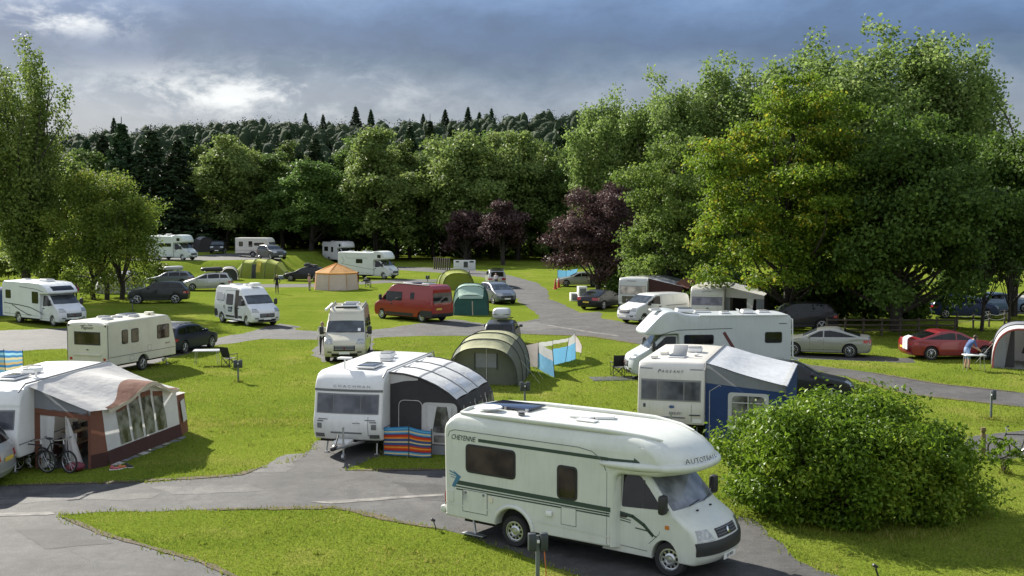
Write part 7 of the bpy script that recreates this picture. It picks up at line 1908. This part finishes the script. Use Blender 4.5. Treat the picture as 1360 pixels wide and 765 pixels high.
# long shoots reaching out to the right
sh_ = []
for k in range(14):
    a = rng.uniform(-.9, .5); p0 = Vector((2.4 * math.cos(a), 1.8 * math.sin(a), rng.uniform(.6, 1.9))); p1 = p0 + Vector((rng.uniform(.2, .6), rng.normal() * .3, rng.uniform(-.3, .45))); ws.append(limb(p0 * .7, p1, .018, .005, rng, 4, .1)); sh_ += [tuple(p0.lerp(p1, q)) for q in (.5, .75, 1.)]
V, F = leaf_quads(rng, np.array(sh_), np.full((len(sh_), 3), .20), 1500, .15, .075, .45, .4, .6, .3, .3); link('shoot', np_mesh('shoot', V, F, L_BUSH), BUSH)
link('stem', wood(ws, 5).mesh('stem', BARK), BUSH)
# young leaves by the bicycle
SAP = thing('sapling', 'young leafy sapling in the grass in front of the bicycle', 'plant', G(1333, 628))
C = np.array([(rng.normal() * .28, rng.normal() * .2, rng.uniform(.25, .95)) for _ in range(26)]); V, F = leaf_quads(rng, C, np.full((26, 3), .12), 420, .13, .07, .5, .4, .5, .3, .3); link('foliage', np_mesh('foliage', V, F, L_BUSH), SAP)
link('stem', wood([limb((0, 0, 0), c, .012, .004, rng, 4, .1) for c in C[:14]], 5).mesh('stem', BARK), SAP)
# ---------------------------------------------------------------- poplars on the right
POP = []
for sd in (1, 2, 3):
    r_ = np.random.default_rng(20 + sd); C, RAD, tips = crown_spires(r_, 20, 2.2, 4.4, 20, 18, 1.25, .42, .55)
    V, F = leaf_quads(r_, C, RAD, 72000, .25, .22, .25, .5, .8, .25, .25)
    ps = [limb((0, 0, -.3), (0, 0, 17), .36, .05, r_, 8, .01)]
    for tp in tips[1:]: z = r_.uniform(2.5, 7); ps.append(limb((0, 0, z), tp, .13, .03, r_, 6, .08))
    POP.append((np_mesh('crown', V, F, L_POP), wood(ps).mesh('trunk', BARK)))
PL = [(806, 112, 112, 0, 1.15, 'tall pale poplar at the near end of the lane, the shortest of its row'), (878, 84, 110, 1, 1.15, 'tall pale poplar with a pointed top behind the copper beech'), (962, 62, 112, 2, 1.3, 'tall poplar rising between the pointed poplar and the yellow green tree'), (1062, 40, 108, 0, 1.4, 'tall poplar directly behind the yellow green tree'), (1170, 14, 104, 1, 1.5, 'tallest poplar, its many tips highest above the wood'), (1262, 38, 102, 2, 1.25, 'tall poplar with a loose open crown at the far end of its row')]
for i, (px, top, Y, k, wd, lab) in enumerate(PL):
    yb = 279 + FPX * HCAM / Y; g = G(px, yb); H = (yb - top) / px_per_m(yb)
    t = make_tree('poplar_tree', lab, g, *POP[k], rz=i * 1.9, group='poplars behind the pitches'); s = H / 20.6; t.scale = (s * wd * (.86 if i > 1 else .8), s * wd * (.86 if i > 1 else .8), s)
# ---------------------------------------------------------------- the yellow green tree and its dark neighbours
def broad(name, label, px, yb, top, halfw, leaf, n, ll, seed, cz=.58, kk=110, cr=1.1, flat=.55, bark=BARKD, low=.0, fill=.3, r0=.34, aspect=1., group=None, gz=0., lw=.8, lean=(0, 0), rzf=None, skirt=.7):
    r_ = np.random.default_rng(seed); g = G(px, yb, gz); k = FPX / g.y; H = (yb - top) / k; rx = halfw / k
    rz = rzf * H if rzf else H * (1 - cz)
    C, RAD = crown_round(r_, H * cz, rx - cr * .5, (rx - cr * .5) * aspect, rz - cr * .4, kk, cr, flat, fill, 0, skirt)
    C[:, 2] = np.maximum(C[:, 2], low * H + .3); C[:, 0] += lean[0] * C[:, 2] / H; C[:, 1] += lean[1] * C[:, 2] / H
    V, F = leaf_quads(r_, C, RAD, n, ll, ll * lw, .45, .45, .65, .25, .2)
    W_ = wood(limbs_to(r_, C, 34, H * .15, H * .8, r0, (lean[0] * .7, lean[1] * .7))).mesh('trunk', bark)
    return make_tree(name, label, g, np_mesh('crown', V, F, leaf), W_, group=group)
broad('beech_tree', 'broad yellow green tree with golden leaf tips overhanging the caravan', 1050, 434, 112, 118, L_BEECH, 80000, .20, 31, .50, 210, 1.05, .45, low=.05, rzf=.50)
broad('sycamore_tree', 'dark green spreading tree between the yellow green tree and the car park', 1190, 440, 160, 128, L_SYC, 66000, .23, 32, .50, 180, 1.15, .6, low=.07, rzf=.5, lean=(.8, 0), r0=.42)
broad('ash_tree', 'mid green tree with drooping boughs before the pale poplars', 893, 406, 180, 78, L_ASH, 40000, .21, 33, .5, 120, 1.0, .6, low=.06, rzf=.5)
broad('sycamore_tree', 'dark tree at the frame edge beyond the car park', 1345, 420, 182, 98, L_SYC, 40000, .24, 34, .5, 130, 1.2, .6, low=.10, rzf=.5)
broad('birch_tree', 'slender feathery tree with thin stems by the rope fence', 1303, 440, 250, 44, leaf_mat('feathery leaf', (.030, .055, .016), (.070, .10, .030), .34), 9000, .20, 35, .62, 70, .7, .5, r0=.13, low=.22, fill=.5)
broad('birch_tree', 'thin dark young tree by the red and white tent', 1340, 440, 270, 36, L_SYC, 7000, .22, 36, .62, 60, .7, .5, r0=.11, low=.25, fill=.5)
# dark shrubs under those trees
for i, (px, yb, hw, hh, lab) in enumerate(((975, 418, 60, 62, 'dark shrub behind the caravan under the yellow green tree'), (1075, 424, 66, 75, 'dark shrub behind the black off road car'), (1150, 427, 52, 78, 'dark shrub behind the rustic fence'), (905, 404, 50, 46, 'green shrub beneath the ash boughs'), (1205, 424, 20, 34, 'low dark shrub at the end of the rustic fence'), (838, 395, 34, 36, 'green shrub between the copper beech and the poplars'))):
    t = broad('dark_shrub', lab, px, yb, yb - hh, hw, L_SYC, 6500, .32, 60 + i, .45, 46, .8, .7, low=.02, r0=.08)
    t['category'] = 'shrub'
# ---------------------------------------------------------------- left hand trees
r_ = np.random.default_rng(41); g = G(38, 398); H = (398 - 38) / px_per_m(398)
C, RAD, tips = crown_spires(r_, H, 2.4, 5.0, 20, 19, 1.0, .55, .6)
C[:, 0] += -1.2 * (C[:, 2] / H) ** 2; V, F = leaf_quads(r_, C, RAD, 42000, .24, .19, .25, .5, .8, .2, .25)
ps = [limb((0, 0, -.3), (-.3, 0, H * .62), .42, .08, r_, 8, .01)] + [limb((0, 0, r_.uniform(3, 9)), tp, .13, .03, r_, 6, .08) for tp in tips[1:]]
make_tree('tall_tree', 'tall loose leaved tree rising behind the low profile motorhome', g, np_mesh('crown', V, F, leaf_mat('olive green leaf', (.090, .140, .030), (.19, .25, .060), .46, .6, (.28, .32, .10), .10)), wood(ps).mesh('trunk', BARKD))
r_ = np.random.default_rng(42); g = G(140, 398); k = FPX / g.y; H = (398 - 230) / k
C, RAD = crown_round(r_, H * .54, 4.1, 4.1, H * .46 - .4, 150, 1.0, .65, .25, 0, 1.); C[:, 2] = np.maximum(C[:, 2], H * .13)
low_ = np.array([(3.6 * math.cos(a) + r_.normal() * .3, 3.6 * math.sin(a) + r_.normal() * .3, H * (.10 + .12 * r_.random())) for a in r_.uniform(0, 6.28, 26)]); C = np.concatenate([C, low_]); RAD = np.concatenate([RAD, np.full((26, 3), .8)])
V, F = leaf_quads(r_, C, RAD, 46000, .19, .13, .35, .45, .7, .25, .2)
ps = []
for bx, by in ((-.9, 0), (1.25, .3), (.2, -.2)): 
    for i in r_.choice(len(C), 9, replace=False): ps.append(limb((bx, by, 1.3), C[i], .11, .02, r_, 7, .07))
    ps.append(limb((bx, by, -.2), (bx * 1.1, by, 1.6), .22, .19, r_, 5, .03))
make_tree('round_tree', 'rounded golden olive tree with several stems, cars parked beneath', g, np_mesh('crown', V, F, L_OLIVE), wood(ps).mesh('trunk', BARKD))
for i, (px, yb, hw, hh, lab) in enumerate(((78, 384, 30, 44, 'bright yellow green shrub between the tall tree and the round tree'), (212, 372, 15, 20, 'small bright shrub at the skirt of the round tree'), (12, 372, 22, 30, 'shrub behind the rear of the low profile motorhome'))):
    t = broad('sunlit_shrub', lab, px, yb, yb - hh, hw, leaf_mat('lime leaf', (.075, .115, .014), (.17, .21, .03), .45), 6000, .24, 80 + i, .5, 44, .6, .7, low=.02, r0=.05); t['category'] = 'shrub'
# ---------------------------------------------------------------- copper beeches
broad('copper_beech', 'dusky copper beech, the wider one beside the lane', 796, 392, 248, 64, L_COP, 34000, .20, 51, .52, 110, .85, .6, low=.14)
broad('copper_beech', 'dusky copper beech behind the notice board, larger of the two far ones', 668, 352, 268, 34, L_COP, 11000, .34, 52, .55, 60, .95, .6, low=.12)
broad('copper_beech', 'dusky copper beech by the paling fence, smaller of the two far ones', 617, 350, 278, 27, L_COP, 9000, .34, 53, .55, 50, .9, .6, low=.14)
# ---------------------------------------------------------------- the tree line across the field
LINE = []
for sd, lf in ((1, L_LINE), (2, L_LINE), (3, L_PALE), (4, L_PALE), (5, L_LINE), (6, L_PALE)):
    r_ = np.random.default_rng(100 + sd); C, RAD = crown_round(r_, 8.6, 4.6, 4.6, 7.4, 115, 1.25, .75, .25, .5, .8); lo_ = r_.normal(size=3) * .9; C[:, 0] += lo_[0] * np.sin(C[:, 2] * .5 + lo_[1]); C[:, 1] += lo_[2] * np.cos(C[:, 2] * .45); C[:, :2] *= (1 - .42 * np.clip((C[:, 2:3] - 9) / 7, 0, 1)); C[:, 2] = np.maximum(C[:, 2] + r_.normal(size=len(C)) * .5, 1.8)
    V, F = leaf_quads(r_, C, RAD, 24000, .36, .29, .4, .5, .7, .25, .2); LINE.append((np_mesh('crown', V, F, lf), wood(limbs_to(r_, C, 22, 2.5, 12, .32)).mesh('trunk', BARKD)))
CONS = []
for sd in (1, 2):
    r_ = np.random.default_rng(130 + sd); C = []; RAD = []
    for j in range(260):
        z = 1.6 + 15.6 * (j / 260) ** .9; rr = 4.0 * (1 - (z / 18.2)) ** 1.05 + .04; a = j * 2.4 + r_.normal() * .3; q = rr * (.35 + .65 * r_.random() ** .5)
        C.append((q * math.cos(a), q * math.sin(a), z - .20 * q)); s = .22 + .20 * rr; RAD.append((s, s, s * .42))
    C = np.array(C); V, F = leaf_quads(r_, C, np.array(RAD), 11000, .55, .22, .3, .7, .5, .2, .5)
    ps = [limb((0, 0, -.3), (0, 0, 18.2), .30, .03, r_, 6, .004)] + [limb((0, 0, c[2] + .3), c, .05, .01, r_, 3, .05) for c in C[::5]]
    CONS.append((np_mesh('crown', V, F, L_CON), wood(ps, 5).mesh('trunk', BARKD)))
def row(kind, px, Y, top, wide, lab, group):
    H0 = 18.2 if kind[0] == 'c' else 16.3
    mesh = CONS[int(kind[1])] if kind[0] == 'c' else LINE[int(kind[1])]
    x = (px - 680) / FPX * Y; gz = rise(x, Y); k = FPX / Y; H = HCAM + (279 - top) / k - gz; W0 = 4.0 if kind[0] == 'c' else 5.2
    t = make_tree('conifer_tree' if kind[0] == 'c' else 'woodland_tree', lab, (x, Y, gz), *mesh, rz=(px * .37) % 6.28, group=group)
    s = H / H0; w = wide / k / W0; t.scale = (w, w, s); return t
GA_, GB_, GC_ = 'dark conifers of the wood', 'mid green trees of the wood', 'pale green trees of the wood'
LA, LB, LC = 'dark pointed conifer standing in the wood across the field', 'mid green broad tree standing in the wood across the field', 'pale green sunlit tree standing in the wood across the field'
for px, Y, top, wd in ((118, 190, 178, 40), (165, 174, 156, 58), (203, 172, 166, 62), (238, 173, 178, 60), (285, 186, 184, 50), (255, 188, 172, 48), (140, 190, 172, 50), (385, 200, 168, 40), (420, 190, 176, 44), (400, 184, 196, 46), (440, 186, 205, 40), (545, 205, 158, 40), (572, 200, 152, 36), (600, 208, 160, 38), (640, 212, 166, 34), (745, 190, 160, 44), (762, 184, 172, 40), (700, 210, 170, 36), (470, 215, 170, 26), (345, 215, 172, 24), (62, 200, 170, 34), (275, 205, 184, 26)): row('c%d' % (px % 2), px, Y, top, wd, LA, GA_)
q_ = random.Random(5); nL = 0
for px, Y, top, wd in ((98, 175, 205, 48), (372, 178, 212, 42), (418, 172, 214, 46), (452, 184, 222, 40), (545, 180, 206, 40), (575, 178, 214, 40), (740, 176, 196, 44), (770, 172, 206, 44), (704, 188, 192, 44), (30, 190, 190, 60), (-40, 190, 180, 60), (850, 175, 200, 60), (930, 178, 200, 60), (1340, 150, 200, 60), (1290, 165, 190, 60), (640, 186, 184, 44), (395, 186, 200, 50), (330, 190, 196, 56), (590, 190, 188, 56), (470, 190, 192, 56), (120, 186, 194, 50)):
    nL += 1; row('l%d' % ((0, 1, 4)[nL % 3]), px + q_.uniform(-5, 5), Y, top + q_.uniform(-6, 8), wd * q_.uniform(.95, 1.3), LB, GB_)
for px, Y, top, wd in ((300, 176, 186, 52), (338, 180, 198, 38), (500, 172, 184, 56), (528, 182, 200, 36), (622, 174, 174, 58), (655, 182, 190, 36), (688, 176, 182, 50), (722, 184, 194, 30), (270, 186, 204, 30), (478, 184, 204, 34)):
    nL += 1; row('l%d' % ((2, 3, 5)[nL % 3]), px, Y, top, wd * 1.1, LC, GC_)
# undergrowth that closes the view between the trunks
r_ = np.random.default_rng(7); C = []
for k in range(300):
    x = r_.uniform(-75, 24); C.append((x, 196 + r_.normal() * 4, rise(x, 190) + abs(r_.normal()) * 2.0 + .5))
C = np.array(C); V, F = leaf_quads(r_, C, np.full((len(C), 3), 1.5), 24000, .6, .5, .4, .5, .7, .2, .2)
o = link('undergrowth', np_mesh('undergrowth', V, F, L_SYC)); tag(o, 'dark undergrowth along the foot of the wood', 'undergrowth', kind='stuff')
# ---------------------------------------------------------------- hills and the far wood on them
def hill_z(x, y): return 33 * smooth(240, 470, y) * (1 - .55 * smooth(40, 190, x) + .12 * math.sin(x * .011 + 1) + .05 * math.sin(x * .043)) - .4
b = MB(); b.sheet(lambda u, v: (-420 + 900 * u, 235 + 420 * v, hill_z(-420 + 900 * u, 235 + 420 * v)), 60, 40); o = b.build('hills', mat('wooded hillside', (.030, .045, .016), rough=.95, var=.4, vscale=.08), None, 80); tag(o, kind='structure')
r_ = np.random.default_rng(8); bm = bmesh.new(); bmesh.ops.create_icosphere(bm, subdivisions=2, radius=1.); bm.verts.index_update()
IV = np.array([v.co[:] for v in bm.verts]); IF = np.array([[v.index for v in f.verts] for f in bm.faces]); bm.free()
VV = []; FF = []; C = []; RAD = []; nv = 0
for k in range(2600):
    y = 250 + 235 * r_.random() ** .8; x = r_.uniform(-.52, .56) * y; h = r_.uniform(4.5, 9.0); s_ = r_.uniform(2.0, 3.8); z = hill_z(x, y)
    n_ = .92 + .08 * r_.normal(size=(len(IV), 1)) + .12 * np.sin(IV[:, :1] * 3 + k) + .10 * np.sin(IV[:, 2:3] * 4 + k * 2)
    VV.append(IV * n_ * np.array([s_, s_, h * .62]) + np.array([x, y, z + h * .45])); FF.append(IF + nv); nv += len(IV)
    for q in range(4): C.append((x + r_.normal() * s_ * .5, y - abs(r_.normal()) * s_ * .4, z + h * (.55 + .45 * r_.random()))); RAD.append((s_ * .55, s_ * .55, h * .24))
o = link('far_wood', np_mesh('far_wood', np.concatenate(VV), np.concatenate(FF), L_HILL)); o.data.polygons.foreach_set('use_smooth', [True] * len(o.data.polygons))
V, F = leaf_quads(r_, np.array(C), np.array(RAD), 190000, .62, .5, .6, .8, .5, .75, .2); link('far_foliage', np_mesh('far_foliage', V, F, L_HILL), o)
tag(o, 'far dark wood covering the hillside', 'wood', kind='stuff')
# houses stand between those trees
LR = 'small dark conifer on the skyline of the far hill'
for px, top in ((155, 155), (318, 160), (352, 158), (408, 149), (431, 151), (474, 140), (494, 144), (563, 150), (592, 144), (622, 141), (637, 148), (653, 143)):
    Y = 455; x = (px - 680) / FPX * Y; z = hill_z(x, Y); H = HCAM + (279 - top) / FPX * Y - z + 1
    t = make_tree('skyline_conifer', LR, (x, Y, z - 1), *CONS[px % 2], rz=px, group='conifers on the skyline'); s = max(6, H) / 18.2; t.scale = (s * (1.3 + .3 * math.sin(px)), s * 1.3, s)
# houses among the hill trees
M_SLATE = mat('slate roof', (.07, .075, .085), rough=.7, var=.2); M_REND = mat('pale render', (.20, .20, .19), rough=.8, var=.1); M_RENDW = mat('white render', (.36, .36, .35), rough=.8)
for i, (px, py, Y, L_, rz, lab, wall) in enumerate(((200, 177, 420, 9, .3, 'grey roofed house with pale chimney high among the hill trees', M_REND), (262, 181, 415, 13, -.2, 'long slate roofed house with two chimneys on the hill', M_REND), (292, 187, 405, 8, .5, 'small grey gabled house below the long slate roofed one', M_RENDW))):
    x = (px - 680) / FPX * Y; zt = HCAM + (279 - py) / FPX * Y; zb = hill_z(x, Y) - 1; h = zt - zb
    t = thing('hill_house', lab, 'house', (x, Y, zb), rz)
    b = MB(); b.box((0, 0, (h - 3) / 2), (L_, 8, h - 3)); b.build('wall', wall, t)
    b = MB(); b.add([(-L_ / 2 - .4, -4.5, h - 3.1), (L_ / 2 + .4, -4.5, h - 3.1), (L_ / 2 + .4, 4.5, h - 3.1), (-L_ / 2 - .4, 4.5, h - 3.1), (-L_ / 2 - .4, 0, h), (L_ / 2 + .4, 0, h)], [(0, 1, 5, 4), (2, 3, 4, 5), (0, 4, 3), (1, 2, 5), (0, 3, 2, 1)]); rf = b.build('roof', M_SLATE, t)
    for q in ((-L_ / 2 + .6, L_ / 2 - .6) if i == 1 else (-L_ / 2 + .6,)): MB().box((q, 0, h + .4), (.9, .8, 1.9)).build('chimney', M_RENDW, rf)
    for q in (-.3, .3):
        MB().box((q * L_, -4.03, h - 4.6), (1.3, .08, 1.4)).build('window', M_GLASS, t)
# ---------------------------------------------------------------- grass blades on the near lawns
def inside(P, poly):
    x, y = P[:, 0], P[:, 1]; c = np.zeros(len(P), bool); n = len(poly); j = n - 1
    for i in range(n):
        xi, yi = poly[i]; xj, yj = poly[j]
        if yi != yj: c ^= ((yi > y) != (yj > y)) & (x < (xj - xi) * (y - yi) / (yj - yi) + xi)
        j = i
    return c
def grass_field(n, y0, y1, h, w, seed, pw=1.):
    r_ = np.random.default_rng(seed); u = r_.random(n); Y = y0 + (y1 - y0) * u ** pw; X = r_.uniform(-.47, .47, n) * (Y + 2); P = np.stack([X, Y], 1)
    bad = np.zeros(n, bool)
    for q in ROADS: 
        bb = (P[:, 0] > q[:, 0].min()) & (P[:, 0] < q[:, 0].max()) & (P[:, 1] > q[:, 1].min()) & (P[:, 1] < q[:, 1].max())
        if bb.any(): s = np.zeros(n, bool); s[bb] = inside(P[bb] + r_.normal(size=(bb.sum(), 2)) * .05, q); bad |= s
    for fp in FOOT: bad |= inside(P, fp)
    X, Y = X[~bad], Y[~bad]; m = len(X); a = r_.uniform(0, 2 * PI, m); hh = h * (.55 + .9 * r_.random(m)) * (1 + .35 * np.sin(X * .9) * np.sin(Y * .7 + 1)); ww = w * (.7 + .6 * r_.random(m))
    ln = r_.normal(size=(m, 2)) * hh[:, None] * .45
    dx, dy = np.cos(a) * ww / 2, np.sin(a) * ww / 2; Z = np.zeros(m) - .005
    V = np.stack([np.stack([X - dx, Y - dy, Z], 1), np.stack([X + dx, Y + dy, Z], 1), np.stack([X + ln[:, 0], Y + ln[:, 1], hh], 1)], 1).reshape(-1, 3)
    return V, np.arange(3 * m).reshape(-1, 3)
FOOT = []
for cv, hl, x0, x1, y0, y1 in ((CV2, 2.9, -3.1, 1.9, -1, 3.2), (CV1, 2.8, -2, 2, -1, 3.4), (CV4, 2.8, -2.6, 2.6, -1, 3.6)):
    FOOT.append(np.array([tuple(world_of(cv, p))[:2] for p in ((x0, y0, 0), (x1, y0, 0), (x1, y1, 0), (x0, y1, 0))]))
M_BLADE = leaf_mat('grass blade', (.097, .146, .016), (.195, .236, .030), .46, .7, (.30, .27, .08), .14)
EXTRA = []
r_ = np.random.default_rng(77)
def tuft(x, y, n, rad, hh): 
    for _ in range(n):
        a = r_.uniform(0, 6.28); q = rad * r_.random() ** .5; EXTRA.append((x + q * math.cos(a), y + q * math.sin(a), hh * r_.uniform(.5, 1.3)))
for o_ in THINGS:
    if o_.get('category') in ('service post', 'post', 'fence', 'plant'): tuft(o_.location.x, o_.location.y, 70, .22, .16)
    if o_.get('category') in ('bush',):
        for _ in range(900): a = r_.uniform(0, 6.28); EXTRA.append((8.45 + 3.0 * math.cos(a) * r_.uniform(.9, 1.12), 28.9 + 2.7 * math.sin(a) * r_.uniform(.9, 1.12), r_.uniform(.06, .22)))
for q in ROADS[:1]:           # ranker grass along the near road
    for k in range(len(q) - 1):
        a, c = q[k], q[k + 1]
        if 18 < a[1] < 42 and abs(a[0]) < 20 and np.hypot(*(c - a)) < 1:
            for _ in range(7): u = r_.random(); p = a + (c - a) * u + r_.normal(size=2) * .09; EXTRA.append((p[0], p[1], r_.uniform(.04, .12)))
for _ in range(260):          # scattered coarse tufts in the lawns
    y = r_.uniform(22, 60); x = r_.uniform(-.45, .45) * y
    if not any(inside(np.array([[x, y]]), q)[0] for q in ROADS): tuft(x, y, 14, .12, .10)
EX = np.array(EXTRA); m_ = len(EX); a = r_.uniform(0, 6.28, m_); w_ = .018; ln = r_.normal(size=(m_, 2)) * EX[:, 2:3] * .4
EV = np.stack([np.stack([EX[:, 0] - np.cos(a) * w_, EX[:, 1] - np.sin(a) * w_, np.zeros(m_)], 1), np.stack([EX[:, 0] + np.cos(a) * w_, EX[:, 1] + np.sin(a) * w_, np.zeros(m_)], 1), np.stack([EX[:, 0] + ln[:, 0], EX[:, 1] + ln[:, 1], EX[:, 2]], 1)], 1).reshape(-1, 3)
A_, B__ = grass_field(150000, 21.5, 42, .055, .020, 1, 1.15), grass_field(130000, 40, 75, .06, .032, 2, 1.2)
V = np.concatenate([A_[0], B__[0], EV]); F = np.arange(len(V)).reshape(-1, 3)
o = link('grass', np_mesh('grass', V, F, M_BLADE)); tag(o, 'short lawn grass between the pitches', 'grass', kind='stuff')
# ================================================================ sky, sun, camera
SUN_AZ, SUN_EL = R(40), R(31.5)          # west of the viewing direction, above the horizon
def make_world():
    w = bpy.data.worlds.new('World'); S.world = w; w.use_nodes = True
    nt = w.node_tree; N = nt.nodes; L = nt.links
    bg = N['Background']
    sky = N.new('ShaderNodeTexSky'); sky.sky_type = 'NISHITA'; sky.sun_disc = False
    sky.sun_elevation = SUN_EL; sky.sun_rotation = -SUN_AZ; sky.air_density = 1.2; sky.dust_density = 2.0; sky.ozone_density = 2.5
    tc = N.new('ShaderNodeTexCoord'); sep = N.new('ShaderNodeSeparateXYZ'); L.new(tc.outputs['Generated'], sep.inputs[0])
    def M(op, a, b=None, c=None):
        n = N.new('ShaderNodeMath'); n.operation = op
        for i, v in enumerate((a, b, c)):
            if v is None: continue
            if isinstance(v, (int, float)): n.inputs[i].default_value = v
            else: L.new(v, n.inputs[i])
        return n.outputs[0]
    def noise(vec, scale, detail=6, rough=.55, dist=0.):
        n = N.new('ShaderNodeTexNoise'); n.inputs['Scale'].default_value = scale; n.inputs['Detail'].default_value = detail; n.inputs['Roughness'].default_value = rough; n.inputs['Distortion'].default_value = dist
        L.new(vec, n.inputs['Vector']); return n.outputs['Fac']
    X, Y, Z = sep.outputs
    # cloud layer seen from below: azimuth and height above the horizon, stretched the way a low layer foreshortens
    az = M('ARCTAN2', X, Y)
    el = M('ARCSINE', Z)
    cmb = N.new('ShaderNodeCombineXYZ'); L.new(az, cmb.inputs[0]); L.new(M('MULTIPLY', el, 1.9), cmb.inputs[1])
    n1 = noise(cmb.outputs[0], 7.5, 11, .60, .2)
    n2 = noise(cmb.outputs[0], 19., 11, .64, .3)
    n3 = noise(cmb.outputs[0], 2.4, 4, .5)
    eld = M('MULTIPLY', el, 180 / PI)
    azd = M('MULTIPLY', az, 180 / PI)
    def bump(v, c, w):   # soft window round a value
        return M('POWER', 2.718, M('MULTIPLY', M('POWER', M('DIVIDE', M('SUBTRACT', v, c), w), 2), -1))
    ramp = N.new('ShaderNodeValToRGB'); e = ramp.color_ramp.elements
    cols = [(0., '#a6afbb'), (.36, '#98a3b3'), (.50, '#8a98ae'), (.60, '#667c99'), (.70, '#536a90'), (.80, '#58739d'), (.90, '#6b88b4'), (1., '#7f9cc5')]
    e[0].position = cols[0][0]; e[0].color = (*hexc(cols[0][1]), 1); e[1].position = 1; e[1].color = (*hexc(cols[-1][1]), 1)
    for p, c in cols[1:-1]: x = e.new(p); x.color = (*hexc(c), 1)
    t = M('DIVIDE', M('ADD', eld, M('MULTIPLY', M('SUBTRACT', n1, .5), 6.0)), 11.)
    L.new(t, ramp.inputs[0])
    # sunlit tops: bright patches, strongest low on the left and in one gap above
    lo = M('MULTIPLY', bump(azd, -12.5, 7.), bump(eld, 5.5, 1.2))
    hi = M('MULTIPLY', bump(azd, -21., 3.2), bump(eld, 8.7, .75))
    rr = M('MULTIPLY', bump(azd, 12., 12.), bump(eld, 4.5, 1.6))
    patch = M('ADD', M('ADD', M('MULTIPLY', lo, 1.15), M('MULTIPLY', hi, 1.2)), M('MULTIPLY', rr, .25))
    mk = N.new('ShaderNodeMapRange'); mk.interpolation_type = 'SMOOTHSTEP'; mk.inputs[1].default_value = .44; mk.inputs[2].default_value = .60
    L.new(M('ADD', M('MULTIPLY', n2, .55), M('MULTIPLY', n1, .45)), mk.inputs[0])
    bright = M('MULTIPLY', patch, mk.outputs[0])
    mx = N.new('ShaderNodeMix'); mx.data_type = 'RGBA'; L.new(M('MINIMUM', bright, 1.), mx.inputs[0]); L.new(ramp.outputs[0], mx.inputs[6]); mx.inputs[7].default_value = (*hexc('#e4e8ec'), 1)
    # soft dark and light folds through the layer
    fold = N.new('ShaderNodeMapRange'); fold.inputs[1].default_value = .3; fold.inputs[2].default_value = .7; fold.inputs[3].default_value = .74; fold.inputs[4].default_value = 1.22; L.new(M('ADD', M('MULTIPLY', n2, .4), M('MULTIPLY', n3, .6)), fold.inputs[0])
    ml = N.new('ShaderNodeMix'); ml.data_type = 'RGBA'; ml.blend_type = 'MULTIPLY'; ml.inputs[0].default_value = 1; L.new(mx.outputs[2], ml.inputs[6]); L.new(fold.outputs[0], ml.inputs[7])
    # unseen brighter cloud, added overhead and behind the viewer to light shaded sides
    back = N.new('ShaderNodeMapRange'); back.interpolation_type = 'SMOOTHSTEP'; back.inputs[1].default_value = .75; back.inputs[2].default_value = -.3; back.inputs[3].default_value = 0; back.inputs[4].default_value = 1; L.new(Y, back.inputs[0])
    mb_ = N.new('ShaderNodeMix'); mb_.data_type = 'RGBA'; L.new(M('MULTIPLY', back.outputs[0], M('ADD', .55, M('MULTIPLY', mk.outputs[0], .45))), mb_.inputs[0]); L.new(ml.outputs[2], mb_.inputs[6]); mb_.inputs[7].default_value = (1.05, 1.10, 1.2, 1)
    # a little of the clear sky comes through everywhere
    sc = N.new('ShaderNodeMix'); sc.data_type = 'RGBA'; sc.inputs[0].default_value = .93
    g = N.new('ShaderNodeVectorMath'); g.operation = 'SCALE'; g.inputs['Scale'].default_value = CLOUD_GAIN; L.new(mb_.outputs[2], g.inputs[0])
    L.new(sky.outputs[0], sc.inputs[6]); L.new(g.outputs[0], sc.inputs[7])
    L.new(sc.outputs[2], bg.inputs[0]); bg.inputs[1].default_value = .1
EXPO = 1.22
CLOUD_GAIN = 10 / 2 ** EXPO
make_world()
sl = bpy.data.lights.new('sun', 'SUN'); sl.energy = 4.9; sl.angle = R(.53); sl.color = (1, .95, .85)
so = bpy.data.objects.new('sun', sl); COL.objects.link(so)
to_sun = Vector((-math.sin(SUN_AZ) * math.cos(SUN_EL), math.cos(SUN_AZ) * math.cos(SUN_EL), math.sin(SUN_EL)))
so.rotation_euler = to_sun.to_track_quat('Z', 'Y').to_euler(); so.location = to_sun * 60 + Vector((0, 60, 0))
cd = bpy.data.cameras.new('camera'); co_ = bpy.data.objects.new('camera', cd); COL.objects.link(co_)
cd.sensor_width = 36; cd.lens = FPX / 1360 * 36; cd.clip_end = 6000; cd.clip_start = .5
co_.location = CAM; co_.rotation_euler = (PI / 2 - PITCH, 0, 0)
S.camera = co_
S.view_settings.view_transform = 'Standard'; S.view_settings.look = 'None'; S.view_settings.exposure = EXPO; S.view_settings.gamma = 1
S.cycles.use_denoising = True; S.cycles.max_bounces = 6; S.cycles.transparent_max_bounces = 4; S.cycles.diffuse_bounces = 3; S.cycles.glossy_bounces = 2; S.cycles.transmission_bounces = 3
S.cycles.sample_clamp_indirect = 4
for r_ in REPORT: print(r_)
